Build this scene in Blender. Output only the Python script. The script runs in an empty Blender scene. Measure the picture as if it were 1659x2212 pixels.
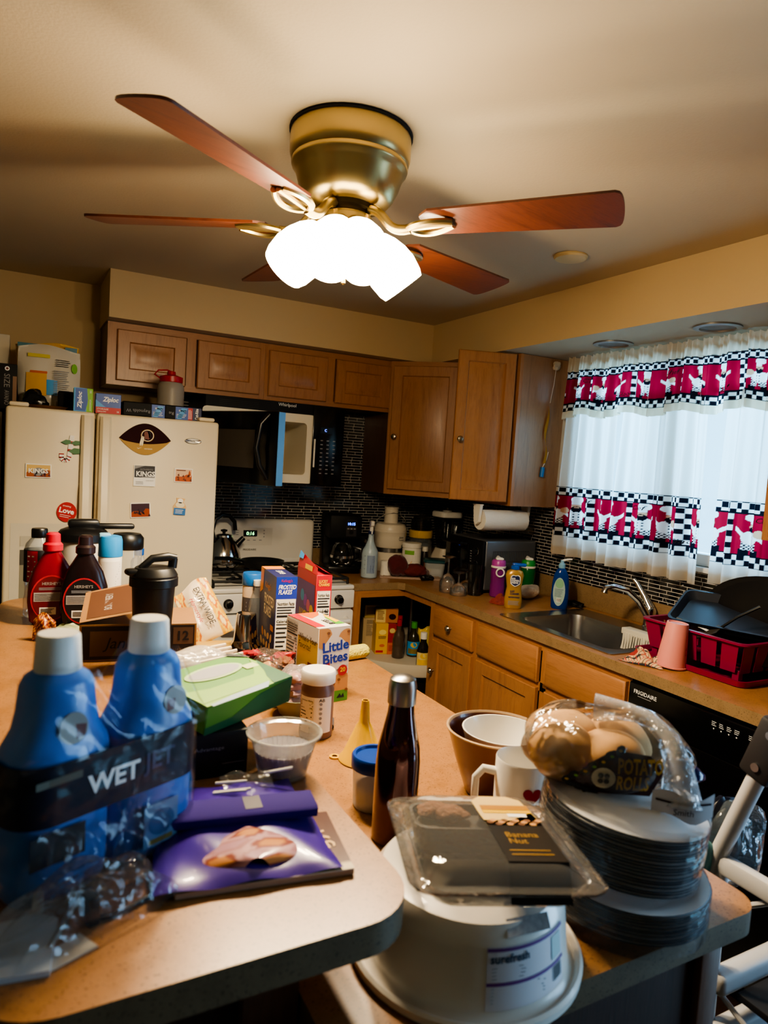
import bpy, bmesh, math, random
from mathutils import Matrix, Vector, Euler
random.seed(7)
PI = math.pi
sc = bpy.context.scene
COL = sc.collection
R = math.radians
# ------------------------------------------------------------------ camera (solved from the room's own edges)
CAM = Vector((-2.5143, -3.8316, 1.5603)); YAW, PITCH, ROLL, FPX = 0.49598, -0.071198, 0.062689, 1477.84
_f = Vector((math.sin(YAW)*math.cos(PITCH), math.cos(YAW)*math.cos(PITCH), math.sin(PITCH)))
_r0 = Vector((math.cos(YAW), -math.sin(YAW), 0)); _u0 = _r0.cross(_f)
_r = math.cos(ROLL)*_r0 + math.sin(ROLL)*_u0; _u = -math.sin(ROLL)*_r0 + math.cos(ROLL)*_u0
def at(px, py, ax, val):
    """where the photo's pixel meets a plane of the room (used to read positions of things on counters and walls)"""
    d = _f + (px-829.5)/FPX*_r - (py-1106)/FPX*_u
    a = 'xyz'.index(ax); t = (val-CAM[a])/d[a]
    return CAM + t*d
# ------------------------------------------------------------------ materials
def lin(c):
    if isinstance(c, str):
        c = c.lstrip('#'); c = [int(c[i:i+2], 16)/255 for i in (0, 2, 4)]
    return tuple((x/12.92 if x <= .04045 else ((x+.055)/1.055)**2.4) for x in c[:3])
_mats = {}
class NT:
    def __init__(s, name):
        s.m = bpy.data.materials.new(name); s.m.use_nodes = True
        s.t = s.m.node_tree; s.t.nodes.clear()
        s.out = s.n('ShaderNodeOutputMaterial')
    def n(s, typ, **kw):
        x = s.t.nodes.new(typ)
        for k, v in kw.items():
            if k.startswith('i_'):
                k = k[2:].replace('__', ' ')
                x.inputs[int(k) if k.isdigit() else k].default_value = v
            else: setattr(x, k, v)
        return x
    def l(s, a, b): s.t.links.new(a, b)
    def ramp(s, fac, stops):
        r = s.n('ShaderNodeValToRGB'); s.l(fac, r.inputs[0])
        e = r.color_ramp.elements
        while len(e) < len(stops): e.new(.5)
        for q, (p, c) in zip(e, stops): q.position = p; q.color = (*lin(c), 1)
        return r.outputs[0]
    def coord(s, scale=(1, 1, 1), kind='Object', rot=(0, 0, 0)):
        tc = s.n('ShaderNodeTexCoord'); mp = s.n('ShaderNodeMapping')
        mp.inputs['Scale'].default_value = scale; mp.inputs['Rotation'].default_value = rot
        s.l(tc.outputs[kind], mp.inputs[0]); return mp.outputs[0]
def mat(name, c='#888888', rough=.5, metal=0, spec=.5, em=0, emc=None, trans=0, ior=1.45, coat=0, var=0, vs=30, bump=0, bs=60, alpha=1, sub=0, sheen=0):
    """one principled material; var = colour mottling, bump = fine relief"""
    if name in _mats: return _mats[name]
    t = NT(name); p = t.n('ShaderNodeBsdfPrincipled'); t.l(p.outputs[0], t.out.inputs[0])
    col = (*lin(c), 1); p.inputs['Base Color'].default_value = col
    p.inputs['Roughness'].default_value = rough; p.inputs['Metallic'].default_value = metal
    p.inputs['Specular IOR Level'].default_value = spec; p.inputs['IOR'].default_value = ior
    p.inputs['Transmission Weight'].default_value = trans; p.inputs['Coat Weight'].default_value = coat
    p.inputs['Alpha'].default_value = alpha; p.inputs['Sheen Weight'].default_value = sheen
    if sub: p.inputs['Subsurface Weight'].default_value = sub; p.inputs['Subsurface Radius'].default_value = (.02, .02, .02)
    if em: p.inputs['Emission Color'].default_value = (*lin(emc or c), 1); p.inputs['Emission Strength'].default_value = em
    if var or bump: co = t.coord()
    if var:
        n = t.n('ShaderNodeTexNoise', i_Scale=vs, i_Detail=4.0); t.l(co, n.inputs['Vector'])
        k = lin(c); d = tuple(max(0, x*(1-var)) for x in k); b = tuple(min(1, x*(1+var)) for x in k)
        m = t.n('ShaderNodeMix', data_type='RGBA'); t.l(n.outputs[0], m.inputs[0])
        m.inputs[6].default_value = (*d, 1); m.inputs[7].default_value = (*b, 1); t.l(m.outputs[2], p.inputs['Base Color'])
    if bump:
        n2 = t.n('ShaderNodeTexNoise', i_Scale=bs, i_Detail=3.0); t.l(co, n2.inputs['Vector'])
        bp = t.n('ShaderNodeBump', i_Strength=bump, i_Distance=.01); t.l(n2.outputs[0], bp.inputs['Height']); t.l(bp.outputs[0], p.inputs['Normal'])
    _mats[name] = t.m; return t.m
def film(name, c='#ffffff', opac=.12, gloss=.5, rough=.08, bump=0, bs=25):
    """thin clear plastic or thin glass: lets light through, with a sheen and a faint tint"""
    if name in _mats: return _mats[name]
    t = NT(name)
    tr = t.n('ShaderNodeBsdfTransparent'); tr.inputs[0].default_value = (1, 1, 1, 1)
    df = t.n('ShaderNodeBsdfDiffuse'); df.inputs[0].default_value = (*lin(c), 1)
    gl = t.n('ShaderNodeBsdfGlossy'); gl.inputs['Roughness'].default_value = rough
    fr = t.n('ShaderNodeFresnel', i_IOR=1.4)
    mu = t.n('ShaderNodeMath', operation='MULTIPLY_ADD'); t.l(fr.outputs[0], mu.inputs[0]); mu.inputs[1].default_value = gloss; mu.inputs[2].default_value = gloss*.04
    mu.use_clamp = True
    a = t.n('ShaderNodeMixShader', i_0=opac); t.l(tr.outputs[0], a.inputs[1]); t.l(df.outputs[0], a.inputs[2])
    b = t.n('ShaderNodeMixShader'); t.l(mu.outputs[0], b.inputs[0]); t.l(a.outputs[0], b.inputs[1]); t.l(gl.outputs[0], b.inputs[2])
    if bump:
        co = t.coord(); n2 = t.n('ShaderNodeTexNoise', i_Scale=bs, i_Detail=2.0); t.l(co, n2.inputs['Vector'])
        bp = t.n('ShaderNodeBump', i_Strength=bump, i_Distance=.02); t.l(n2.outputs[0], bp.inputs['Height'])
        t.l(bp.outputs[0], gl.inputs['Normal']); t.l(bp.outputs[0], fr.inputs['Normal'])
    t.l(b.outputs[0], t.out.inputs[0]); _mats[name] = t.m; return t.m
def wood(name, a, b, rough=.38, grain=(14, 14, 1.2), rot=(0, 0, 0), coat=.15):
    if name in _mats: return _mats[name]
    t = NT(name); p = t.n('ShaderNodeBsdfPrincipled', i_Roughness=rough); t.l(p.outputs[0], t.out.inputs[0]); p.inputs['Coat Weight'].default_value = coat; p.inputs['Coat Roughness'].default_value = .25
    co = t.coord(grain, rot=rot)
    n = t.n('ShaderNodeTexNoise', i_Scale=2.2, i_Detail=6.0, i_Roughness=.6, i_Distortion=.8); t.l(co, n.inputs['Vector'])
    w = t.n('ShaderNodeTexNoise', i_Scale=14.0, i_Detail=3.0, i_Roughness=.7); t.l(co, w.inputs['Vector'])
    mx = t.n('ShaderNodeMix', data_type='FLOAT', i_0=.35); t.l(n.outputs[0], mx.inputs[2]); t.l(w.outputs[0], mx.inputs[3])
    t.l(t.ramp(mx.outputs[0], [(.34, b), (.52, a), (.7, b)]), p.inputs['Base Color'])
    bp = t.n('ShaderNodeBump', i_Strength=.12, i_Distance=.003); t.l(w.outputs[0], bp.inputs['Height']); t.l(bp.outputs[0], p.inputs['Normal'])
    _mats[name] = t.m; return t.m
def laminate(name, c1, c2, c3, rough=.33):
    t = NT(name); p = t.n('ShaderNodeBsdfPrincipled', i_Roughness=rough); t.l(p.outputs[0], t.out.inputs[0])
    co = t.coord()
    n = t.n('ShaderNodeTexNoise', i_Scale=22.0, i_Detail=10.0, i_Roughness=.72); t.l(co, n.inputs['Vector'])
    base = t.ramp(n.outputs[0], [(.35, c1), (.55, c2), (.72, c1)])
    v = t.n('ShaderNodeTexNoise', i_Scale=260.0, i_Detail=2.0); t.l(co, v.inputs['Vector'])
    fac = t.ramp(v.outputs[0], [(.60, '#000000'), (.68, '#ffffff')])
    m = t.n('ShaderNodeMix', data_type='RGBA'); t.l(fac, m.inputs[0]); t.l(base, m.inputs[6]); m.inputs[7].default_value = (*lin(c3), 1)
    t.l(m.outputs[2], p.inputs['Base Color']); _mats[name] = t.m; return t.m
def vcol(name, rough=.6, transl=0, coat=0):
    """colour read from the mesh's colour attribute (printed cloth and printed packs)"""
    if name in _mats: return _mats[name]
    t = NT(name); a = t.n('ShaderNodeAttribute', attribute_name='Col')
    if transl:
        d = t.n('ShaderNodeBsdfDiffuse'); tl = t.n('ShaderNodeBsdfTranslucent'); t.l(a.outputs[0], d.inputs[0]); t.l(a.outputs[0], tl.inputs[0])
        m = t.n('ShaderNodeMixShader', i_0=transl); t.l(d.outputs[0], m.inputs[1]); t.l(tl.outputs[0], m.inputs[2]); t.l(m.outputs[0], t.out.inputs[0])
    else:
        p = t.n('ShaderNodeBsdfPrincipled', i_Roughness=rough); t.l(a.outputs[0], p.inputs['Base Color']); t.l(p.outputs[0], t.out.inputs[0]); p.inputs['Coat Weight'].default_value = coat
    _mats[name] = t.m; return t.m
# ------------------------------------------------------------------ mesh building
_txt = {}
def glyphs(s, bold=0, shear=0):
    k = (s, bold, shear)
    if k not in _txt:
        c = bpy.data.curves.new('lettering', 'FONT'); c.body = s; c.size = 1.0; c.resolution_u = 2; c.offset = bold; c.shear = shear; c.space_line = .85
        o = bpy.data.objects.new('lettering', c); m = bpy.data.meshes.new_from_object(o)
        V = [(v.co.x, v.co.y) for v in m.vertices]; F = [tuple(p.vertices) for p in m.polygons]
        bpy.data.objects.remove(o); bpy.data.curves.remove(c); bpy.data.meshes.remove(m)
        if not V: V = [(0, 0), (.1, 0), (.1, .1)]; F = [(0, 1, 2)]
        x0 = min(v[0] for v in V); x1 = max(v[0] for v in V); y0 = min(v[1] for v in V); y1 = max(v[1] for v in V)
        _txt[k] = ([(x-x0, y-y0) for x, y in V], F, x1-x0, y1-y0)
    return _txt[k]
class MB:
    def __init__(s): s.v = []; s.f = []; s.mi = []; s.mats = []; s.T = Matrix.Identity(4); s.col = {}
    def M(s, m):
        if m not in s.mats: s.mats.append(m)
        return s.mats.index(m)
    def add(s, V, F, m, col=None):
        b = len(s.v); k = s.M(m)
        s.v += [s.T @ Vector(p) for p in V]
        for q in F: s.f.append(tuple(b+i for i in q)); s.mi.append(k)
        if col is not None:
            for i in range(len(V)): s.col[b+i] = col if not isinstance(col, list) else col[i]
        return s
    def box(s, x0, x1, y0, y1, z0, z1, m, bev=0, seg=2):
        if not bev:
            V = [(x, y, z) for z in (z0, z1) for y in (y0, y1) for x in (x0, x1)]
            return s.add(V, [(0, 2, 3, 1), (4, 5, 7, 6), (0, 1, 5, 4), (2, 6, 7, 3), (0, 4, 6, 2), (1, 3, 7, 5)], m)
        bm = bmesh.new(); bmesh.ops.create_cube(bm, size=1)
        for v in bm.verts: v.co = Vector(((x0+x1)/2+v.co.x*(x1-x0), (y0+y1)/2+v.co.y*(y1-y0), (z0+z1)/2+v.co.z*(z1-z0)))
        bmesh.ops.bevel(bm, geom=list(bm.edges), offset=min(bev, .49*min(x1-x0, y1-y0, z1-z0)), segments=seg, profile=.5, affect='EDGES')
        bm.verts.index_update(); V = [v.co.copy() for v in bm.verts]; F = [tuple(v.index for v in f.verts) for f in bm.faces]; bm.free()
        return s.add(V, F, m)
    def loft(s, rings, m, cap0=True, cap1=True, closed=True, wrap=False):
        """rings of equal length joined in order; m may be one material or a list, one per band"""
        n = len(rings[0]); V = [p for r in rings for p in r]; L = len(rings)
        for i in range(L if wrap else L-1):
            F = []; i2 = (i+1) % L
            for j in range(n if closed else n-1):
                k = (j+1) % n; F.append((i*n+j, i*n+k, i2*n+k, i2*n+j))
            mm = m[min(i, len(m)-1)] if isinstance(m, list) else m
            if i == 0: base = len(s.v); s.add(V, F, mm)
            else:
                kk = s.M(mm)
                for q in F: s.f.append(tuple(base+t for t in q)); s.mi.append(kk)
        m0 = m[0] if isinstance(m, list) else m; m1 = m[-1] if isinstance(m, list) else m
        if cap0 and not wrap: s.f.append(tuple(base+j for j in range(n-1, -1, -1))); s.mi.append(s.M(m0))
        if cap1 and not wrap: s.f.append(tuple(base+(L-1)*n+j for j in range(n))); s.mi.append(s.M(m1))
        return s
    def lathe(s, prof, m, n=28, c=(0, 0), sx=1, sy=1, cap0=True, cap1=True, fn=None):
        rings = []
        for q in prof:
            r, z = q[0], q[1]; r = max(r, 1e-5)
            rings.append([(c[0]+sx*r*math.cos(2*PI*j/n)*(fn(j/n, z) if fn else 1), c[1]+sy*r*math.sin(2*PI*j/n)*(fn(j/n, z) if fn else 1), z) for j in range(n)])
        return s.loft(rings, m, cap0, cap1)
    def cyl(s, p0, p1, r, m, n=14, r2=None, bev=0):
        return s.tube([p0, p1], [r, r if r2 is None else r2], m, n)
    def tube(s, P, r, m, n=8, closed=False):
        P = [Vector(p) for p in P]; L = len(P); rr = r if isinstance(r, (list, tuple)) else [r]*L
        d = [(P[(i+1) % L]-P[i-1]) if closed else (P[min(i+1, L-1)]-P[max(i-1, 0)]) for i in range(L)]
        d = [x.normalized() if x.length > 1e-9 else Vector((0, 0, 1)) for x in d]
        a = Vector((0, 0, 1)) if abs(d[0].z) < .9 else Vector((1, 0, 0)); nrm = d[0].cross(a).normalized(); rings = []
        for i in range(L):
            nrm = (nrm - d[i]*nrm.dot(d[i])); nrm = nrm.normalized() if nrm.length > 1e-6 else d[i].orthogonal().normalized()
            b = d[i].cross(nrm)
            rings.append([P[i]+rr[i]*(math.cos(2*PI*j/n)*nrm+math.sin(2*PI*j/n)*b) for j in range(n)])
        return s.loft(rings, m, True, True, wrap=closed)
    def prism(s, poly, a, b, m, plane='xy'):
        f = {'xy': lambda x, y, z: (x, y, z), 'xz': lambda x, y, z: (x, z, y), 'yz': lambda x, y, z: (z, x, y)}[plane]
        n = len(poly); V = [f(x, y, a) for x, y in poly]+[f(x, y, b) for x, y in poly]
        F = [(i, (i+1) % n, n+(i+1) % n, n+i) for i in range(n)]+[tuple(range(n-1, -1, -1)), tuple(range(n, 2*n))]
        return s.add(V, F, m)
    def quad(s, a, b, c, d, m): return s.add([a, b, c, d], [(0, 1, 2, 3)], m)
    def grid(s, fn, nu, nv, m, colfn=None, wrapu=False):
        V = [fn(i/nu, j/nv) for j in range(nv+1) for i in range(nu+1)]
        F = [(j*(nu+1)+i, j*(nu+1)+i+1, (j+1)*(nu+1)+i+1, (j+1)*(nu+1)+i) for j in range(nv) for i in range(nu)]
        return s.add(V, F, m, [colfn(i/nu, j/nv) for j in range(nv+1) for i in range(nu+1)] if colfn else None)
    def text(s, t, h, fn, m, al='c', bold=0, shear=0, w=None, va='c'):
        """lettering of cap height h laid on the surface fn(x, y) -> point"""
        V, F, W, H = glyphs(t, bold, shear); nl = t.count('\n')+1
        k = h/(.72 if nl == 1 else H/nl*1.0); kx = k if w is None else w/W
        ox = {'c': -W/2, 'l': 0, 'r': -W}[al]; oy = -H/2 if va == 'c' else 0
        return s.add([fn((x+ox)*kx, (y+oy)*k) for x, y in V], F, m)
    def bars(s, fn, x0, x1, y0, y1, n, m, fill=.45, rag=.25):
        """a block of small print too small to read: thin rules"""
        dy = (y1-y0)/n
        for i in range(n):
            xe = x1-(x1-x0)*rag*random.random(); a = y1-(i+.5)*dy+dy*fill/2; b = a-dy*fill
            s.add([fn(x0, b), fn(xe, b), fn(xe, a), fn(x0, a)], [(0, 1, 2, 3)], m)
    def rect(s, fn, x0, x1, y0, y1, m, n=1):
        V = [fn(x0+(x1-x0)*i/n, y) for y in (y0, y1) for i in range(n+1)]
        return s.add(V, [(i, i+1, n+2+i, n+1+i) for i in range(n)], m)
    def poly(s, fn, pts, m): return s.add([fn(x, y) for x, y in pts], [tuple(range(len(pts)))], m)
    def disc(s, fn, cx, cy, rx, ry, m, n=20, rot=0):
        return s.poly(fn, [(cx+rx*math.cos(2*PI*i/n)*math.cos(rot)-ry*math.sin(2*PI*i/n)*math.sin(rot), cy+rx*math.cos(2*PI*i/n)*math.sin(rot)+ry*math.sin(2*PI*i/n)*math.cos(rot)) for i in range(n)], m)
    def blob(s, c, r, m, n=12, k=.12, seed=0, T=None):
        rnd = random.Random(seed); ph = [rnd.random()*6 for _ in range(6)]; rx, ry, rz = r if isinstance(r, tuple) else (r, r, r)
        rings = []
        for i in range(n+1):
            t = PI*i/n; ring = []
            for j in range(n*2):
                a = PI*j/n; q = 1+k*(math.sin(3*a+ph[0]+2*t)+math.sin(5*a+ph[1]-3*t)*.6+math.sin(4*t+ph[2]+2*a)*.7)*math.sin(t)
                ring.append((c[0]+rx*q*math.sin(t)*math.cos(a), c[1]+ry*q*math.sin(t)*math.sin(a), c[2]-rz*q*math.cos(t)))
            rings.append(ring)
        return s.loft(rings, m)
    def build(s, name, parent=None, loc=None, rot=None, ang=38, clean=True):
        me = bpy.data.meshes.new(name); me.from_pydata([tuple(v) for v in s.v], [], s.f)
        for m in s.mats: me.materials.append(m)
        me.polygons.foreach_set('material_index', s.mi)
        me.polygons.foreach_set('use_smooth', [True]*len(s.f))
        if s.col:
            a = me.color_attributes.new('Col', 'FLOAT_COLOR', 'POINT')
            for i in range(len(s.v)): a.data[i].color = (*s.col.get(i, (1, 1, 1)), 1)
        bm = bmesh.new(); bm.from_mesh(me)
        if clean: bmesh.ops.remove_doubles(bm, verts=bm.verts, dist=1e-6); bmesh.ops.dissolve_degenerate(bm, edges=bm.edges, dist=1e-7)
        bm.to_mesh(me); bm.free()
        me.set_sharp_from_angle(angle=R(ang)); me.update()
        o = bpy.data.objects.new(name, me); COL.objects.link(o)
        if parent: o.parent = parent
        if loc is not None: o.location = loc
        if rot is not None: o.rotation_euler = rot if isinstance(rot, (tuple, Euler)) else (0, 0, rot)
        return o
def recalc(o):
    bm = bmesh.new(); bm.from_mesh(o.data); bmesh.ops.recalc_face_normals(bm, faces=bm.faces); bm.to_mesh(o.data); bm.free(); return o
def thing(name, label, cat, loc=(0, 0, 0), rz=0, group=None):
    o = bpy.data.objects.new(name, None); COL.objects.link(o); o.location = loc
    o.rotation_euler = rz if isinstance(rz, tuple) else (0, 0, rz); o.empty_display_size = .05
    o['label'] = label; o['category'] = cat
    if group: o['group'] = group
    return o
def tag(o, label, cat, group=None):
    o['label'] = label; o['category'] = cat
    if group: o['group'] = group
    return o
def struct(mb, name, loc=None, rot=None):
    o = mb.build(name, None, loc, rot); o['kind'] = 'structure'; return o
def dup(root, label, loc, rz=None, group=None):
    r = root.copy(); COL.objects.link(r); r.location = loc; r['label'] = label
    if rz is not None: r.rotation_euler = (0, 0, rz) if not isinstance(rz, tuple) else rz
    if group: r['group'] = group
    for ch in list(root.children):
        c = ch.copy(); COL.objects.link(c); c.parent = r
        for g in ch.children:
            d = g.copy(); COL.objects.link(d); d.parent = c
    return r
def front(y, e=.0006): return lambda u, v: (u, y-e, v)                   # a face looking towards -y
def flat(z, e=.0006): return lambda u, v: (u, v, z+e)                     # a face looking up
def side(x, sgn=1, e=.0006): return (lambda u, v: (x+sgn*e, u*sgn, v))    # a face looking along x
def around(r, a0=-PI/2, e=.0006, c=(0, 0)): return lambda u, v: (c[0]+(r+e)*math.cos(a0+u/r), c[1]+(r+e)*math.sin(a0+u/r), v)
def off(fn, dx, dy, rot=0): return lambda u, v: fn(dx+u*math.cos(rot)-v*math.sin(rot), dy+u*math.sin(rot)+v*math.cos(rot))
def rrect(x0, x1, y0, y1, r, n=5):
    P = []
    for cx, cy, a in ((x1-r, y1-r, 0), (x0+r, y1-r, PI/2), (x0+r, y0+r, PI), (x1-r, y0+r, 3*PI/2)):
        P += [(cx+r*math.cos(a+PI/2*i/n), cy+r*math.sin(a+PI/2*i/n)) for i in range(n+1)]
    return P
def arc(p, q, h, n=10, up=(0, 0, 1)):
    p, q, up = Vector(p), Vector(q), Vector(up)
    return [p.lerp(q, i/n)+up*h*math.sin(PI*i/n) for i in range(n+1)]
def bez(a, b, c, d, n=14):
    a, b, c, d = map(Vector, (a, b, c, d))
    return [(1-t)**3*a+3*(1-t)**2*t*b+3*(1-t)*t*t*c+t**3*d for t in (i/n for i in range(n+1))]
WHITE = mat('white plastic', '#e4e0d6', .35); BLACK = mat('black plastic', '#0a0a0b', .3); BLACKM = mat('matt black plastic', '#08080a', .6, spec=.3)
INK = mat('black print', '#16161a', .6); GREY = mat('grey print', '#8b8c90', .6); INKW = mat('white print', '#f0efea', .5)
STEEL = mat('brushed steel', '#b6b4b0', .28, 1); CHROME = mat('chrome', '#d6d6d6', .08, 1); PAPER = mat('white paper', '#e8e4da', .7)
RED = mat('red plastic', '#a5121c', .35); BLUE = mat('blue plastic', '#1250a8', .3); YEL = mat('yellow plastic', '#e2b408', .35); GREEN = mat('green print', '#4f8f2a', .5)
# ================================================================== the room
CZ = 2.366; SZ = 2.149; SD = .414
WALL = mat('tan wall paint', '#c6ae85', .75, bump=.05, bs=180); CEIL = mat('ceiling paint', '#b8a98e', .8, bump=.08, bs=140)
TRIMW = mat('white trim paint', '#dedad0', .45)
FLOORM = wood('dark floor boards', '#2b1c14', '#1a100b', .4, (2, 12, 2))
TOPM = laminate('tan stone laminate', '#8f6337', '#9e7145', '#6b4828')
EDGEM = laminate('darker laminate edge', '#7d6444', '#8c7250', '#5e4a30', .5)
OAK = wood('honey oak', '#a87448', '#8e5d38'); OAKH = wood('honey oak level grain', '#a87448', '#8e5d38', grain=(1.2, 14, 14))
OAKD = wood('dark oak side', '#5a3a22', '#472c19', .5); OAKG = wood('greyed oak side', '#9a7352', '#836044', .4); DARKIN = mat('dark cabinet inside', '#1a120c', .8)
def tile_mat():
    t = NT('black glass mosaic'); p = t.n('ShaderNodeBsdfPrincipled'); t.l(p.outputs[0], t.out.inputs[0])
    tc = t.n('ShaderNodeTexCoord'); sp = t.n('ShaderNodeSeparateXYZ'); t.l(tc.outputs['Object'], sp.inputs[0])
    ad = t.n('ShaderNodeMath', operation='ADD'); t.l(sp.outputs[0], ad.inputs[0]); t.l(sp.outputs[1], ad.inputs[1])
    cb = t.n('ShaderNodeCombineXYZ'); t.l(ad.outputs[0], cb.inputs[0]); t.l(sp.outputs[2], cb.inputs[1])
    b = t.n('ShaderNodeTexBrick', offset=.37, offset_frequency=2, squash=.62, squash_frequency=3)
    t.l(cb.outputs[0], b.inputs[0])
    for k, v in (('Scale', 1.0), ('Mortar Size', .0014), ('Mortar Smooth', .1), ('Bias', -.35), ('Brick Width', .1), ('Row Height', .0172)): b.inputs[k].default_value = v
    b.inputs['Color1'].default_value = (*lin('#08080a'), 1); b.inputs['Color2'].default_value = (*lin('#3c3a3a'), 1); b.inputs['Mortar'].default_value = (*lin('#e6dfd4'), 1)
    n = t.n('ShaderNodeTexNoise', i_Scale=70.0, i_Detail=3.0); t.l(tc.outputs['Object'], n.inputs[0])
    m = t.n('ShaderNodeMix', data_type='RGBA', blend_type='MULTIPLY', i_0=.4); t.l(b.outputs[0], m.inputs[6]); t.l(n.outputs[0], m.inputs[7]); t.l(m.outputs[2], p.inputs['Base Color'])
    t.l(t.ramp(b.outputs['Fac'], [(0, '#505050'), (1, '#b4b4b4')]), p.inputs['Roughness'])
    bp = t.n('ShaderNodeBump', i_Strength=.25, i_Distance=.002); bp.invert = True; t.l(b.outputs['Fac'], bp.inputs['Height']); t.l(bp.outputs[0], p.inputs['Normal'])
    return t.m
TILE = tile_mat()
XL, YF = -5.0, -7.0
struct(MB().box(XL-.1, .12, YF-.1, .12, -.1, 0, FLOORM), 'floor')
struct(MB().box(XL-.1, .12, YF-.1, .12, CZ, CZ+.1, CEIL), 'ceiling')
struct(MB().box(XL-.1, .12, 0, .12, 0, CZ, WALL), 'wall_back')
struct(MB().box(XL-.1, XL, YF, 0, 0, CZ, WALL), 'wall_left')
struct(MB().box(XL, .12, YF-.1, YF, 0, CZ, WALL), 'wall_front')
WY0, WY1, WZ0, WZ1 = -2.37, -1.24, 1.215, 2.1
PY0, PY1, PZ1 = -4.9, -3.45, 2.05
w = MB()
for y0, y1, z0, z1 in ((WY1, 0, 0, CZ), (WY0, WY1, 0, WZ0), (WY0, WY1, WZ1, CZ), (PY1, WY0, 0, CZ), (PY0, PY1, PZ1, CZ), (YF, PY0, 0, CZ)):
    w.box(0, .12, y0, y1, z0, z1, WALL)
struct(w, 'wall_right')
s_ = MB(); P = [(-2.155, 0), (-2.155, -SD), (-SD, -SD), (-SD, YF), (0, YF), (0, 0)]
n = len(P); V = [(x, y, SZ) for x, y in P]+[(x, y, CZ) for x, y in P]
s_.add(V, [(i, (i+1) % n, n+(i+1) % n, n+i) for i in range(n)], WALL); s_.add(V[:n], [tuple(range(n-1, -1, -1))], CEIL)
struct(s_, 'trim_1')                                                   # the boxed soffit over the cabinets
struct(MB().box(-1.76, -.004, -.008, -.0005, 1.02, 1.9, TILE), 'trim_2')
struct(MB().box(-.008, -.0005, -1.235, -.008, 1.02, 1.40, TILE).box(-.008, -.0005, -2.375, -1.235, 1.02, WZ0-.02, TILE).box(-.008, -.0005, -3.4, -2.375, 1.02, 1.40, TILE), 'trim_3')
GLASS = film('window glass', '#ffffff', .02, .8, .02)
def window(name, y0, y1, z0, z1, bars):
    o = thing(name, '', 'window'); del o['label'], o['category']; o['kind'] = 'structure'
    m = MB(); t = .05
    m.box(.01, .09, y0, y0+t, z0, z1, TRIMW, .004).box(.01, .09, y1-t, y1, z0, z1, TRIMW, .004).box(.01, .09, y0+t, y1-t, z0, z0+t, TRIMW, .004).box(.01, .09, y0+t, y1-t, z1-t, z1, TRIMW, .004)
    for b in bars: m.box(.015, .085, b-.045, b+.045, z0+t, z1-t, TRIMW, .004)
    m.build('window_frame', o)
    MB().box(.048, .052, y0+t, y1-t, z0+t, z1-t, GLASS).build('pane', o)
    return o
w1 = window('window_1', WY0, WY1, WZ0, WZ1, [-1.80])
MB().box(-.03, .02, WY0-.03, WY1+.02, WZ0-.022, WZ0, TRIMW, .004).build('window_sill', w1)
window('door_1', PY0, PY1, 0, PZ1, [-4.17])
# ================================================================== cabinets
KNOBM = mat('aged nickel knob', '#a59a86', .25, 1); KNOBD = mat('dark bronze knob', '#3a2d22', .3, .8)
def knob_at(parent, x, z, y=-.022, m=None, s=1):
    return MB().lathe([(.006*s, 0), (.006*s, .012*s), (.014*s, .018*s), (.016*s, .023*s), (.012*s, .029*s), (.004*s, .031*s)], m or KNOBM, 16).build('knob', parent, (x, y, z), (PI/2, 0, 0))
def door_mb(w, h, m, stile=.055, t=.02, raise_=True):
    d = MB(); S = min(stile, w*.3, h*.3); q = [(0, 0), (0, -t+.004), (.004, -t)]
    if raise_: q += [(S, -t), (S+.006, -t+.009), (S+.013, -t+.009), (S+.038, -t+.001)]
    else: q += [(.012, -t-.003)]
    rings = [[(i, y, i), (w-i, y, i), (w-i, y, h-i), (i, y, h-i)] for i, y in q]
    return d.loft(rings, m)
def cab_door(parent, x, z, w, h, y, knob=None, name='door', m=None, raise_=True, km=None, rz=0):
    o = door_mb(w, h, m or (OAK if h > w*.9 or raise_ else OAKH), raise_=raise_).build(name, parent, (x, y, z), rz)
    if knob: knob_at(o, knob[0], knob[1], m=km)
    return o
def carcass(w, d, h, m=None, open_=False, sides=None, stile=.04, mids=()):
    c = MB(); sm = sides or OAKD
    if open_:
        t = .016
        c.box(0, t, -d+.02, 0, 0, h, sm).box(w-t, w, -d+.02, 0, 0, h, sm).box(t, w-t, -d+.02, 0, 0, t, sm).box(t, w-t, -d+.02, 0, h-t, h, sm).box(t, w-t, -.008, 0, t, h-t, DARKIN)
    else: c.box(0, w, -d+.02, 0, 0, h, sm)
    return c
def face(w, d, h, stile=.04, rail=.04, mids=(), m=None, rails=()):
    f = MB(); m = m or OAK; y0, y1 = -d, -d+.0195
    f.box(0, stile, y0, y1, 0, h, m).box(w-stile, w, y0, y1, 0, h, m)
    for a, b in ((0, rail), (h-rail, h)): f.box(stile, w-stile, y0, y1, a, b, OAKH)
    for a in mids: f.box(a-stile/2, a+stile/2, y0, y1, rail, h-rail, m)
    for a in rails: f.box(stile, w-stile, y0, y1, a-.018, a+.018, OAKH)
    return f
UD = .317
def wall_cab(label, x0, x1, z0, doors):
    w = x1-x0; h = 2.146-z0
    o = thing('wall_cabinet', label, 'cabinet', (x0, 0, z0), 0, 'short wall cabinets under the soffit')
    carcass(w, UD, h).build('carcass', o); face(w, UD, h, .045, .03, [(doors[0][1]+doors[1][0])/2-x0]).build('face_frame', o)
    for a, b in doors: cab_door(o, a-x0, .022, b-a, h-.055, -UD-.0005)
X = lambda px, y: at(px, 770, 'y', y).x
d1, d2, d3, d4 = [(at(a, b, 'y', -.337).x, at(c, e, 'y', -.337).x) for a, b, c, e in ((253, 760, 402, 790), (427, 790, 562, 810), (581.5, 810, 707, 830), (726, 840, 843, 850))]
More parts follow.
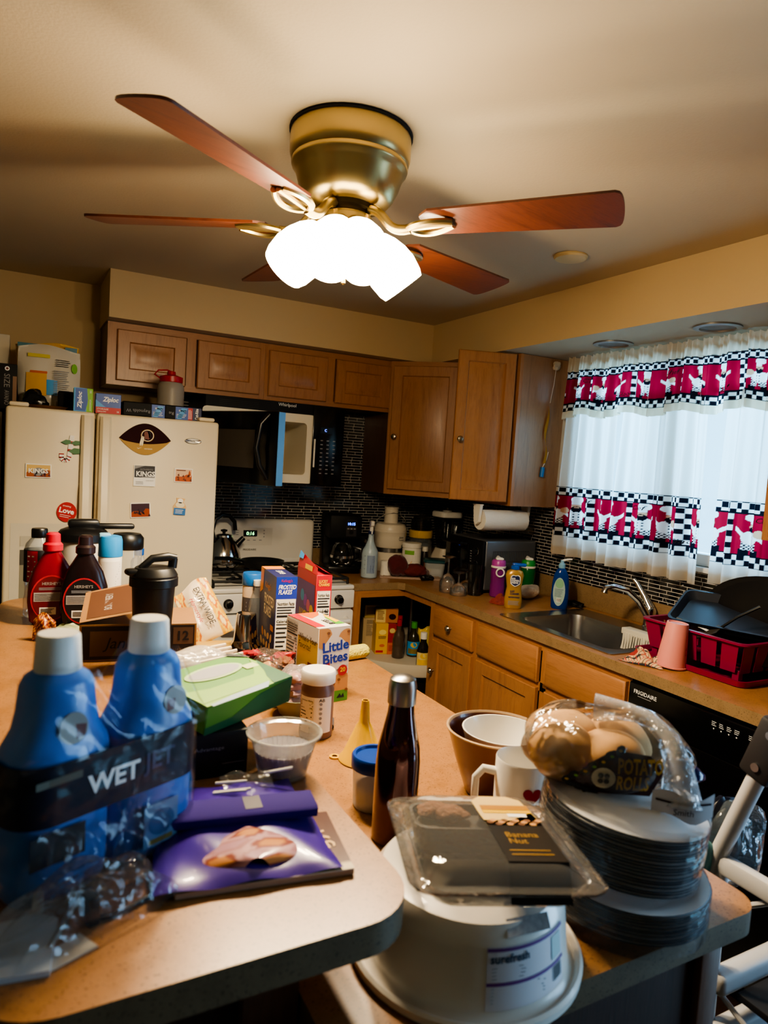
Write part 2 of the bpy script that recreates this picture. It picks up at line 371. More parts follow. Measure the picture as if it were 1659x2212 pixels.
wall_cab('short oak wall cabinet above the refrigerator with two raised panel doors', -2.148, -1.377, 1.853, (d1, d2))
wall_cab('short oak wall cabinet above the open microwave with two raised panel doors', -1.376, -.622, 1.853, (d3, d4))
# corner wall cabinet, its door set across the corner
o = thing('corner_wall_cabinet', 'tall oak corner wall cabinet with one closed diagonal door and round knob', 'cabinet', (0, 0, 1.384))
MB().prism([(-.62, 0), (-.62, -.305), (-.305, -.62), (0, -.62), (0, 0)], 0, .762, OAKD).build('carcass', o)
dw = math.hypot(.303, .303)
g = face(dw, 0.012, .762, .035, .03); g.T = Matrix.Identity(4)
g.build('face_frame', o, (-.62-.001, -.317-.002, 0), -PI/4)
dd = cab_door(o, -.62+.022*.707-.012*.707, .03, dw-.045, .705, -.317-.022*.707-.012*.707, (.03, .30), rz=-PI/4)
# right wall cabinet with its door standing open
o = thing('wall_cabinet', 'oak wall cabinet beside the window with its raised panel door open', 'cabinet', (0, -.622, 1.384), -PI/2)
cw = .477
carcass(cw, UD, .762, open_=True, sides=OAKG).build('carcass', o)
face(cw, UD, .762, .04, .03).build('face_frame', o)
MB().box(.02, cw-.02, -UD+.03, -.02, .36, .378, OAK).build('shelf', o)
hx, hy = -.338, -1.085; fx, fy_ = -.608, -.985
ang = math.atan2(fy_-hy, fx-hx); dl = math.hypot(fx-hx, fy_-hy)+.005
dr = door_mb(dl, .737, OAK, .05).build('door', o)
dr.matrix_world = Matrix.Translation((hx+dl*math.cos(ang), hy+dl*math.sin(ang), 1.402)) @ Matrix.Rotation(ang+PI, 4, 'Z')
dr.matrix_parent_inverse = Matrix.Identity(4); dr.matrix_basis = (Matrix.Translation((0, -.622, 1.384)) @ Matrix.Rotation(-PI/2, 4, 'Z')).inverted() @ dr.matrix_basis
knob_at(dr, .028, .30)
# the cabinet on the far side of the window, only its lower corner in view
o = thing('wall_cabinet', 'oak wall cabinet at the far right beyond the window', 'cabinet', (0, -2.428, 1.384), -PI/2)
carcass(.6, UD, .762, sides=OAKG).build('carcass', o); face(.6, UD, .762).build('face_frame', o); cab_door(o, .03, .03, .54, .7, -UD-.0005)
# base cabinets along the right wall
BD = .61; BH = .874
def base(name, label, y0, w): return thing(name, label, 'cabinet', (0, y0, 0), -PI/2, 'oak base cabinets along the right wall')
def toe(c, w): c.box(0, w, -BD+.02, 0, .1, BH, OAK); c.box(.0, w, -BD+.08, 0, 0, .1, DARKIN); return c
o = base('base_cabinet', 'narrow oak base cabinet with one knobbed drawer over one door', -.936, .372)
toe(MB(), .372).build('carcass', o); face(.372, BD, BH-.1, .035, .035, rails=(.59,)).build('face_frame', o, (0, 0, .1))
cab_door(o, .012, .708, .333, .146, -BD-.0005, (.165, .07), 'drawer', OAKH, False)
cab_door(o, .012, .13, .333, .555, -BD-.0005, (.0, .0), km=KNOBM).children[0].location = (.03, -.02, .40)
o = base('base_cabinet', 'wide oak sink base cabinet with two drawer fronts over two doors', -1.309, .896)
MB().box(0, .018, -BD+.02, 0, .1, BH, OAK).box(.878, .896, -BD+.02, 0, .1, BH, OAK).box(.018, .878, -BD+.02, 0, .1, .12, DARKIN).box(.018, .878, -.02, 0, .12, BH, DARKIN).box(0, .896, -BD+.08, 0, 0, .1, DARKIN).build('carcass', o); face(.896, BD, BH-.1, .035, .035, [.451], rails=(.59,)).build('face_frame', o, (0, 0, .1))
for x, wd in ((.014, .413), (.477, .405)):
    cab_door(o, x, .708, wd, .146, -BD-.0005, None, 'drawer', OAKH, False)
    k = cab_door(o, x, .13, wd, .555, -BD-.0005, (.0, .0)); k.children[0].location = ((wd-.03) if x < .1 else .03, -.02, .41)
o = base('base_cabinet', 'oak base cabinet beyond the dishwasher at the right edge', -2.815, .5)
toe(MB(), .5).build('carcass', o); face(.5, BD, BH-.1, .035, .035, rails=(.59,)).build('face_frame', o, (0, 0, .1)); cab_door(o, .02, .708, .46, .146, -BD-.0005, (.23, .07), 'drawer', OAKH, False); cab_door(o, .02, .13, .46, .555, -BD-.0005, (.05, .5))
# corner base cabinet, doors off, with its revolving shelf
o = thing('corner_base_cabinet', 'open oak corner base cabinet with a white revolving shelf of groceries', 'cabinet', (0, 0, 0))
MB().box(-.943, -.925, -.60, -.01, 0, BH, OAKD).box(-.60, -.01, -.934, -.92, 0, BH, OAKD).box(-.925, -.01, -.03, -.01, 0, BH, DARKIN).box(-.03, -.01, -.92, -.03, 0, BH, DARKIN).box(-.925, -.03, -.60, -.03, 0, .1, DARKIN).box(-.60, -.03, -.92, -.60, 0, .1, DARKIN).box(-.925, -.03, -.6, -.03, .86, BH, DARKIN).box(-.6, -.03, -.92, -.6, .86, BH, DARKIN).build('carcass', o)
MB().box(-.943, -.88, -.615, -.595, .1, BH, OAK).box(-.88, -.615, -.615, -.595, .838, BH, OAKH).box(-.615, -.595, -.934, -.895, .1, BH, OAK).box(-.615, -.595, -.895, -.595, .838, BH, OAKH).build('face_frame', o)
SHX, SHY, SHR, SHZ = -.475, -.475, .425, .475
SUSAN = mat('off white shelf plastic', '#c9c0ae', .45)
for z in (SHZ, .12):
    MB().lathe([(.01, z-.02), (SHR-.005, z-.02), (SHR, z-.01), (SHR, z+.045), (SHR-.012, z+.045), (SHR-.014, z), (.01, z)], SUSAN, 48, (SHX, SHY)).build('revolving_shelf', o)
MB().cyl((SHX, SHY, .1), (SHX, SHY, .86), .015, STEEL).build('post', o)
# worktop: one L with its splash, cut for the sink
SKX0, SKX1, SKY0, SKY1 = -.585, -.085, -2.075, -1.425
tp = MB(); z0, z1 = .876, .914; XO = -.63; YO = -.615
def slab(m, poly, z0, z1, top, edge):
    n = len(poly); V = [(x, y, z0) for x, y in poly]+[(x, y, z1) for x, y in poly]
    m.add(V, [(i, (i+1) % n, n+(i+1) % n, n+i) for i in range(n)], edge); m.add(V[n:], [tuple(range(n))], top); m.add(V[:n], [tuple(range(n-1, -1, -1))], edge)
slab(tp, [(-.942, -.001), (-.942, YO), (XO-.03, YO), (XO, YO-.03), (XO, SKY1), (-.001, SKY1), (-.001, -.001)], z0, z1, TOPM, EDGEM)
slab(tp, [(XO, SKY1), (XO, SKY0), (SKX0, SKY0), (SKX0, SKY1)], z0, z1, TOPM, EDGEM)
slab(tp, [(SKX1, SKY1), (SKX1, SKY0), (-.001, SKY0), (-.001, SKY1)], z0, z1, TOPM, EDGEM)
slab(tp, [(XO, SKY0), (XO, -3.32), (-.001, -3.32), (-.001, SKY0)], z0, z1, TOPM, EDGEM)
wt = tp.build('worktop')
tag(wt, 'tan stone-look laminate worktop running round the corner and under the window', 'worktop')
MB().box(-.942, -.02, -.02, -.0005, .9142, 1.022, EDGEM).box(-.02, -.0005, -3.32, -.0005, .9142, 1.022, EDGEM, .002).build('splashback', wt)
# ================================================================== sink and tap
SINKM = mat('stainless sink', '#a8a6a2', .25, 1, bump=.03, bs=300)
o = thing('kitchen_sink', 'stainless drop-in sink bowl with white drips down one side', 'sink', (0, 0, .9145))
m = MB(); x0, x1, y0, y1 = SKX0+.004, SKX1-.004, SKY0+.004, SKY1-.004
def rr(i, z, r): return [(x, y, z) for x, y in rrect(x0+i, x1-i-(.07 if i > .03 else 0), y0+i, y1-i-(.03 if i > .03 else 0), r)]
m.loft([rr(-.012, .000, .02), rr(-.012, .004, .02), rr(.03, .005, .03), rr(.036, .002, .06), rr(.04, -.02, .06), rr(.055, -.15, .06), rr(.075, -.17, .05)], SINKM, cap0=False).build('bowl', o)
MB().lathe([(.04, .0), (.04, .004), (.03, .004), (.028, .001)], CHROME, 20).build('drain', o, (-.35, -1.76, -.1695))
DRIP = mat('dried white drips', '#d9d4c4', .6); m = MB(); rnd = random.Random(3)
xe = x1-.07-.0405
for i in range(17):
    yy = -2.005+.0135*i; L = .03+.10*rnd.random(); wd = .0035+.003*rnd.random()
    P = [(xe-.0005, yy+.0003*k, -.012-L*k/5) for k in range(6)]
    m.tube([(x-.015*max(0, -(z+.02))/.13-.0005, y, z) for x, y, z in P], [wd, wd, wd*.8, wd*.7, wd*.8, wd*1.1], DRIP, 6)
m.box(xe-.001, xe+.05, -2.02, -1.77, -.02, .0058, DRIP, .003).build('drips', o)
o = thing('kitchen_tap', 'chrome single lever kitchen tap arching over the sink', 'tap', (-.055, -1.79, .914))
MB().lathe([(.03, 0), (.03, .006), (.026, .01), (.024, .05), (.026, .075), (.02, .09), (.004, .093)], CHROME, 20).build('base', o)
sp = [Vector((-.01, .0, .05)), Vector((-.06, .015, .12)), Vector((-.12, .03, .165)), Vector((-.18, .05, .178)), Vector((-.215, .06, .17)), Vector((-.22, .062, .15))]
MB().tube(sp, [.018, .016, .014, .013, .013, .015], CHROME, 14).build('spout', o)
MB().tube([(0, 0, .085), (-.005, .03, .13), (-.015, .07, .185), (-.02, .085, .20)], [.02, .014, .011, .009], CHROME, 12).build('lever', o)
# ================================================================== dishwasher
BLKG = mat('glossy black panel', '#060607', .18)
o = thing('dishwasher', 'black built-in dishwasher with hidden handle under the worktop', 'dishwasher', (0, -2.207, 0), -PI/2)
MB().box(0, .604, -.60, -.02, .1, .872, BLACKM).box(.01, .594, -.55, -.02, 0, .1, BLACKM).build('body', o)
MB().box(.004, .6, -.628, -.60, .11, .735, BLKG, .004).build('door', o)
m = MB().box(.004, .6, -.634, -.60, .742, .866, BLKG, .006)
f = front(-.634); m.text('FRIGIDAIRE', .0135, off(f, .075, .838), INKW, bold=.01); m.bars(off(f, .075, .825), -.03, .03, -.003, .002, 1, GREY)
for i, x in enumerate((.335, .36, .385, .41, .455, .48, .505)):
    m.bars(off(f, x, .832), -.008, .008, -.004, .012, 3, INKW, .3, .5); m.disc(off(f, x, .821), 0, 0, .0022, .0022, INKW, 8)
m.build('control_panel', o)
# ================================================================== gas range
ENAM = mat('white enamel', '#dcd8cf', .22, coat=.4); IRON = mat('cast iron', '#101010', .55)
SX0, SW = -1.703, .755
o = thing('gas_range', 'white gas range with digital clock and black cast iron grates', 'stove', (SX0, 0, 0))
MB().box(0, SW, -.64, -.03, .05, .895, ENAM).build('body', o)
for x in (.04, SW-.04):
    for y in (-.60, -.07): MB().cyl((x, y, 0), (x, y, .051), .018, BLACKM).build('foot', o)
m = MB().box(-.001, SW+.001, -.665, -.03, .895, .918, ENAM, .008)
m.build('cooktop', o)
m = MB().box(0, SW, -.095, -.025, .918, 1.20, ENAM, .025, 4).box(.02, SW-.02, -.1, -.03, .918, .975, ENAM, .008)
f = front(-.0951); m.rect(off(f, .372, 1.105), -.10, .12, -.055, .045, mat('pale panel', '#cfcbc2', .3))
m.rect(off(f, .367, 1.118, .0), -.045, .035, -.018, .018, BLACK); m.text('0:16', .02, off(front(-.0958), .362, 1.118), mat('green digits', '#9cff9a', em=2.5), shear=.1)
m.text('FRIGIDAIRE', .011, off(front(-.0955), .362, 1.026), INK, bold=.01)
for i in range(5): m.rect(off(front(-.0957), .282+.035*i, 1.08), -.008, .008, -.003, .002, GREY)
for i in range(3): m.rect(off(front(-.0957), .287, 1.135-.012*i), -.008, .008, -.002, .002, GREY); m.disc(off(front(-.0957), .442, 1.135-.018*i), 0, 0, .004, .004, GREY, 8)
m.build('backguard', o)
for cx in (.19, .565):
    for cy in (-.22, -.50):
        MB().lathe([(.05, .919), (.05, .926), (.03, .932), (.028, .936), (.001, .937)], IRON, 18, (cx, cy)).build('burner', o)
for cx in (.19, .565):
    g = MB(); a, b, c, d = cx-.165, cx+.165, -.63, -.11
    for p in (((a, c), (b, c)), ((a, d), (b, d)), ((a, c), (a, d)), ((b, c), (b, d)), ((a, (c+d)/2), (b, (c+d)/2)), ((cx, c), (cx, d))):
        g.tube([(*p[0], .948), (*p[1], .948)], .007, IRON, 6)
    for x in (a, b):
        for y in (c, (c+d)/2, d): g.tube([(x, y, .9185), (x, y, .948)], .007, IRON, 6)
    for yy in (-.22, -.50):
        for q in range(4): g.tube([(cx+.05*math.cos(PI/4+q*PI/2), yy+.05*math.sin(PI/4+q*PI/2), .948), (cx+.12*math.cos(PI/4+q*PI/2), yy+.10*math.sin(PI/4+q*PI/2), .948)], .006, IRON, 6)
    g.build('grate', o)
m = MB().box(0, SW, -.672, -.64, .80, .893, ENAM, .006); m.build('control_panel', o)
for x in (.09, .18, .375, .57, .665):
    MB().lathe([(.024, 0), (.024, .006), (.019, .01), (.017, .03), (.01, .033), (.001, .033)], BLACK, 18).box(-.004, .004, -.016, .016, .03, .038, BLACK, .002).build('knob', o, (x, -.672, .848), (PI/2, 0, 0))
d = MB().box(.005, SW-.005, -.685, -.64, .25, .792, ENAM, .012); d.rect(front(-.6851), .14, SW-.14, .36, .62, BLACK); d = d.build('oven_door', o)
MB().tube([(.05, -.685, .745), (.055, -.73, .745), (.2, -.74, .745), (.555, -.74, .745), (.70, -.73, .745), (.705, -.685, .745)], .016, ENAM, 12).build('handle', d)
MB().box(.005, SW-.005, -.68, -.64, .07, .24, ENAM, .01).build('drawer', o)
# ================================================================== microwave over the range
MX0, MX1, MZ0, MZ1, MYF = -1.696, -.94, 1.415, 1.845, -.40
CAV = mat('cream oven lining', '#e6dcc4', .4)
o = thing('microwave_oven', 'black over-range microwave with its door swung open', 'microwave', (MX0, 0, MZ0))
MW, MH = MX1-MX0, MZ1-MZ0; DW = .56; DH = MH-.095
m = MB().box(0, .02, MYF, -.02, 0, MH, BLACKM).box(DW+.01, MW, MYF, -.02, 0, MH, BLACKM).box(.02, DW+.01, MYF, -.02, MH-.075, MH, BLACKM).box(.02, DW+.01, MYF, -.02, 0, .03, BLACKM).box(.02, DW+.01, -.03, -.02, .03, MH-.075, BLACKM)
f = front(MYF); m.text('Whirlpool', .017, off(f, .425, MH-.016), INKW)
for i in range(5): m.rect(off(f, .02, MH-.055+.009*i), .05, .25, 0, .003, BLACK)
m.build('body', o)
m = MB(); a, b, c, e = .03, DW-.02, .055, MH-.10
rings = [[(x, y, z) for x, z in rrect(a-i, b+i, c-i, e+i, .02, 3)] for i, y in ((.045, MYF+.0), (.045, MYF-.004), (.0, MYF-.004), (.0, MYF+.004), (.002, -.06))]
m.loft(rings, CAV, cap0=False)
m.rect(front(-.0601), .2, .36, .08, .26, mat('lining emboss', '#d8cdb2', .5)); m.rect(front(-.0605), .215, .345, .095, .245, CAV)
m.text('+', .02, off(front(-.061), .19, .19), GREY); m.build('cavity', o)
MB().cyl((.29, -.22, .056), (.29, -.22, .06), .13, film('turntable glass', '#dfe8e4', .3), 28).build('turntable', o)
m = MB().box(DW+.012, MW-.002, MYF-.012, MYF, .004, MH-.004, BLKG, .004); f = front(MYF-.012)
for r_ in range(9):
    for c_ in range(3): m.rect(off(f, DW+.065+.036*c_, .245-.022*r_), -.007, .007, -.0025, .0025, GREY)
m.rect(off(f, DW+.09, .30), -.035, .035, -.016, .016, BLACK); m.text('C', .014, off(front(MYF-.0127), DW+.085, .30), mat('blue digits', '#5a78ff', em=3))
m.box(DW+.02, DW+.028, MYF-.016, MYF-.01, .10, .25, PAPER); m.build('control_panel', o)
d = MB().box(0, DW, -.042, 0, 0, DH, BLKG, .006); d.rect(front(-.042), .06, .41, .075, DH-.085, mat('grey door mesh', '#4a4540', .3))
d.box(DW-.001, DW+.0015, -.04, -.002, .004, DH-.004, mat('blue window reflection', '#4d7fb5', .35))  # window's blue reflection on the door's free edge, put into the colour
mwd = d.build('door', o, (.006, MYF-.002, .01), -R(66))
MB().tube([(DW-.06, -.04, .03), (DW-.075, -.075, .09), (DW-.09, -.085, DH/2), (DW-.075, -.075, DH-.06), (DW-.06, -.04, DH-.015)], .012, BLACK, 10).build('handle', mwd)
# ================================================================== refrigerator
ALM = mat('almond enamel', '#dacdb0', .38, bump=.03, bs=500); FZ = 1.678
FX0, FX1, FY, GX = -2.554, -1.727, -.80, -2.2305
o = thing('refrigerator', 'almond side-by-side refrigerator with ice dispenser and magnets on its doors', 'refrigerator', (0, 0, 0))
MB().box(FX0+.008, FX1-.008, -.725, -.03, .03, FZ-.01, ALM, .006).build('body', o)
def fdoor(x0, x1, hx, cut):
    d = MB()
    d.box(x0, x1, FY, -.73, .06, FZ+.014, ALM, .012, 3); q = d.build('door', o)
    h = MB(); h.loft([[(hx-.022, FY+.002, z), (hx-.022, y-.004, z), (hx-.012, y-.014, z), (hx+.012, y-.014, z), (hx+.022, y-.004, z), (hx+.022, FY+.002, z)] for z, y in ((.42, FY), (.46, FY-.03), (1.18, FY-.03), (1.38, FY-.02), (1.40, FY-.012), (FZ-.02, FY-.012), (FZ, FY))], ALM)
    h.build('handle', q); return q
dl_ = fdoor(FX0, GX-.004, GX-.034, True); dr_ = fdoor(GX+.004, FX1, GX+.036, False)
m = MB(); f = front(FY, .002)
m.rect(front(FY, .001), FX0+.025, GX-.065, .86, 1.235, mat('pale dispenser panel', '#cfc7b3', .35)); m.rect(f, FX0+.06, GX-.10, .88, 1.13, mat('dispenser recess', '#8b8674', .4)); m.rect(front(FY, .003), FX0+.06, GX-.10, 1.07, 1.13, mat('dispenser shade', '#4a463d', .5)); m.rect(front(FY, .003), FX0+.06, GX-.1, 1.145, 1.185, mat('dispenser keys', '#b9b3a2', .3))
m.build('dispenser', dl_)
for x in (FX0+.045, FX1-.055):
    MB().box(x-.035, x+.035, -.80, -.66, FZ+.0145, FZ+.032, ALM, .008).build('hinge_cover', o)
m = MB(); bx = at(417, 953, 'y', FY); m.lathe([(.036, 0), (.036, .003), (.033, .004), (.032, .0035), (.001, .0035)], STEEL, 28, sx=1, sy=.34); m.text('Whirlpool', .0085, lambda u, v: (u, v, .0042), INK)
m.build('badge', dr_, (bx.x, FY-.0002, bx.z), (PI/2, 0, 0))
# ---- things stuck on its doors
def magnet(label, px, py, w, h, draw, name='magnet', shape=None, rot=0):
    p = at(px, py, 'y', FY-.001); m = MB(); m.T = Matrix.Scale(1.0 if shape else 1.75, 4)
    P = shape or [(-w/2, -h/2), (w/2, -h/2), (w/2, h/2), (-w/2, h/2)]
    draw(m, lambda u, v: (u, -.0032, v), lambda u, v: (u, -.0036, v), lambda u, v: (u, -.0040, v), lambda u, v: (u, -.0044, v), P)
    o = m.build(name, None, (p.x, FY-.0004, p.z), (0, rot, 0)); return tag(o, label, 'magnet', 'magnets on the refrigerator doors')
MAR = mat('maroon print', '#2a0b10', .7, spec=.15); GOLD = mat('gold print', '#a8802c', .45); SKIN = mat('brown print', '#6b2f22', .5); CREAM = mat('cream print', '#e9ddbd', .5)
def ball(m, f0, f1, f2, f3, P):
    m.prism(P, -.003, 0, MAR, 'xz'); n = 12; w, h = .105, .066
    lo = [(-w+2*w*i/n, -.006-.014*math.sin(PI*i/n)) for i in range(n+1)]; bot = [(-w+2*w*i/n, -h*math.sin(PI*i/n)**.92) for i in range(n+1)]
    m.poly(f0, bot+lo[::-1][1:-1], GOLD); m.disc(f0, .008, .016, .027, .026, GOLD, 24); m.disc(f1, .008, .016, .025, .024, CREAM, 24); m.disc(f2, .008, .016, .0225, .0215, MAR, 24)
    m.poly(f3, [(-.004, .032), (.01, .034), (.018, .024), (.02, .008), (.012, -.002), (.004, .002), (-.002, -.001), (-.004, .006), (-.008, .009), (-.004, .014), (-.006, .022)], SKIN); m.poly(f3, [(.006, .035), (.02, .028), (.022, .01), (.014, .004), (.012, .02)], INK)
    for a in (0, .007): m.poly(f3, [(-.016+a, .012), (-.011+a, .012), (-.016+a, -.022), (-.021+a, -.03), (-.023+a, -.018)], CREAM)
    m.text('verizon', .008, off(f1, .012, -.039), CREAM); m.poly(f1, [(-.033, -.036), (-.028, -.042), (-.012, -.034), (-.028, -.039)], CREAM)
n = 16; bs_ = [(-.105+.21*i/n, .066*math.sin(PI*i/n)**.92) for i in range(n+1)]
magnet('football shaped maroon and gold team magnet on the right door', 314, 949, .21, .13, ball, shape=bs_[::-1]+[(x, -z) for x, z in bs_][1:-1])
def photo(c):
    def d(m, f0, f1, f2, f3, P):
        m.prism(P, -.003, 0, INKW, 'xz'); xs = [p[0] for p in P]; zs = [p[1] for p in P]; w, h = max(xs), max(zs); rnd = random.Random(c)
        sky, rock, rock2 = [('#d8b46a', '#a4552c', '#5a2d3a'), ('#d9b596', '#b4562a', '#6a2f1c'), ('#3a2030', '#9a4322', '#2c1420')][c]
        m.rect(f0, -w+.002, w-.002, -h+.002, h-.002, mat('photo sky %d' % c, sky, .4))
        m.poly(f1, [(-w+.002, -h+.002), (w-.002, -h+.002), (w-.002, h*.1)]+[(w-2*w*i/8, h*(-.3+.9*rnd.random()*(.6 if i < 5 else .3))) for i in range(1, 8)]+[(-w+.002, -h*.3)], mat('photo rock %d' % c, rock, .4))
        for i in range(9): x, z = (rnd.random()-.5)*w*1.5, -h*.8*rnd.random(); m.poly(f2, [(x, z), (x+.006, z-.002), (x+.004, z+.005)], mat('photo dark %d' % c, rock2, .4))
        if c == 0: m.disc(f2, 0, -.002, w*.45, h*.6, GREY); m.text('KINGS', .010, off(f3, 0, 0), INKW, bold=.03)
        if c == 1: m.poly(f2, [(w*.5, 0), (w*.8, 0), (w*.75, h*.5), (w*.62, h*.8), (w*.55, h*.5)], mat('photo rock 1', rock, .4)); m.bars(f2, -w*.8, w*.5, h*.6, h*.85, 1, mat('photo dark 1', rock2, .4))
    return d
magnet('small team photo magnet with white lettering on the left freezer door', 83, 1017, .052, .031, photo(0))
magnet('desert rock postcard magnet with pale sky, right side of right door', 396, 1027, .044, .034, photo(1))
magnet('dark red canyon postcard magnet below the team schedule card', 303, 1102, .046, .036, photo(2), rot=R(-3))
def kings(m, f0, f1, f2, f3, P):
    m.prism(P, -.003, 0, INKW, 'xz'); m.rect(f0, -.0235, .0235, -.004, .0245, mat('slate print', '#2b2c33', .5)); m.text('KINGS', .012, off(f2, .002, .005), INKW, bold=.03, w=.043); m.text('SACRAMENTO', .0045, off(f2, .004, .0155), GREY, w=.03)
    m.poly(f1, [(-.0235, .0245), (.0, .0245), (-.0235, .016)], GREY); m.poly(f1, [(.0235, -.004), (-.01, -.004), (.0235, .004)], GREY); m.text('CORPORATE', .003, off(f1, .012, -.011), GREY, w=.018); m.bars(f1, -.02, -.002, -.021, -.013, 3, GREY)
magnet('white and slate team schedule card magnet under the football magnet', 312, 1028, .05, .05, kings)
def cane(m, f0, f1, f2, f3, P):
    cn = [(-.012, -.016), (-.012, -.026), (-.006, -.032), (.001, -.030), (.004, -.022), (.006, 0), (.009, .026)]
    for i in range(len(cn)-1):
        (a, b), (c, d) = cn[i], cn[i+1]; N = 4
        for k in range(N):
            p, q = (a+(c-a)*k/N, b+(d-b)*k/N), (a+(c-a)*(k+1)/N, b+(d-b)*(k+1)/N); dx, dz = q[0]-p[0], q[1]-p[1]; L = math.hypot(dx, dz); nx, nz = -dz/L*.0048, dx/L*.0048
            m.prism([(p[0]+nx, p[1]+nz), (q[0]+nx, q[1]+nz), (q[0]-nx, q[1]-nz), (p[0]-nx, p[1]-nz)][::-1], -.003, 0, RED if (i*N+k) % 3 == 0 else INKW, 'xz')
    for x, z, s in ((-.004, .010, 1), (.016, .009, 1), (.014, -.010, 1.3)): m.prism([(x-.010*s, z), (x, z-.005*s), (x+.011*s, z-.003*s), (x+.010*s, z+.005*s), (x, z+.006*s)], -.0042, 0, mat('holly green', '#4f7a55', .5), 'xz')
magnet('candy cane magnet with green bow on the left freezer door', 146, 965, .04, .07, cane)
def love(m, f0, f1, f2, f3, P):
    m.prism([(.021*math.cos(2*PI*i/24), .023*math.sin(2*PI*i/24)) for i in range(24)], -.003, 0, mat('red enamel', '#b32026', .4), 'xz'); m.text('Love', .012, off(f1, 0, .003, -.2), INKW, bold=.03, w=.032); m.bars(off(f1, 0, 0, -.2), -.013, .012, -.014, -.006, 2, INKW, .25); m.text('amazing', .004, off(f1, 0, .0135, -.2), INKW)
magnet('round red magnet lettered Love on the left freezer door', 144, 1106, .042, .046, love)
def bear(m, f0, f1, f2, f3, P):
    Bl = mat('pale blue print', '#2f6fb0', .5); TN = mat('tan print', '#dcb57a', .5)
    m.prism([(-.014, -.021), (.014, -.021), (.016, .0), (.008, .012), (.012, .02), (.004, .021), (-.004, .021), (-.010, .021), (-.008, .012), (-.016, 0)], -.003, 0, TN, 'xz'); m.rect(f0, -.014, .0145, -.021, -.004, Bl); m.disc(f1, 0, .004, .011, .007, CREAM); m.disc(f1, 0, .014, .007, .006, INKW); m.bars(f1, -.01, .01, -.018, -.007, 3, INKW, .3)
magnet('small bear shaped magnet with blue base on the right door', 388, 1094, .03, .045, bear, rot=R(3))
# ================================================================== ceiling fan with lights
BRASS = mat('antique brass', '#b8a371', .33, 1); BRASSD = mat('dark brass', '#4a3c26', .35, .9)
BLADE = wood('cherry fan blade', '#5a2c1a', '#431e10', .42, (1.2, 14, 14)); SHADE = mat('lit frosted glass', '#fff1d2', .4, em=9, emc='#ffedc8')
FCX, FCY = -1.80, -2.22
o = thing('ceiling_fan', 'antique brass ceiling fan with cherry blades and four lit frosted shades', 'ceiling fan', (FCX, FCY, CZ))
MB().lathe([(.13, 0), (.148, -.004), (.15, -.02), (.15, -.055), (.146, -.07), (.143, -.074), (.145, -.082), (.143, -.088), (.136, -.096), (.132, -.106), (.125, -.13), (.112, -.155), (.1, -.168), (.07, -.174)], BRASS, 44).build('motor_housing', o)
MB().lathe([(.115, -.0012), (.153, -.0012), (.153, -.006), (.145, -.008)], mat('black gap', '#0c0b0a', .8), 44).build('gap_shade_ring', o)  # near-black ring stands in for the shaded gap under the ceiling
MB().lathe([(.066, -.172), (.064, -.185), (.055, -.188), (.055, -.20), (.06, -.202)], BRASSD, 28).build('hub', o)
MB().lathe([(.062, -.20), (.064, -.205), (.064, -.245), (.058, -.255), (.03, -.258), (.02, -.275), (.026, -.283), (.022, -.296), (.008, -.302)], BRASS, 28).build('light_fitter', o)
for a in (-49, 19, 91, 147, 213):
    T = Matrix.Rotation(R(a), 4, 'Z') @ Matrix.Translation((0, 0, -.225)) @ Matrix.Rotation(R(-11), 4, 'X')
    m = MB(); m.T = T; P = []
    for t in range(9): P.append((.225+.052*t, -(.052+.016*t/8)))
    P += [(.638+.022*math.sin(PI*i/10)**.5, -.066*math.cos(PI*i/10)) for i in range(1, 10)] + [(.225+.052*t, .052+.016*t/8) for t in range(8, -1, -1)]
    P = [(.20, -.03)]+P+[(.20, .03)]
    m.prism(P, -.003, .003, BLADE); bl = m.build('blade', o)
    m = MB(); m.T = Matrix.Rotation(R(a), 4, 'Z')
    m.tube(bez((.06, 0, -.185), (.11, .0, -.19), (.10, 0, -.25), (.17, 0, -.238)), [.012]*15, BRASS, 10)
    for s in (-1, 1): m.tube(bez((.165, 0, -.238), (.19, s*.05, -.245), (.24, s*.04, -.235), (.275, s*.012, -.232)), .008, BRASS, 8)
    m.tube([(.165, 0, -.238), (.275, 0, -.232)], .007, BRASS, 8); m.build('blade_bracket', o)
BULBS = []
for k, a in enumerate((-95, -15, 178, 232)):
    a = R(a); tilt = R(40)
    ax = Vector((math.cos(a)*math.sin(tilt), math.sin(a)*math.sin(tilt), -math.cos(tilt)))
    s0 = Vector((math.cos(a)*.05, math.sin(a)*.05, -.228)); s1 = s0+ax*.03
    MB().tube([Vector((math.cos(a)*.03, math.sin(a)*.03, -.222)), s0, s1], [.016, .02, .034], BRASS, 18).build('lamp_holder', o)
    q = Vector((0, 0, 1)).rotation_difference(ax).to_matrix().to_4x4(); m = MB(); m.T = Matrix.Translation(s1-ax*.004) @ q
    m.lathe([(.03, 0), (.038, .006), (.052, .03), (.062, .06), (.066, .09), (.062, .125), (.056, .14), (.053, .139), (.058, .122), (.061, .09), (.057, .06), (.046, .03), (.03, .01)], SHADE, 28, cap0=False, cap1=False)
    m.build('lamp_shade', o)
    b = s1+ax*.17; BULBS.append((FCX+b.x, FCY+b.y, CZ+b.z))
MB().tube([(.0, .0, -.302), (.0, 0, -.345)], .002, BRASS, 6).lathe([(.002, -.345), (.006, -.35), (.006, -.362), (.002, -.366)], BRASS, 10).build('pull_chain', o)
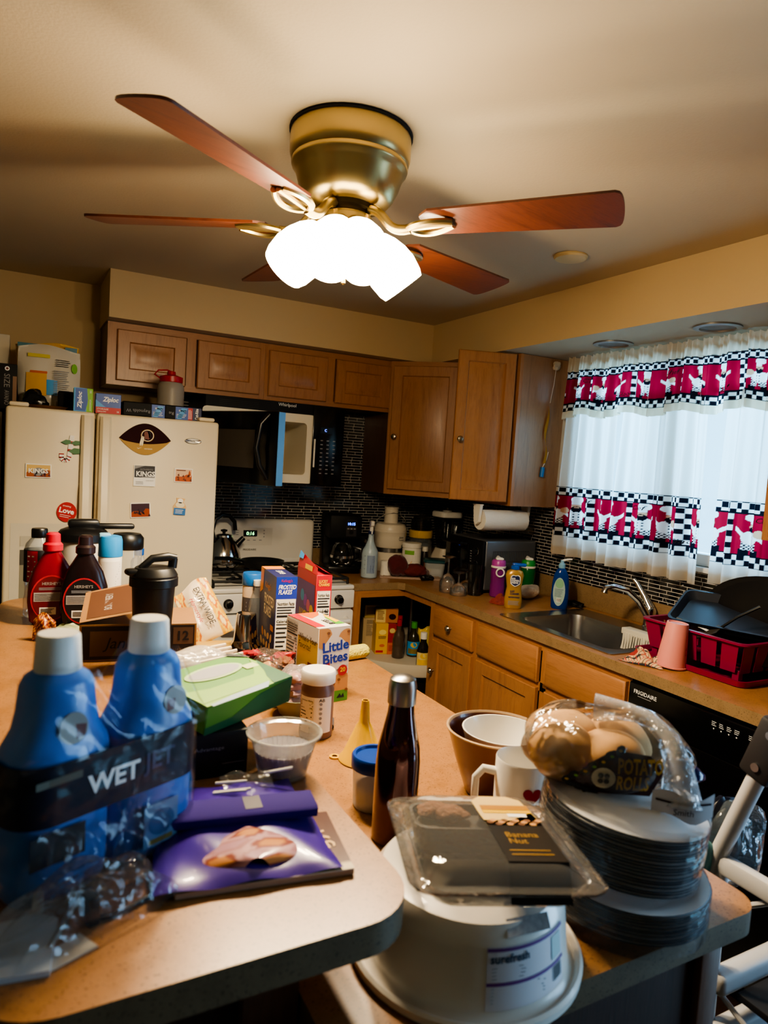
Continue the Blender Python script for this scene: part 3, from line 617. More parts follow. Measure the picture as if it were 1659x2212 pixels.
# ================================================================== recessed lights and detector cover
p = at(1233, 553, 'z', CZ)
o = MB().lathe([(.062, -.0005), (.062, -.006), (.056, -.012), (.02, -.016), (.001, -.016)], mat('cream plastic cover', '#c9b382', .5), 32).build('smoke_detector', None, (p.x, p.y, CZ)); tag(o, 'round cream cover plate on the ceiling near the window side', 'smoke detector')
for i, (px, py) in enumerate(((1329, 743), (1543, 704))):
    p = at(px, py, 'z', SZ)
    o = thing('recessed_light', ['unlit recessed light in the soffit nearer the wall cabinet', 'unlit recessed light in the soffit at the right, farther from the cabinet'][i], 'recessed light', (-.205, p.y, SZ), 0, 'recessed lights over the sink')
    MB().lathe([(.086, -.0005), (.086, -.006), (.065, -.008), (.062, -.001)], mat('nickel trim ring', '#8f8b86', .35, .7), 32, cap0=False, cap1=False).build('trim_ring', o)
    MB().lathe([(.062, -.002), (.06, -.0012), (.001, -.0012)], mat('dim baffle', '#6e6763', .4), 32, cap0=False).build('baffle', o)
# ================================================================== on top of the refrigerator
FT = FZ+.0145
LBL = mat('pale label', '#d9d5cb', .55); BLUEP = mat('blue print', '#1c4fa3', .4); SKYP = mat('sky blue print', '#2f8fd0', .4); LIME = mat('lime print', '#79b52e', .45); REDP = mat('red print', '#b5202a', .45)
NAVY = mat('navy print', '#1a2350', .45)
def card(o, x0, x1, y0, y1, z0, z1, m, bev=.0015): return MB().box(x0, x1, y0, y1, z0, z1, m, bev, 1)
def nutri(m, f, x0, x1, y0, y1, bg=INKW, title='Nutrition Facts', rows=9):
    """a nutrition panel: heading, heavy rules and small print"""
    m.rect(f, x0, x1, y0, y1, bg); f2 = lambda u, v: f(u, v)
    def g(u, v):
        p = f(u, v); q = f(u, v); return q
    return m
def lift(f, e, ax='y', s=-1):
    if ax == 'y': return lambda u, v: (lambda p: (p[0], p[1]+s*e, p[2]))(f(u, v))
    if ax == 'x': return lambda u, v: (lambda p: (p[0]+s*e, p[1], p[2]))(f(u, v))
    return lambda u, v: (lambda p: (p[0], p[1], p[2]+s*e))(f(u, v))
def facts(m, f, f2, x0, x1, y0, y1, bg=INKW, title='Nutrition Facts', rows=10):
    m.rect(f, x0, x1, y0, y1, bg); w = x1-x0; h = y1-y0; s = w*.05
    m.text(title, h*.045, off(f2, (x0+x1)/2, y1-h*.06), INK, bold=.02, w=w*.86)
    m.rect(f2, x0+s, x1-s, y1-h*.115, y1-h*.1, INK); m.bars(f2, x0+s, x1-s, y1-h*.2, y1-h*.125, 2, INK, .35)
    m.rect(f2, x0+s, x1-s, y1-h*.235, y1-h*.21, INK); m.text('Calories', h*.035, off(f2, x0+s, y1-h*.29), INK, al='l', bold=.02); m.text('140', h*.05, off(f2, x1-s*1.5, y1-h*.285), INK, al='r', bold=.02)
    m.rect(f2, x0+s, x1-s, y1-h*.335, y1-h*.325, INK); m.bars(f2, x0+s, x1-s*3, y0+h*.06, y1-h*.35, rows, INK, .32, .5); m.bars(f2, x1-s*3.2, x1-s, y0+h*.25, y1-h*.35, rows-3, INK, .3, .5)
# freezer bag boxes
o = thing('bag_box', 'upright blue and green sandwich bag box on the refrigerator', 'box', (-2.278, -.74, FT))
m = card(o, -.036, .036, -.02, .02, 0, .096, LIME); f = front(-.02); m.rect(f, -.036, .012, 0, .096, SKYP); m.poly(front(-.02, .001), [(-.03, .004), (.008, .004), (.015, .03), (.017, .05), (.013, .094), (-.03, .094)], BLUEP)
m.text('Ziploc', .016, off(front(-.02, .0016), -.012, .047, PI/2), INKW, bold=.03, shear=.25, w=.07); m.text('SANDWICH', .006, off(front(-.02, .0016), .026, .028, PI/2), INKW, w=.045); m.text('90', .008, off(front(-.02, .0016), .027, .082, PI/2), INKW); m.build('carton', o)
o = thing('bag_box', 'blue and red gallon storage bag box lying beside the sandwich bag box', 'box', (-2.182, -.73, FT))
m = card(o, -.049, .049, -.03, .03, 0, .082, BLUEP); f = front(-.03); m.rect(f, -.049, .049, 0, .026, REDP); m.poly(f, [(-.049, .026), (-.01, .026), (-.049, .055)], SKYP); f = front(-.03, .0012)
m.text('Ziploc', .019, off(f, .008, .056), INKW, bold=.03, shear=.25, w=.062); m.text('STORAGE', .007, off(f, -.022, .018), INKW, w=.044); m.text('GALLON', .0055, off(f, -.026, .008), INKW, w=.033); m.text('38', .007, off(f, .037, .010), INKW); m.build('carton', o)
MB().quad((-.045, -.02, .0825), (.02, -.03, .094), (.02, .02, .096), (-.045, .02, .084), mat('kraft flap', '#a88a5e', .7)).build('flap', o)
for i, (x, w_, lb) in enumerate(((-2.040, .172, 'longer black foil wrap box with blue end, beside the red-lidded jug'), (-1.905, .10, 'shorter black foil wrap box with blue end, under the red-lidded jug'))):
    o = thing('foil_box', lb, 'box', (x, -.725, FT), 0, 'foil wrap boxes on the refrigerator')
    m = card(o, -w_/2, w_/2, -.035, .035, 0, .060, BLACKM, .004); f = front(-.035)
    m.rect(f, w_/2-.055, w_/2-.001, .001, .055, BLUEP); f2 = front(-.035, .0012); m.poly(f2, [(w_/2-.05, .004), (w_/2-.03, .004), (w_/2-.005, .05), (w_/2-.03, .05)], SKYP); m.text('Oven', .010, off(f2, w_/2-.026, .038, PI+.0), INKW, bold=.03, shear=.2, w=.03); m.bars(f2, w_/2-.05, w_/2-.008, .008, .026, 3, INKW, .3)
    m.text('Reynolds W' if i == 0 else 'Re', .014, off(f2, w_/2-.06-(.05 if i == 0 else .013), .025, PI), GREY, w=.095 if i == 0 else .02); m.build('carton', o)
o = thing('wax_paper_box', 'small red and navy wax paper box at the right of the foil boxes', 'box', (-1.828, -.725, FT))
m = card(o, -.032, .032, -.03, .03, 0, .058, NAVY, .002); f = front(-.03); m.rect(f, -.03, -.008, .002, .054, REDP); f = front(-.03, .0012); m.text('Cut-Rite', .013, off(f, .010, .03, PI/2+.0), INKW, bold=.02, w=.048); m.bars(off(f, -.019, .028, PI/2), -.022, .022, -.008, .008, 3, INKW, .3); m.build('carton', o)
# squeeze jug with red lid
CLOUD = mat('cloudy plastic', '#9d968c', .4, trans=.15, alpha=1)
o = thing('squeeze_jug', 'cloudy plastic jug with red screw lid behind the foil boxes', 'jug', (-1.888, -.52, FT-.006))
MB().lathe([(.055, 0), (.06, .004), (.06, .15), (.056, .172), (.046, .186), (.043, .19)], CLOUD, 28).build('body', o)
l = MB().lathe([(.05, .184), (.052, .186), (.052, .21), (.04, .214), (.02, .22), (.018, .235), (.012, .237)], RED, 28).build('lid', o)
MB().tube([(-.05, 0, .2), (-.075, 0, .215), (-.06, 0, .235), (-.02, 0, .24), (.0, 0, .235)], .0035, RED, 6).build('strap', l)
# snack bags
def pouch(w, h, d, m, col=None, lean=0, seed=0, nu=22, nv=26):
    b = MB(); rnd = random.Random(seed); p = [rnd.random()*6 for _ in range(5)]
    for s in (-1, 1):
        def fn(u, v):
            x = (u-.5)*w*(1+.05*math.sin(v*3+p[0])); z = v*h+.012*math.sin(u*5+p[1])*v; e = (math.sin(PI*u)**.6)*(max(0, math.sin(PI*min(1, v*1.02)))**.55)
            y = s*d*.5*e*(1.25-.6*v)+.010*math.sin(9*u+p[2])*math.sin(7*v+p[3])*e+lean*v
            return (x, y, z)
        b.grid(fn, nu, nv, m, col)
    return b
CELLO = mat('shiny white film', '#cfc9bb', .22, coat=.5); CHIPB = mat('yellow chip print', '#d9a413', .35); TEALP = mat('teal print', '#2c6f80', .4)
o = thing('snack_bag', 'large white snack bag with yellow picture and nutrition panel, standing on the refrigerator', 'snack bag', (-2.395, -.50, FT-.006), 0)
pouch(.235, .285, .09, CELLO, lean=.05, seed=2).build('pouch', o)
def bagf(u, v):
    e = (math.sin(PI*min(1, max(0, u/.235+.5)))**.6)*(max(0, math.sin(PI*min(1, max(0, v/.285)*1.02)))**.55); return (u, -.045*e*(1.25-.6*v/.285)-.012+.05*v/.285, v)
m = MB()
for a, b, c, d, mm in ((-.09, -.012, .07, .165, CHIPB), (-.075, -.01, .165, .175, mat('orange print', '#d0641c', .4)), (-.085, .0, .235, .25, mat('lemon print', '#d8c62c', .4)), (-.1, -.03, .01, .07, LIME), (-.012, .03, .075, .14, SKYP)): m.rect(bagf, a, b, c, d, mm, 6)
fb = lambda u, v: (bagf(u, v)[0], bagf(u, v)[1]-.002, v)
m.bars(fb, .022, .085, .20, .235, 4, INK, .3); m.bars(fb, .015, .08, .07, .185, 14, GREY, .4); m.rect(fb, .02, .065, .015, .055, PAPER, 3); 
for i in range(7): m.rect(lambda u, v: (fb(u, v)[0], fb(u, v)[1]-.001, v), .027+.004*i, .029+.004*i, .02, .05, INK)
m.disc(fb, .098, .20, .012, .022, LIME)
m.build('print', o)
o = thing('snack_bag', 'yellow and teal snack bag standing behind the white one', 'snack bag', (-2.40, -.36, FT-.006), 0)
pouch(.25, .31, .07, CHIPB, lean=.02, seed=5).build('pouch', o); m = MB()
for a, b in ((-.12, -.03), (.07, .12)): m.rect(lambda u, v: (u, .002-.012*0-.01, v), a, b, .285, .305, TEALP)
m.build('print', o)
o = tag(MB().blob((0, 0, .04), (.036, .03, .045), mat('black foil', '#131316', .25), 10, .16, 4).blob((.02, -.01, .03), (.03, .02, .03), mat('black foil', '#131316', .25), 8, .2, 6).build('foil_packet', None, (-2.455, -.60, FT)), 'crumpled black foil packet in front of the snack bag', 'packet')
o = tag(MB().box(-.03, .03, -.03, .03, 0, .085, BLACKM, .006).build('black_carton', None, (-2.335, -.60, FT)), 'plain black carton between the snack bag and the sandwich bag box', 'box')
o = thing('serving_tray', 'shallow gold tray edge under the snack bag', 'tray', (-2.395, -.59, FT)); MB().lathe([(.065, .0), (.078, .012), (.08, .014), (.076, .013), (.063, .003), (.001, .003)], mat('brass tray', '#a3722e', .35, .8), 28, sx=1.0, sy=.55).build('dish', o)
o.location = (-2.41, -.70, FT)
# tall unit at the left with two boxes
o = thing('storage_cabinet', 'pale storage cabinet standing left of the refrigerator', 'cabinet', (-3.02, 0, 0))
GP = mat('pale grey laminate', '#b8b0a2', .5); MB().box(0, .45, -.55, -.02, 0, 1.674, GP, .004).build('carcass', o)
for i in (0, 1): q = MB().box(.005+.222*i, .223+.222*i, -.568, -.5505, .06, 1.66, GP, .004).build('door', o); MB().tube([(.20+.05*i, -.568, .9), (.20+.05*i, -.59, .92), (.20+.05*i, -.59, 1.05), (.20+.05*i, -.568, 1.07)], .005, STEEL, 8).build('handle', q)
o = thing('shoe_box', 'black carton with white sideways lettering at the left of the refrigerator top', 'box', (-2.63, -.49, 1.675)); m = MB().box(-.115, .112, -.05, .14, .0, .2, BLACKM, .003)
f = front(-.05); m.text('SIZE', .022, off(f, .075, .13, -PI/2), mat('dim print', '#8d8a86', .6), w=.055); m.text('AVANO', .018, off(f, .075, .06, -PI/2), mat('dim print', '#8d8a86', .6), w=.06); m.disc(f, .075, .18, .009, .009, INKW); m.disc(front(-.05, .0012), .075, .18, .005, .005, SKIN); m.rect(f, .096, .111, .02, .15, mat('carton tan', '#8a6a52', .6)); m.build('carton', o)
o = thing('moving_box', 'tall white carton behind the black one', 'box', (-2.72, -.22, 1.675)); m = MB().box(-.18, .17, -.12, .12, 0, .345, mat('white carton', '#c6bda9', .6), .003); m.build('carton', o)
for i, (py, lb) in enumerate(((905, 'black magnetic clip high on the left side of the refrigerator'), (948, 'black magnetic clip just below the first on the side of the refrigerator'))):
    p = at(8, py, 'y', -.70); MB_ = MB().box(-.012, 0, -.02, .02, -.03, .03, BLACK, .003); tag(MB_.build('magnetic_clip', None, (FX0+.0075, -.70, p.z)), lb, 'clip', 'clips on the refrigerator side')
# ================================================================== along the back counter
CT = .9146
def onc(px, y): return at(px, 1240, 'y', y).x
CLEAR = film('clear plastic', '#e8eef0', .10, .6, .06); CLEARG = film('clear glass', '#f2f6f6', .05, .9, .03); SMOKE = film('smoky glass', '#1a1c1a', .55, .8, .05); FROST = film('frosted plastic', '#d6dde0', .5, .4, .3)
BEIGE = mat('warm white appliance plastic', '#d9cfbd', .35)
# coffee maker
o = thing('coffee_maker', 'tall black coffee maker with blue clock display beside the range', 'coffee maker', (-.825, -.19, CT), -R(10))
MB().box(-.095, .095, -.13, .11, 0, .04, BLACK, .008).box(-.094, .094, .02, .109, .03, .33, BLACK, .008).build('body', o)
m = MB().box(-.095, .095, -.12, .11, .20, .335, BLACKM, .012); f = front(-.12); m.rect(f, -.0, .062, .215, .31, mat('dark chrome panel', '#2a2b2f', .25)); f = front(-.12, .0012); m.rect(f, .004, .058, .272, .302, BLACK); m.text('10:15', .016, off(front(-.12, .0018), .031, .287), mat('blue clock digits', '#3f6dff', em=6), w=.042)
m.disc(f, .03, .238, .013, .013, BLACK); 
for i in range(3): m.rect(f, .006+.019*i, .018+.019*i, .256, .262, GREY)
m.build('brew_head', o)
c_ = MB().lathe([(.055, .042), (.068, .06), (.07, .1), (.058, .15), (.045, .165), (.05, .175)], SMOKE, 24, (0, -.055), cap1=False).build('carafe', o)
MB().lathe([(.07, .085), (.0715, .086), (.0715, .1), (.07, .101)], CHROME, 24, (0, -.055), cap0=False, cap1=False).build('band', c_)
MB().tube([(.06, -.075, .15), (.10, -.10, .14), (.10, -.10, .08), (.065, -.08, .07)], .008, BLACK, 8).build('handle', c_)
MB().lathe([(.05, .0405), (.05, .0425), (.001, .0425)], STEEL, 24, (0, -.06)).build('warming_plate', o)
# grinder
o = thing('coffee_grinder', 'squat black countertop appliance right of the coffee maker', 'grinder', (-.655, -.125, CT), -R(10))
m = MB().box(-.055, .055, -.055, .055, 0, .14, BLACK, .012).box(-.05, .05, -.05, .05, .14, .205, BLACKM, .015); m.text('Char', .016, off(front(-.055), -.012, .055), INKW, shear=.3); m.build('body', o)
MB().lathe([(.012, 0), (.012, .008), (.008, .012), (.001, .012)], CHROME, 14).build('knob', o, (.01, -.05, .17), (PI/2, 0, 0))
# spray bottle
SPRAYL = mat('pale blue spray bottle plastic', '#b9cdd8', .3, trans=.25, sub=.2)
o = thing('spray_bottle', 'pale translucent spray bottle with white trigger near the counter edge', 'bottle', (-.757, -.45, CT), -R(20))
b = MB(); b.lathe([(.038, 0), (.045, .006), (.046, .03), (.046, .135), (.042, .155), (.03, .178), (.019, .205), (.0145, .23), (.014, .25)], SPRAYL, 28); f = around(.046)
m = b; m.rect(f, -.02, .026, .03, .13, mat('pale blue label', '#7d8fa8', .5), 8); f = around(.046, e=.0012); m.bars(f, -.016, .024, .09, .126, 5, NAVY, .4); m.bars(f, -.0, .022, .036, .075, 8, NAVY, .4)
for i in range(5): m.text('%d' % (i*4+4), .006, off(f, -.033, .03+.024*i), NAVY)
m.build('body', o)
MB().lathe([(.016, .246), (.017, .248), (.017, .262), (.013, .266)], NAVY, 18).build('collar', o)
t = MB().loft([[(-.009, y0, z), (.009, y0, z), (.009, y1, z), (-.009, y1, z)] for z, y0, y1 in ((.262, -.014, .012), (.285, -.016, .014), (.297, -.045, .022), (.315, -.05, .02), (.322, -.04, .01))], WHITE); t.tube([(0, -.018, .29), (0, -.038, .272), (0, -.035, .25)], [.006, .005, .004], WHITE, 8); t.build('trigger_head', o)
# juicer
o = thing('juice_extractor', 'tall cream juice extractor with steel band and feed chute', 'juicer', (-.505, -.215, CT), -R(12))
MB().lathe([(.088, 0), (.09, .006), (.088, .03), (.086, .115)], BEIGE, 40).build('base', o)
MB().lathe([(.088, .115), (.09, .117), (.09, .14), (.088, .142)], STEEL, 40, fn=lambda a, z: 1+.008*math.sin(a*2*PI*40)).build('band', o)
m = MB().lathe([(.09, .142), (.095, .15), (.096, .205), (.096, .232), (.0985, .236), (.0985, .243), (.096, .247)], BEIGE, 40); f = around(.0965); m.text('Juice', .013, off(f, .045, .207), INK, shear=.3, bold=.02); m.text('POWER', .008, off(f, .05, .192), INK, bold=.02); m.build('bowl', o)
MB().lathe([(.098, .247), (.097, .262), (.086, .282), (.06, .288), (.048, .29)], BEIGE, 40).build('lid', o)
MB().lathe([(.043, .286), (.041, .375), (.044, .378), (.044, .384), (.001, .384)], BEIGE, 28).build('chute', o); MB().lathe([(.016, .384), (.018, .392), (.012, .399), (.001, .4)], CHROME, 16).build('pusher', o)
m = MB(); m.tube([(-.1, 0, .15), (-.106, 0, .26), (-.09, -.01, .31), (-.045, -.02, .34), (.0, -.045, .35), (.045, -.02, .345), (.09, 0, .31), (.1, 0, .25), (.1, 0, .15)], .003, CHROME, 6); m.build('clamp_wire', o)
MB().box(.05, .085, -.115, -.06, .12, .165, BLACK, .006).tube([(.075, -.09, .15), (.10, -.13, .10)], [.014, .010], BLACK, 10).build('spout', o)
# big jar with yellow lid, dark glass lid lying on it
x = onc(905, -.2); o = thing('snack_barrel', 'clear plastic barrel jar with wide yellow lid behind the protein tub', 'jar', (x, -.19, CT))
MB().lathe([(.07, 0), (.075, .01), (.075, .17), (.066, .195), (.066, .2)], CLEAR, 28).build('body', o); MB().lathe([(.073, .198), (.074, .2), (.074, .24), (.07, .243), (.001, .243)], YEL, 36).build('lid', o)
MB().lathe([(.068, .005), (.068, .12), (.001, .125)], mat('pretzel brown', '#8a6a48', .8, var=.5, vs=60), 20).build('contents', o)
o = thing('glass_jar', 'dark glass jar with knobbed lid standing on the yellow barrel lid', 'jar', (x, -.19, CT+.2435)); MB().lathe([(.062, 0), (.066, .005), (.066, .06), (.05, .075)], SMOKE, 28).build('body', o); MB().lathe([(.05, .075), (.052, .078), (.045, .088), (.014, .094), (.016, .104), (.001, .107)], mat('dark lid', '#26221e', .35), 24).build('lid', o)
# protein tub
x = onc(888, -.36); o = thing('protein_tub', 'white supplement tub with green band and nutrition panel', 'tub', (x, -.35, CT), -R(15))
m = MB().lathe([(.054, 0), (.057, .004), (.057, .15), (.052, .155)], WHITE, 32); f = around(.057); m.rect(f, -.06, .0, .118, .142, LIME, 8); m.rect(f, .0, .058, .03, .142, PAPER, 8); f = around(.057, e=.0012); m.bars(f, .006, .05, .035, .13, 12, INK, .25); m.poly(f, [(-.04, .03), (-.034, .03), (-.01, .08), (-.014, .08)], mat('tan print', '#dcb57a', .5)); m.build('body', o)
MB().lathe([(.054, .155), (.059, .157), (.059, .18), (.055, .184), (.001, .184)], WHITE, 32, fn=lambda a, z: 1+.008*math.sin(a*2*PI*36)).build('lid', o)
x = onc(893, -.27); 
x = onc(916, -.33); o = thing('spice_bottle', 'slim dark bottle with white cap between the tub and the blender', 'bottle', (x, -.32, CT)); MB().lathe([(.022, 0), (.024, .004), (.024, .11), (.018, .13)], mat('dark spice', '#241a14', .4), 20).build('body', o); MB().lathe([(.019, .128), (.02, .13), (.02, .155), (.001, .157)], WHITE, 18).build('cap', o)
x = onc(899, -.27)
# small tub
x = onc(837, -.42); o = thing('small_tub', 'small white ribbed tub in front of the juicer', 'tub', (x, -.40, CT)); m = MB().lathe([(.03, 0), (.034, .004), (.034, .065)], WHITE, 24); m.bars(around(.034), -.02, .02, .015, .05, 5, GREY, .3); m.build('body', o); MB().lathe([(.033, .063), (.0355, .065), (.0355, .085), (.001, .087)], WHITE, 24, fn=lambda a, z: 1+.015*math.sin(a*2*PI*24)).build('lid', o)
# mitts and papers
o = tag(MB().box(-.17, .17, -.085, .085, 0, .003, mat('pinkish newsprint', '#b79e90', .8, var=.25, vs=90)).box(-.15, .18, -.07, .08, .0032, .006, mat('pale newsprint', '#a8917f', .8, var=.3, vs=70)).build('store_flyer', None, (-.50, -.455, CT), -R(25)), 'folded store flyers lying flat under the dark red mitts', 'paper')
CLOTHR = mat('dark red cloth', '#4e1014', .9, bump=.3, bs=60, sheen=.3); m = MB().blob((0, 0, .06), (.062, .05, .062), CLOTHR, 14, .09, 1).blob((.03, .0, .035), (.05, .045, .036), CLOTHR, 12, .1, 2)
tag(m.build('oven_mitt', None, (onc(858, -.47), -.47, CT+.009)), 'dark red cloth mitt bunched upright in front of the small tub', 'oven mitt', 'dark red mitts')
m = MB().blob((0, 0, .036), (.075, .05, .037), mat('worn red cloth', '#5e1c1a', .9, bump=.3, bs=60), 14, .1, 8).blob((.04, -.02, .024), (.04, .035, .025), CLOTHR, 12, .12, 9)
tag(m.build('oven_mitt', None, (onc(905, -.55), -.50, CT+.009)), 'dark red cloth mitt lying flat beside the bunched one', 'oven mitt', 'dark red mitts')
m = MB(); rnd = random.Random(5); P = [(.05*math.cos(i*1.1)*(1-.02*i), .03*math.sin(i*1.3), .008+.016*abs(math.sin(i*.9))) for i in range(26)]; m.tube(P, .006, BLACK, 7)
tag(m.build('charger_cable', None, (onc(925, -.6), -.585, CT)), 'tangled black cable at the end of the red mitts', 'cable')
# blender
x = onc(963, -.3); o = thing('blender', 'kitchen blender with dark glass jar and cream base', 'blender', (x, -.27, CT))
MB().loft([[(a, b, z) for a, b in rrect(-s, s, -s, s, .03)] for z, s in ((0, .085), (.01, .09), (.06, .088), (.085, .07), (.13, .055), (.14, .054))], BEIGE).box(-.04, .04, -.091, -.08, .02, .04, mat('grey buttons', '#7d766c', .4), .003).build('base', o)
j = MB().loft([[(a, b, z) for a, b in rrect(-s, s, -s, s, .03)] for z, s in ((.14, .045), (.16, .05), (.335, .07))], SMOKE, cap1=False).build('jar', o)
MB().tube([(.068, 0, .32), (.115, 0, .315), (.115, 0, .22), (.06, 0, .19)], .01, SMOKE, 8).build('handle', j)
MB().loft([[(a, b, z) for a, b in rrect(-s, s, -s, s, .03)] for z, s in ((.333, .07), (.337, .076), (.362, .076), (.37, .07))], WHITE).lathe([(.03, .37), (.03, .378), (.006, .382), (.007, .392), (.001, .394)], WHITE, 18).build('lid', o)
# food container
o = thing('food_container', 'clear food container with teal lid behind the wine glasses', 'container', (-.325, -.455, CT), -R(30))
MB().loft([[(a, b, z) for a, b in rrect(-s, s, -s, s, .02)] for z, s in ((0, .048), (.003, .05), (.085, .062))], FROST, cap1=False).build('tub', o); MB().loft([[(a, b, z) for a, b in rrect(-s, s, -s, s, .022)] for z, s in ((.083, .064), (.086, .067), (.096, .067), (.1, .062))], mat('teal plastic', '#1c4a50', .4)).build('lid', o)
o = tag(MB().box(-.03, .03, -.015, .015, 0, .085, mat('orange carton', '#c56a25', .5), .002).box(-.031, .031, -.0155, .0155, .02, .04, mat('yellow carton band', '#dcb83c', .5)).build('tea_box', None, (onc(925, -.38), -.385, CT)), 'small orange and yellow carton beside the food container', 'box')
# glasses
def wineglass(h, r):
    s = h/.19
    return [(r*.92, 0), (r*.96, .002), (r*1.0, .03*s), (r*.93, .06*s), (r*.6, .085*s), (.008, .098*s), (.0045, .11*s), (.0042, .165*s), (.008, .18*s), (.035, .188*s), (.037, .19*s), (.001, .1905*s)]
lab = ['tall upturned wine glass in front of the food container', 'short upturned wine glass with round bowl', 'upturned wine glass behind the smoky tumbler']
for i, (px, y, h, r) in enumerate(((966, -.90, .185, .043), (990, -.985, .115, .044), (1006, -.91, .115, .040))):
    o = MB().lathe(wineglass(h, r), CLEARG, 24, cap0=False).build('wine_glass', None, (onc(px, y), y, CT)); tag(o, lab[i], 'glass', 'upturned wine glasses'); 
    p = at(px, 1283, 'z', CT); o.location = (at(px, 1270, 'y', y).x, y, CT)
o = MB().lathe([(.001, .0), (.033, 0), (.035, .004), (.036, .03), (.042, .16), (.04, .16), (.034, .03), (.032, .016), (.001, .014)], SMOKE, 24).build('tumbler', None, (at(1025, 1270, 'y', -1.0).x, -1.0, CT)); tag(o, 'smoky glass tumbler standing right of the wine glasses', 'glass')
# toaster oven
o = thing('toaster_oven', 'black and grey countertop toaster oven facing the sink run', 'toaster oven', (-.035, -1.0, CT), 0)
GM = mat('grey metal case', '#6d7076', .35, .6); L, D_, H = .335, .355, .262; feet = .018
m = MB().box(-D_+.02, 0, 0, L, feet, feet+H, GM, .012, 3); m.rect(lambda u, v: (u, -.0006, v), -.29, -.05, .165, .225, mat('dark vent recess', '#3e4147', .5))
for i in range(20): m.box(-.285+.0118*i, -.279+.0118*i, -.0022, 0, .17, .22, GM)
m.build('case', o)
m = MB().box(-D_, -D_+.02, 0, L, feet+.003, feet+H-.003, BLACKM, .005); m.bars(lambda u, v: (-D_-.0006, u, v), .095, .11, .06, .22, 12, GREY, .3); m.build('front_panel', o)
m = MB().box(-D_-.012, -D_, .115, L-.008, feet+.03, feet+H-.03, mat('oven door glass', '#0d0c0c', .08), .004); dq = m.build('door', o)
MB().tube([(-D_-.012, .13, .245), (-D_-.045, .135, .25), (-D_-.045, L-.03, .25), (-D_-.012, L-.025, .245)], .008, BLACK, 8).build('handle', dq)
for z in (.07, .14, .21): MB().lathe([(.02, 0), (.02, .004), (.016, .018), (.001, .019)], BLACK, 18).lathe([(.0215, 0), (.0215, .003), (.0195, .004)], CHROME, 18).build('knob', o, (-D_, .055, z+feet-.01), (0, -PI/2, 0))
for x in (-.30, -.04):
    for y in (.05, L-.05): MB().cyl((x, y, 0), (x, y, feet+.002), .012, BLACK).build('foot', o)
# paper towels under the cabinet
o = thing('paper_towel_holder', 'white paper towel holder and roll fixed under the open cabinet', 'paper towel holder', (-.285, -1.0, 1.3835))
for x in (-.155, .155): MB().box(x-.012, x+.012, -.03, .03, -.005, 0, WHITE).prism([(-.03, 0), (.03, 0), (.02, -.09), (0, -.105), (-.02, -.09)], x-.008, x+.008, WHITE, 'yz').build('bracket', o)
MB().cyl((-.155, 0, -.08), (.155, 0, -.08), .012, WHITE).build('spindle', o)
TOWEL = mat('paper towel', '#dcd6cc', .85, bump=.2, bs=120)
m = MB(); m.tube([(-.14, 0, -.08), (.14, 0, -.08)], .052, TOWEL, 28); m.grid(lambda u, v: (-.14+.28*u, -.053*math.sin(v*PI*.9), -.08-.055*math.cos(v*PI*.9)+(-.0)), 1, 12, TOWEL); m.build('towel_roll', o)
# drinking bottles
def sport(label, px, y, c, cap, nm):
    o = thing('drinking_bottle', label, 'bottle', (at(px, 1240, 'y', y).x, y, CT), -R(25), 'coloured drinking bottles')
    MB().lathe([(.034, 0), (.038, .005), (.038, .06), (.035, .075), (.038, .09), (.038, .14), (.03, .158)], c, 28).build('body', o)
    MB().lathe([(.033, .156), (.036, .158), (.036, .182), (.03, .19), (.014, .193)], cap, 28).build('cap', o); l = MB().lathe([(.038, .15), (.0385, .152), (.0385, .158), (.036, .16)], WHITE, 28, cap0=False, cap1=False); l.box(-.02, .02, -.025, .005, .19, .203, WHITE, .006).tube([(.0, -.02, .198), (0, .03, .2)], .008, WHITE, 8).build('spout_strap', o)
    return o
PUR = mat('purple tinted plastic', '#8a2f86', .2, trans=.35, ior=1.3); PURC = mat('magenta plastic', '#a8429a', .35); GRN = mat('green tinted plastic', '#1f6a35', .2, trans=.35, ior=1.3); GRNC = mat('green plastic', '#2c8a3c', .35)
o = sport('purple drinking bottle with white spout in front of the toaster oven', 1076, -1.06, PUR, PURC, 0)
MB().tube([(.02*math.cos(2*PI*i/16), -.045, .13+.02*math.sin(2*PI*i/16)) for i in range(16)], .004, WHITE, 6, closed=True).build('carry_ring', o)
sport('green drinking bottle with white spout beside the purple one', 1140, -1.08, GRN, GRNC, 0)
# cleanser
GOLDB = mat('gold bottle plastic', '#b08a48', .3, .35)
o = thing('cleanser_bottle', 'gold soft cleanser bottle with blue cap and shield label', 'bottle', (-.43, -1.315, CT), -R(28))
def oval(w, d, z, n=28): return [(w*math.copysign(abs(math.cos(2*PI*i/n))**.8, math.cos(2*PI*i/n)), d*math.copysign(abs(math.sin(2*PI*i/n))**.8, math.sin(2*PI*i/n)), z) for i in range(n)]
m = MB().loft([oval(w_, d_, z) for w_, d_, z in ((.036, .02, 0), (.04, .023, .006), (.042, .024, .04), (.037, .021, .085), (.034, .02, .10), (.039, .022, .13), (.043, .023, .16), (.036, .02, .178), (.016, .015, .186))], GOLDB)
f = lambda u, v: (u, -.0246, v); f2 = lambda u, v: (u, -.0252, v)
SH = [(-.022, .155), (-.012, .162), (.0, .159), (.012, .162), (.022, .155), (.024, .14), (.022, .12), (.012, .112), (0, .106), (-.012, .112), (-.022, .12), (-.024, .14)]
m.poly(f, SH, INKW); m.poly(f2, [(x*.88, .135+(z-.135)*.88) for x, z in SH], NAVY); f3 = lambda u, v: (u, -.0258, v)
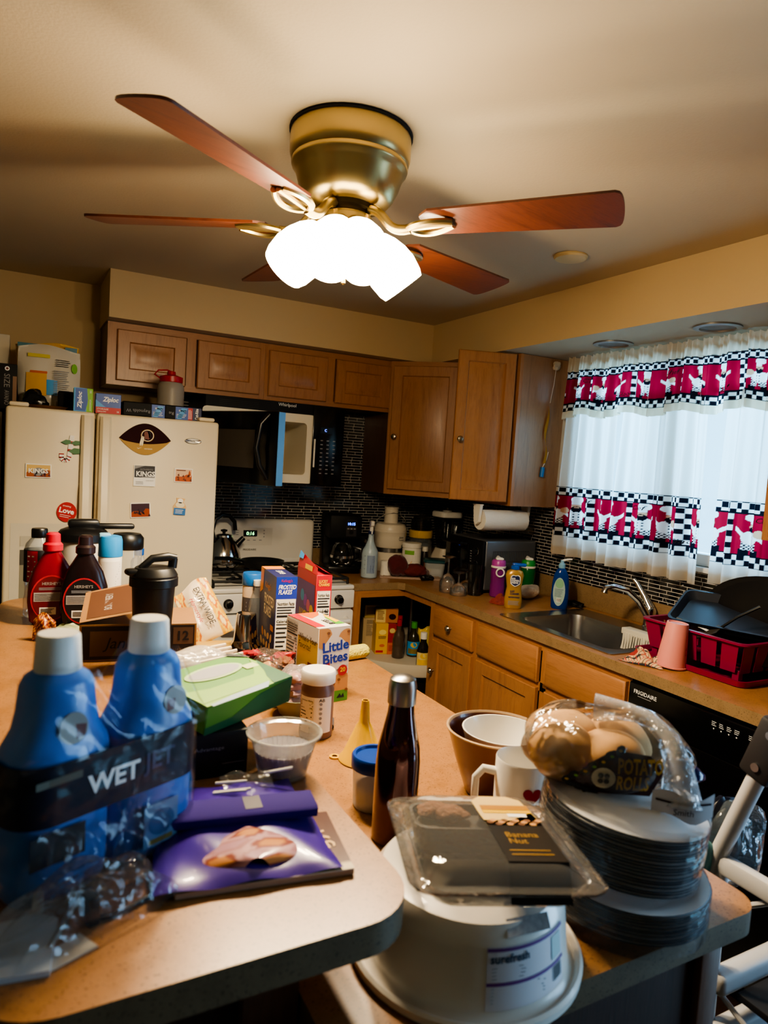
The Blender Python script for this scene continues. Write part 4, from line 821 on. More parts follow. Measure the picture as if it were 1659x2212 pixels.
m.text('BAR\nKEEPERS\nFRIEND', .0095, off(f3, 0, .135), INKW, bold=.02, w=.036); m.text('SOFT\nCLEANSER', .010, off(f, 0, .078), NAVY, bold=.02, w=.044); m.bars(f, -.028, .028, .052, .06, 2, NAVY); m.bars(f, -.028, .028, .018, .04, 4, GREY, .4); m.build('body', o)
MB().lathe([(.017, .184), (.02, .187), (.02, .2), (.014, .204)], BLUE, 20).box(-.014, .05, -.014, .014, .2, .215, BLUE, .006).build('cap', o)
# cloths
def heap(w, d, h, m, seed, name, loc, rz=0, col=None, n=34):
    rnd = random.Random(seed); p = [rnd.random()*6 for _ in range(8)]; b = MB()
    def fn(u, v):
        x = (u-.5); y = (v-.5); e = max(0, 1-(2*abs(x))**3)*max(0, 1-(2*abs(y))**3)
        z = e*h*(.55+.25*math.sin(9*x+p[0]+4*y)+.2*math.sin(13*y+p[1]-5*x)+.12*math.sin(21*x+p[2]+17*y))
        return (w*x*(1+.1*math.sin(7*y+p[3]))+.006*math.sin(30*y+p[4]), d*y*(1+.12*math.sin(6*x+p[5])), max(.0012, z+.0012))
    b.grid(fn, n, n, m, col); return b.build(name, None, loc, rz)
m = MB().blob((0, 0, .034), (.06, .035, .036), mat('cream towelling', '#cdb9a2', .95, bump=.4, bs=90), 14, .08, 3).blob((.03, -.0, .04), (.04, .032, .03), mat('cream towelling', '#cdb9a2', .95), 12, .08, 5)
p = at(1140, 1292, 'z', CT); tag(m.build('dish_towel', None, (p.x-.02, p.y-.02, CT+.004)), 'bunched cream dish towel behind the gold cleanser bottle', 'towel')
p = at(1082, 1303, 'z', CT); tag(heap(.10, .08, .045, mat('rust red cloth', '#7a2f25', .9, bump=.3), 4, 'dish_rag', (p.x, p.y, CT)), 'crumpled rust red rag left of the gold cleanser bottle', 'cloth')
# dish soap
SOAP = mat('blue dish soap', '#0c3f96', .12, trans=.3, ior=1.33)
o = thing('dish_soap_bottle', 'tall blue dish soap bottle with pale label by the sink corner', 'bottle', (-.195, -1.375, CT), -R(45))
m = MB().loft([oval(w_, d_, z) for w_, d_, z in ((.034, .022, 0), (.04, .026, .008), (.042, .027, .06), (.04, .026, .12), (.034, .023, .165), (.022, .018, .19), (.013, .013, .198))], SOAP)
f = lambda u, v: (u, -.0278, v); m.disc(f, -.004, .085, .028, .068, mat('mint label', '#9db7b2', .5), 28); f2 = lambda u, v: (u, -.0284, v); m.disc(f2, -.004, .125, .02, .022, mat('mint green print', '#7fae8c', .5), 20); m.bars(f2, -.024, .016, .06, .1, 6, NAVY, .25); m.rect(f2, -.014, .006, .035, .055, INKW)
for i in range(5): m.rect(lambda u, v: (u, -.029, v), -.012+.004*i, -.010+.004*i, .037, .053, INK)
m.build('body', o); MB().lathe([(.014, .196), (.016, .198), (.016, .215), (.009, .222), (.008, .235)], mat('pale blue cap', '#7fb0cc', .35), 18).tube([(0, 0, .232), (.02, 0, .24), (.045, 0, .243)], [.006, .005, .004], WHITE, 8).build('cap', o)
m = MB(); rnd = random.Random(12)
for i in range(40): a = i*.7; m.tube([(.055*math.cos(a)*(.4+.6*rnd.random()), .03*math.sin(a), .006+.014*rnd.random()), (.055*math.cos(a+1.5)*.8, .03*math.sin(a+1.4), .008+.016*rnd.random()), (.05*math.cos(a+2.6), .028*math.sin(a+2.5), .006+.01*rnd.random())], .004, BLACKM, 5)
p = at(1262, 1309, 'z', CT); tag(m.build('scouring_pad', None, (-.075, p.y, CT), R(-85)), 'black mesh scouring pad against the splashback behind the soap', 'scrubber')
# plaid cloth, pink cup
PLAID = vcol('plaid cloth', .9)
def pl(u, v):
    a = (u*7) % 1; b = (v*5) % 1; c = lin('#cfae86')
    if a < .14 or b < .16: c = lin('#23222c')
    if .45 < a < .6 or .5 < b < .66: c = lin('#a83a34')
    if u < .28 and v > .3: c = lin('#94302c')
    return c
p = at(1393, 1432, 'z', CT); tag(heap(.135, .09, .055, PLAID, 9, 'plaid_cloth', (p.x, p.y, CT), R(-70), pl, 60), 'crumpled red and cream plaid cloth in front of the dish rack', 'cloth')
PINK = mat('pink cup plastic', '#d9867c', .5)
o = thing('party_cup', 'upturned pink plastic cup leaning by the red dish rack', 'cup', (-.487, -2.255, CT+.0035), (R(3), R(3), 0))
m = MB().lathe([(.052, .0), (.054, .002), (.054, .006), (.05, .007), (.036, .152), (.035, .155), (.031, .155), (.030, .151), (.001, .151)], PINK, 36, cap0=False); f = around(.045, -R(95)); f3 = lambda u, v: (lambda r: (r*math.cos(-R(70)+u/r), r*math.sin(-R(70)+u/r), v))(.0506-(v-.007)*.0965+.0008)
m.text('Ana\nLee', .014, off(f3, .0, .065), mat('faint red script', '#b0544e', .6), shear=.4, va='c'); m.build('body', o)
# dish rack
MAROON = mat('crimson plastic', '#831038', .3); RX0, RX1, RY0, RY1 = -.455, -.055, -2.50, -2.085
o = thing('dish_rack', 'crimson plastic dish rack on its drip tray beside the sink', 'dish rack', (0, 0, CT))
def ring(i, z, r=.03): return [(x, y, z) for x, y in rrect(RX0+i, RX1-i, RY0+i, RY1-i, r)]
MB().loft([ring(-.004, .006), ring(-.012, .022), ring(-.018, .022), ring(-.012, .002), ring(.0, .0)], MAROON, cap0=False).build('drip_tray', o)
m = MB().loft([ring(.004, .128), ring(-.004, .132), ring(-.004, .138), ring(.012, .138), ring(.014, .122)], MAROON, cap0=False, cap1=False)
m.loft([ring(.035, .035), ring(.04, .031)], MAROON, cap0=False)
def wall(p, q, n, wide=.5):
    (ax, ay), (bx, by) = p, q
    for i in range(n):
        for t0, t1 in (((i+.0)/n, (i+wide)/n),):
            def P(t, z, k): 
                x, y = ax+(bx-ax)*t, ay+(by-ay)*t; cx, cy = (RX0+RX1)/2, (RY0+RY1)/2; s = 1-.12*(1-z/.13)-k
                return (cx+(x-cx)*s, cy+(y-cy)*s, z)
            V = [P(t, z, k) for k in (0, .012) for z in (.033, .13) for t in (t0, t1)]
            m.add(V, [(0, 1, 3, 2), (4, 6, 7, 5), (0, 2, 6, 4), (1, 5, 7, 3)], MAROON)
C_ = [(RX0+.01, RY0+.01), (RX0+.01, RY1-.01), (RX1-.01, RY1-.01), (RX1-.01, RY0+.01)]
wall(C_[1], C_[0], 5, .76); wall(C_[2], C_[1], 4, .88); wall(C_[3], C_[2], 12, .5); wall(C_[0], C_[3], 5, .76)
m.build('basket', o)
for x in (RX0+.05, RX1-.05):
    for y in (RY0+.05, RY1-.04): MB().box(x-.012, x+.012, y-.012, y+.012, .006, .04, MAROON, .002).build('foot', o)
MB().box(RX1-.20, RX1-.03, RY1-.10, RY1-.09, .04, .115, MAROON).box(RX1-.20, RX1-.19, RY1-.09, RY1-.03, .04, .115, MAROON).build('cutlery_divider', o)
# black pans drying
CASTB = mat('black enamel', '#121319', .22); SPECK = mat('speckled black enamel', '#0d0d12', .3, var=.6, vs=200)
o = thing('roasting_lid', 'big black oval roaster lid leaning against the wall behind the dish rack', 'pan lid', (-.150, -2.385, CT+.012), (0, R(4), 0))
m = MB(); m.T = Matrix.Translation((0, 0, .158)) @ Matrix.Rotation(-PI/2, 4, 'Y')
m.lathe([(.001, .008), (.11, .006), (.135, .0), (.148, -.001), (.158, .004), (.158, .010), (.15, .009), (.138, .010), (.112, .017), (.001, .019)], SPECK, 44, sx=1, sy=1.72); m.build('lid', o)
o = thing('griddle_pan', 'black rectangular pan tilted across the dish rack', 'pan', (-.20, -2.30, CT+.155), (R(0), R(-22), R(20)))
MB().loft([[(x, y, z) for x, y in rrect(-.10-s, .10+s, -.20-s, .20+s, .03)] for z, s in ((0, -.01), (.0, 0), (.03, .012), (.032, .018), (.034, .018), (.034, .010), (.004, -.004))], mat('blue black steel', '#2d323d', .3, .3)).build('pan', o)
for y in (-.05, .08): MB().lathe([(.012, 0), (.006, -.02), (.001, -.034)], CASTB, 8).build('foot', o, (-.06, y, 0))
o = thing('saucepan', 'dark saucepan and handle inside the dish rack', 'pan', (-.28, -2.40, CT+.04)); MB().lathe([(.07, 0), (.085, .01), (.09, .07), (.092, .075), (.086, .073), (.08, .012), (.001, .008)], CASTB, 28).build('pan', o); MB().tube([(-.02, .085, .06), (-.04, .16, .085), (-.06, .25, .098)], [.009, .011, .009], BLACK, 8).build('handle', o)
o = tag(MB().prism([(-.035, -.045), (.035, -.045), (.035, .04), (0, .055), (-.035, .04)], 0, .0025, mat('worn steel turner', '#5c564e', .4, .6)).tube([(0, .05, .001), (0, .12, .02), (0, .2, .03)], .005, BLACK, 6).build('spatula', None, (-.33, -2.27, CT+.115), (R(30), R(12), R(-150))), 'worn steel turner head propped in the dish rack', 'spatula')
o = tag(MB().lathe([(.001, .004), (.1, .0), (.115, .006), (.118, .016), (.114, .015), (.1, .008), (.001, .012)], mat('coral plastic', '#c8493c', .4), 32).build('plastic_plate', None, (-.028, -2.262, CT+.17), (0, R(-83), 0)), 'coral red plate edge behind the roaster lid', 'plate')
o = thing('white_bowl', 'small white bowl on the counter at the right edge', 'bowl', (-.50, -2.70, CT)); MB().lathe([(.03, 0), (.035, .004), (.05, .03), (.058, .058), (.06, .06), (.056, .058), (.047, .03), (.03, .008), (.001, .007)], mat('white china', '#e2ded6', .2), 28, cap1=False).build('body', o)
# fly ribbon
o = thing('fly_ribbon', 'yellow sticky fly ribbon hanging on the cabinet end with blue tube', 'fly trap', (-.115, -1.108, 1.56))
MB().add([(-.012+.006*math.sin(i*.5)+s*.009*math.cos(i*.25), -.004-.003*math.sin(i*.4), .05+.0155*i) for i in range(20) for s in (-1, 1)], [(2*i, 2*i+1, 2*i+3, 2*i+2) for i in range(19)], mat('amber ribbon', '#a8782a', .25)).build('ribbon', o)
MB().tube([(-.02, 0, -.02), (-.016, 0, .03)], .011, mat('blue foil tube', '#1f6fb0', .35), 14).build('tube', o); MB().tube([(-.016, 0, .03), (.005, 0, .07), (.012, -.002, .11)], .002, WHITE, 6).build('string', o)
MB().tube([(0, 0, .36), (.015, 0, .45), (.022, -.0, .535)], .0012, WHITE, 5).blob((.02, -.004, .55), (.022, .012, .022), mat('yellowed tape', '#c9b9a0', .5), 8, .2, 2).build('tape', o)
# kettle and pan on the range
RT = .9555
o = thing('tea_kettle', 'stainless whistling kettle with black hoop handle on the rear left burner', 'kettle', (-1.52, -.20, RT), R(20))
KST = mat('mirror steel', '#b9b5b0', .1, 1)
MB().lathe([(.085, 0), (.095, .008), (.098, .03), (.09, .07), (.07, .12), (.05, .15), (.046, .156)], KST, 36).build('body', o)
l = MB().lathe([(.046, .156), (.044, .166), (.03, .172), (.01, .174)], KST, 28).build('lid', o); MB().lathe([(.008, .174), (.009, .182), (.018, .186), (.018, .194), (.001, .198)], BLACK, 16).build('knob', l)
MB().tube([(-.06, .0, .135), (-.075, 0, .19), (-.06, 0, .25), (-.02, 0, .275), (.03, 0, .268), (.065, 0, .235), (.072, 0, .19)], [.012]*7, BLACK, 10).build('handle', o); MB().tube([(.06, -.02, .1), (.09, -.03, .135), (.105, -.035, .15)], [.02, .015, .014], BLACK, 12).build('spout', o)
o = thing('frying_pan', 'dark frying pan on the range right of the kettle', 'pan', (-1.33, -.30, RT)); MB().lathe([(.08, 0), (.09, .004), (.115, .04), (.117, .042), (.112, .040), (.088, .008), (.001, .006)], IRON, 32).build('pan', o); MB().tube([(-.11, .0, .038), (-.2, -.05, .06), (-.28, -.09, .068)], [.008, .011, .009], BLACK, 8).build('handle', o)
# ================================================================== curtains
CURT = vcol('printed curtain cloth', .8, transl=.62)
cWHITE, cRED, cBLK, cSKIN, cCREAM, cGREY = lin('#eeeae2'), lin('#a3162c'), lin('#15151d'), lin('#d9a27c'), lin('#e6d6bd'), lin('#4a4c58')
def ell(x, y, cx, cy, rx, ry): return ((x-cx)/rx)**2+((y-cy)/ry)**2 < 1
def chef(x, y, k):
    """a round cook in white with tall hat, dark beard and checked trousers (unit height)"""
    if k % 2: x = -x
    if ell(x, y, .03, .90, .17, .10) or (abs(x) < .10 and .74 < y < .88): return cWHITE
    if ell(x, y, .0, .60, .12, .09) and not ell(x, y, 0, .65, .05, .02): return cBLK
    if ell(x, y, .0, .68, .11, .09): return cSKIN
    if k % 3 == 1 and ell(x, y, -.30, .52, .13, .10): return cSKIN
    if ell(x, y, .0, .40, .25, .19): return cBLK if (abs(abs(x)-.05) < .018 and (y*12) % 1 < .4) else cWHITE
    for s in (-1, 1):
        t = (abs(x)-.2)/.22
        if s*x > 0 and 0 < t < 1 and abs(y-(.46+.16*t*(1 if (k+s) % 3 else -.6))) < .055: return cWHITE
    if .09 < y < .28 and abs(abs(x)-.13) < .1: return cBLK if (int(x*26+40)+int(y*26)) % 2 else cWHITE
    if y < .12 and abs(abs(x)-.19) < .1: return cBLK
    if k % 3 == 2 and ell(x, y, .36, .30, .09, .08) : return cBLK
    return None
def printed(s, z, z0, zr0, zr1, zr2, zr3, seed):
    """s along the cloth, z height; white, check border, red band with cooks, check border, white hem"""
    if z < zr0 or z > zr3: return cCREAM if z < z0+.045 else cWHITE
    for a in (zr0, zr1, zr2, zr3):
        if abs(z-a) < .0032: return cBLK
    q = (zr1-zr0)/2
    if z < zr1 or z > zr2: return cBLK if (int(s/q+100)+int((z-zr0)/q+100)) % 2 else cWHITE
    c = (s+seed*.07) % .345
    if c < q*2: return cBLK if (int(c/q)+int(z/q)) % 2 else cWHITE
    H = (zr2-zr1)*.97; k = int((c-q*2)/.15)+int((s+seed*.07)/.345)*2+seed; x = ((c-q*2) % .15-.075)/H
    r = chef(x, (z-zr1-.004)/H, k)
    return r if r is not None else cRED
def curtain(name, label, y0, y1, z0, z1, bands, seed, amp=.024, pitch=.10, top=None, res=.0024, x0=-.075, full=1.25, cat='curtain', hemvar=0):
    W = y0-y1; rnd = random.Random(seed); p = [rnd.random()*6 for _ in range(6)]
    def S(s, z, e=0):
        t = (z1-z)/(z1-z0); a = amp*(.45+.55*t)
        y = y0-s+.006*math.sin(s*40+p[0])*t-.018*t*(1 if s > W/2 else -1)*(2*abs(s/W-.5))
        x = x0-a*math.sin(2*PI*s/pitch+p[1]+.8*math.sin(s*11+p[2]))-.5*a*math.sin(2*PI*s/(pitch*.47)+p[3])-e
        zz = z+hemvar*math.sin(s*23+p[4])*t
        if top and z > top: x += -.006*math.sin(s*330+p[5]); zz += .004*math.sin(s*210)
        return (x, y, zz)
    zs = []; z = z0
    while z < z1: zs.append(z); z += res if bands[0]-.01 < z < bands[3]+.01 else .012
    zs.append(z1); ns = int(W/res); m = MB()
    V = [S(W*i/ns, z) for z in zs for i in range(ns+1)]; F = [(j*(ns+1)+i, j*(ns+1)+i+1, (j+1)*(ns+1)+i+1, (j+1)*(ns+1)+i) for j in range(len(zs)-1) for i in range(ns)]
    m.add(V, F, CURT, [printed(W*i/ns*full, z, z0, *bands, seed) if not (top and z > top) else cCREAM for z in zs for i in range(ns+1)])
    for k, w_ in enumerate(('Chef', 'Ciao!', 'Chef', 'Ciao!', 'Chef')[:max(1, int(W/.2))]):
        s = W*(k+.62)/max(1, int(W/.2)); zz = bands[1]+.018 if k % 2 else bands[2]-.022
        if s < W-.05: m.text(w_, .020, lambda u, v: S(min(W, max(0, s+u)), zz+v, .0022), INK, shear=.3)
    o = m.build(name, clean=False); tag(o, label, cat, 'chef print kitchen curtains'); return o
B1 = (1.252, 1.296, 1.456, 1.50)
curtain('cafe_curtain', 'white cafe curtain panel with chef border nearest the wall cabinet', -1.165, -1.522, 1.155, 1.925, B1, 1)
curtain('cafe_curtain', 'white cafe curtain panel with chef border over the middle of the sink', -1.578, -2.005, 1.15, 1.925, B1, 4)
curtain('cafe_curtain', 'white cafe curtain panel with chef border at the right edge', -2.085, -2.405, 1.165, 1.925, B1, 9)
curtain('curtain_valance', 'gathered chef print valance with black and white check along the window top', -1.205, -2.40, 1.845, 2.138, (1.878, 1.914, 2.035, 2.068), 2, .02, .085, 2.07, .0028, -.095, 1.35, 'valance', .012)
o = thing('curtain_rod', 'white curtain rod carrying the valance and curtains', 'curtain rod', (-.06, -1.2, 0))
for z in (2.085, 1.928): MB().cyl((0, -1.205, z), (0, .02, z), .006, WHITE).cyl((.06, .015, z), (0, .02, z), .006, WHITE).cyl((.06, -1.2, z), (0, -1.205, z), .006, WHITE).build('rod', o)
# ================================================================== groceries on the revolving shelf
SH = SHZ+.0006
def shelf(px, py): p = at(px, py, 'z', SH); return p.x, p.y
def grocery(name, label, px, py, w, d, h, c, rz=0, deco=None, z=SH, cat='box', grp='grocery boxes on the revolving shelf', xy=None):
    x, y = xy or shelf(px, py); o = thing(name, label, cat, (x, y, z), R(rz), grp)
    m = MB().box(-w/2, w/2, -d/2, d/2, 0, h, c, .0015, 1)
    if deco: deco(m, front(-d/2), front(-d/2, .0012), w, d, h)
    m.build('carton', o); return o
TAN = mat('tan carton', '#b59f78', .6); PASTA = mat('yellow carton', '#e0ad1c', .45); CRM = mat('cream yellow carton', '#d8c07a', .5); ORC = mat('brown orange carton', '#b8702a', .5); REDC = mat('red carton', '#a3211c', .45)
def d_rice(m, f, f2, w, d, h): facts(m, f, f2, -w*.3, w*.42, h*.4, h*.97, TAN); m.disc(f, w*.25, h*.1, .006, .006, INK); m.disc(f, w*.4, h*.1, .006, .006, INK)
def d_pasta(m, f, f2, w, d, h): m.disc(f, 0, h*.72, w*.28, h*.09, mat('pale yellow', '#f2d978', .5)); m.bars(f, -w*.3, w*.3, h*.5, h*.6, 3, INK); m.disc(f, 0, h*.28, w*.2, h*.05, mat('orange print', '#d0641c', .4)); m.rect(f, -w*.45, w*.1, .008, .022, REDP)
def d_cream(m, f, f2, w, d, h): m.bars(f, -w*.4, w*.4, h*.25, h*.85, 6, mat('brown rule', '#7a5a2a', .6))
def d_brown(m, f, f2, w, d, h): m.rect(f, -w*.48, -w*.05, 0, h, CRM); m.bars(f2, -w*.42, -w*.1, h*.2, h*.85, 6, SKIN); m.disc(f, w*.25, h*.45, w*.16, h*.22, MAR)
def d_red(m, f, f2, w, d, h): m.text('RED\nBAG', .011, off(f, 0, h*.8), CRM, bold=.02, w=w*.7); m.disc(f, 0, h*.55, w*.3, w*.3, CRM); m.rect(f, -w*.5, w*.5, 0, h*.38, mat('orange print', '#d0641c', .4)); m.bars(f2, -w*.35, w*.35, h*.1, h*.3, 4, REDC)
def d_red2(m, f, f2, w, d, h): m.disc(f, 0, h*.78, w*.35, w*.3, CRM); m.rect(f, -w*.5, w*.5, 0, h*.38, mat('orange print', '#d0641c', .4)); m.bars(f2, -w*.35, w*.35, h*.1, h*.3, 4, REDC)
rice = grocery('grocery_box', 'tan grocery carton at the left of the revolving shelf, nutrition panel forward', 793, 1398, .085, .10, .185, TAN, -15, d_rice)
pasta = grocery('grocery_box', 'tall yellow carton with brown print, right of the tan carton', 820, 1408, .078, .09, .175, PASTA, -15, d_pasta)
grocery('grocery_box', 'cream yellow carton lying on top of the tan carton', 0, 0, .10, .11, .075, CRM, -10, d_cream, SH+.186, xy=(rice.location.x+.012, rice.location.y+.01))
grocery('grocery_box', 'brown and cream carton lying on top of the tall yellow carton', 0, 0, .13, .10, .078, ORC, -25, d_brown, SH+.176, xy=(pasta.location.x+.04, pasta.location.y+.02))
grocery('grocery_box', 'narrow red and orange carton between the yellow carton and the syrup bottle', 841, 1409, .048, .08, .175, REDC, -15, d_red2)
SYR = mat('clear syrup bottle', '#6b5a4c', .15, trans=.5); DKS = mat('dark syrup', '#2b1410', .2)
def bot(name, label, px, py, r, h, body, cap, neck=.4, deco=None, xy=None, caph=.03):
    x, y = xy or shelf(px, py); o = thing(name, label, 'bottle', (x, y, SH), R(-25), 'bottles on the revolving shelf'); hb = h-caph
    m = MB().lathe([(r*.9, 0), (r, .005), (r, hb*.55), (r*.8, hb*.72), (r*neck, hb*.86), (r*neck, hb)], body, 20)
    if deco: deco(m, around(r), r, h)
    m.build('body', o); MB().lathe([(r*neck*1.12, hb-.004), (r*neck*1.15, hb), (r*neck*1.1, h), (.001, h+.001)], cap, 16).build('cap', o); return o
def d_lab(c1, c2): return lambda m, f, r, h: (m.rect(f, -r*1.2, r*1.2, h*.06, h*.45, c1, 8), m.rect(around(r, e=.0012), -r*.9, r*.9, h*.1, h*.25, c2, 6), m.disc(around(r, e=.0014), 0, h*.36, r*.5, r*.4, YEL))
bot('syrup_bottle', 'clear syrup bottle with red cap in front, dark syrup at its foot', 860, 1409, .034, .215, SYR, RED, .38)
bot('syrup_bottle', 'clear syrup bottle with red cap farther back on the shelf', 0, 0, .034, .215, SYR, RED, .38, xy=(-.60, -.56))
bot('oil_bottle', 'cooking oil bottle with green cap and fruit label at the shelf front', 891, 1416, .037, .195, mat('dark oil', '#2c2a16', .15), mat('leaf green cap', '#3f9a2c', .35), .42, d_lab(SKYP, mat('olive print', '#7a6a2a', .5)))
bot('sauce_bottle', 'dark sauce bottle with white cap behind the oil bottle', 0, 0, .034, .19, mat('dark sauce', '#1e1a16', .15), WHITE, .5, d_lab(CRM, YEL), xy=(-.56, -.76))
bot('vanilla_bottle', 'tiny dark bottle at the far left of the revolving shelf', 771, 1388, .014, .10, mat('dark sauce', '#1e1a16', .15), BLACK, .6, None)
m = pouch(.07, .16, .05, mat('yellow film', '#d6b52a', .25), seed=3, nu=12, nv=14); x, y = shelf(914, 1418)
o = thing('food_bag', 'yellow foil food bag at the right edge of the revolving shelf', 'bag', (x+.012, y+.03, SH), R(-40)); m.build('pouch', o); q = MB(); q.rect(lambda u, v: (u, -.03, v), -.02, .02, .04, .08, mat('dark print', '#3a3226', .5)); q.build('print', o)
# ================================================================== the island and its raised bar
IZ, BZ = .914, 1.07; IT, BT = IZ+.0006, BZ+.0006
IPAN = wood('dark cherry panel', '#3a2114', '#27150c', .5); IPOST = wood('brown corner post', '#6b4630', '#553521', .5)
def rounded(x0, x1, y0, y1, rs, n=8):
    """rs: radius at (x1,y1), (x0,y1), (x0,y0), (x1,y0)"""
    P = []
    for (cx, cy, a), r in zip(((x1, y1, 0), (x0, y1, PI/2), (x0, y0, PI), (x1, y0, 3*PI/2)), rs):
        sx = -1 if cx == x1 else 1; sy = -1 if cy == y1 else 1
        P += [(cx+sx*r+r*math.cos(a+PI/2*i/n), cy+sy*r+r*math.sin(a+PI/2*i/n)) for i in range(n+1)]
    return P
EDGED = laminate('shaded laminate edge', '#54432e', '#625038', '#3d301f', .5)  # laminate edge darkened in its colour for the shade on the island edges
o = thing('kitchen_island', 'kitchen island base of dark panels under the lower laminate top', 'kitchen island', (0, 0, 0))
MB().box(-2.20, -1.53, -3.185, -1.80, .09, .8755, IPAN).box(-2.1, -1.58, -3.13, -1.85, 0, .09, DARKIN).build('carcass', o)
MB().box(-1.565, -1.52, -3.20, -3.1855, .0, .8755, IPOST, .003).build('corner_post', o)
o = thing('bar_wall', 'dark panelled half wall carrying the raised bar top', 'half wall', (0, 0, 0))
MB().box(-2.36, -2.202, -3.10, -1.52, 0, 1.0315, IPAN).build('panel', o)
MB().box(-2.27, -2.202, -3.115, -3.1005, 0, 1.0315, IPOST).build('end_post', o)
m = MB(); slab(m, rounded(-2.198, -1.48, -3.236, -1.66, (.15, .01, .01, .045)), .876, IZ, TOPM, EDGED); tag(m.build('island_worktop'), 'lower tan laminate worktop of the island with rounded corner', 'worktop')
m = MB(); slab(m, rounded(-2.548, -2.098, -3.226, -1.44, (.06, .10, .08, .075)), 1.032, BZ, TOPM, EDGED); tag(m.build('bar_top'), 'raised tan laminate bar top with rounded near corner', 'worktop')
def onb(px, py): p = at(px, py, 'z', BT); return (p.x, p.y, BT)
def oni(px, py): p = at(px, py, 'z', IT); return (p.x, p.y, IT)
# ---- back of the raised bar
CLRB = film('clear bottle', '#dfe6e6', .18, .6, .05)
o = thing('sports_drink_bottle', 'clear sports drink bottle with black cap and red and black label', 'bottle', (-2.452, -1.70, BT), R(5))
MB().lathe([(.034, 0), (.038, .005), (.038, .05), (.035, .06), (.035, .085), (.0378, .1), (.0378, .19), (.034, .205), (.02, .222), (.018, .23)], CLRB, 28).build('body', o)
m = MB().lathe([(.0382, .1), (.0385, .102), (.0385, .188), (.0382, .19)], INK, 28, cap0=False, cap1=False); f = around(.0386, -PI/2); m.rect(f, -.037, -.008, .102, .188, REDP, 5); m.bars(around(.0386, e=.0014), -.034, -.012, .11, .18, 5, INKW, .25); m.text('POWER\nADE', .022, off(around(.0386, e=.0014), .022, .148), INKW, bold=.04, w=.05); m.build('label', o)
MB().lathe([(.02, .222), (.021, .224), (.021, .245), (.019, .248), (.001, .248)], BLACK, 24, fn=lambda a, z: 1+.012*math.sin(a*2*PI*30)).build('cap', o)
def syrup(label, loc, rz, body, cap, ring, sub):
    o = thing('syrup_bottle', label, 'bottle', loc, rz, 'squeeze syrup bottles on the bar')
    m = MB().loft([oval(w_, d_, z) for w_, d_, z in ((.045, .024, 0), (.054, .03, .008), (.06, .032, .06), (.058, .031, .11), (.046, .028, .15), (.03, .024, .178), (.02, .019, .196), (.019, .019, .20))], body)
    f = lambda u, v: (u, -.0325-.0, v); m.disc(f, 0, .075, .05, .062, ring, 32); m.disc(lambda u, v: (u, -.0331, v), 0, .075, .046, .058, sub, 32)
    g = lambda u, v: (u, -.0337, v); m.rect(g, -.042, .042, .066, .09, mat('pale print', '#a59f99', .5)); m.text("HERSHEY'S", .008, off(g, 0, .114), mat('pale print', '#a59f99', .5), w=.045); m.bars(g, -.03, .03, .096, .104, 2, GREY); m.rect(g, -.028, .012, .03, .05, LBL); m.bars(lambda u, v: (u, -.0343, v), -.025, .008, .033, .047, 5, INK, .5)
    m.bars(lambda u, v: (u, -.0343, v), -.04, .04, .068, .088, 5, INK, .3); m.build('body', o)
    MB().lathe([(.021, .196), (.025, .2), (.025, .216), (.019, .222), (.018, .243), (.012, .248), (.001, .248)], cap, 22).build('cap', o)
syrup('red strawberry syrup bottle with red cap on the bar', onb(110, 1345), -R(4), mat('dark red syrup', '#7d0c1e', .25), mat('crimson cap', '#b3122d', .35), mat('red ring', '#a5202f', .5), mat('deep red label', '#5d1019', .5))
syrup('dark chocolate syrup bottle with brown cap beside the red one', onb(180, 1352), -R(8), mat('dark chocolate', '#1a0d0e', .25), mat('brown cap', '#221416', .35), mat('red ring', '#a5202f', .5), mat('black label', '#100d0f', .5))
o = thing('air_freshener', 'white air freshener spray can with blue cap', 'spray can', onb(234, 1322), R(0))
m = MB().lathe([(.03, 0), (.033, .004), (.033, .165), (.031, .172)], WHITE, 28); m.rect(around(.033), -.03, .03, .02, .155, LBL, 8); m.bars(around(.033, e=.0012), -.027, .027, .05, .15, 14, GREY, .3); m.build('can', o)
MB().lathe([(.034, .168), (.0345, .17), (.033, .215), (.03, .226), (.02, .229), (.001, .229)], mat('bright blue cap', '#2285c6', .3), 28).box(-.033, .0, -.012, .012, .222, .236, mat('pale blue cap', '#7fb0cc', .35), .006).build('cap', o)
LIDK = mat('black lid', '#0c0c0e', .35); MILKY = mat('milky plastic', '#c4bdb2', .4)
o = thing('shaker_jug', 'big milky jug with black flip lid behind the syrup bottles', 'jug', (-2.325, -1.53, BT), R(0))
MB().lathe([(.06, 0), (.066, .006), (.068, .19), (.066, .2)], MILKY, 32).build('body', o)
MB().lathe([(.07, .19), (.074, .194), (.074, .215), (.066, .225), (.05, .232), (.03, .236)], LIDK, 32).box(-.045, .045, -.02, .03, .23, .258, LIDK, .01).box(.02, .15, -.012, .014, .228, .246, LIDK, .008).build('lid', o)
o = thing('shaker_jug', 'clear jug with glossy black lid right of the milky jug', 'jug', (-2.20, -1.56, BT), R(0)); MB().lathe([(.04, 0), (.045, .006), (.046, .17), (.044, .18)], CLRB, 28).build('body', o); MB().lathe([(.048, .17), (.05, .174), (.05, .205), (.04, .218), (.001, .222)], LIDK, 28).build('lid', o)
o = thing('small_bottle', 'small clear bottle with blue cap behind the black shaker', 'bottle', (at(298, 1250, 'y', -1.50).x, -1.50, BT)); MB().lathe([(.022, 0), (.025, .004), (.025, .12), (.012, .142)], CLRB, 20).build('body', o); MB().lathe([(.015, .14), (.016, .142), (.016, .162), (.001, .164)], BLUE, 18).build('cap', o)
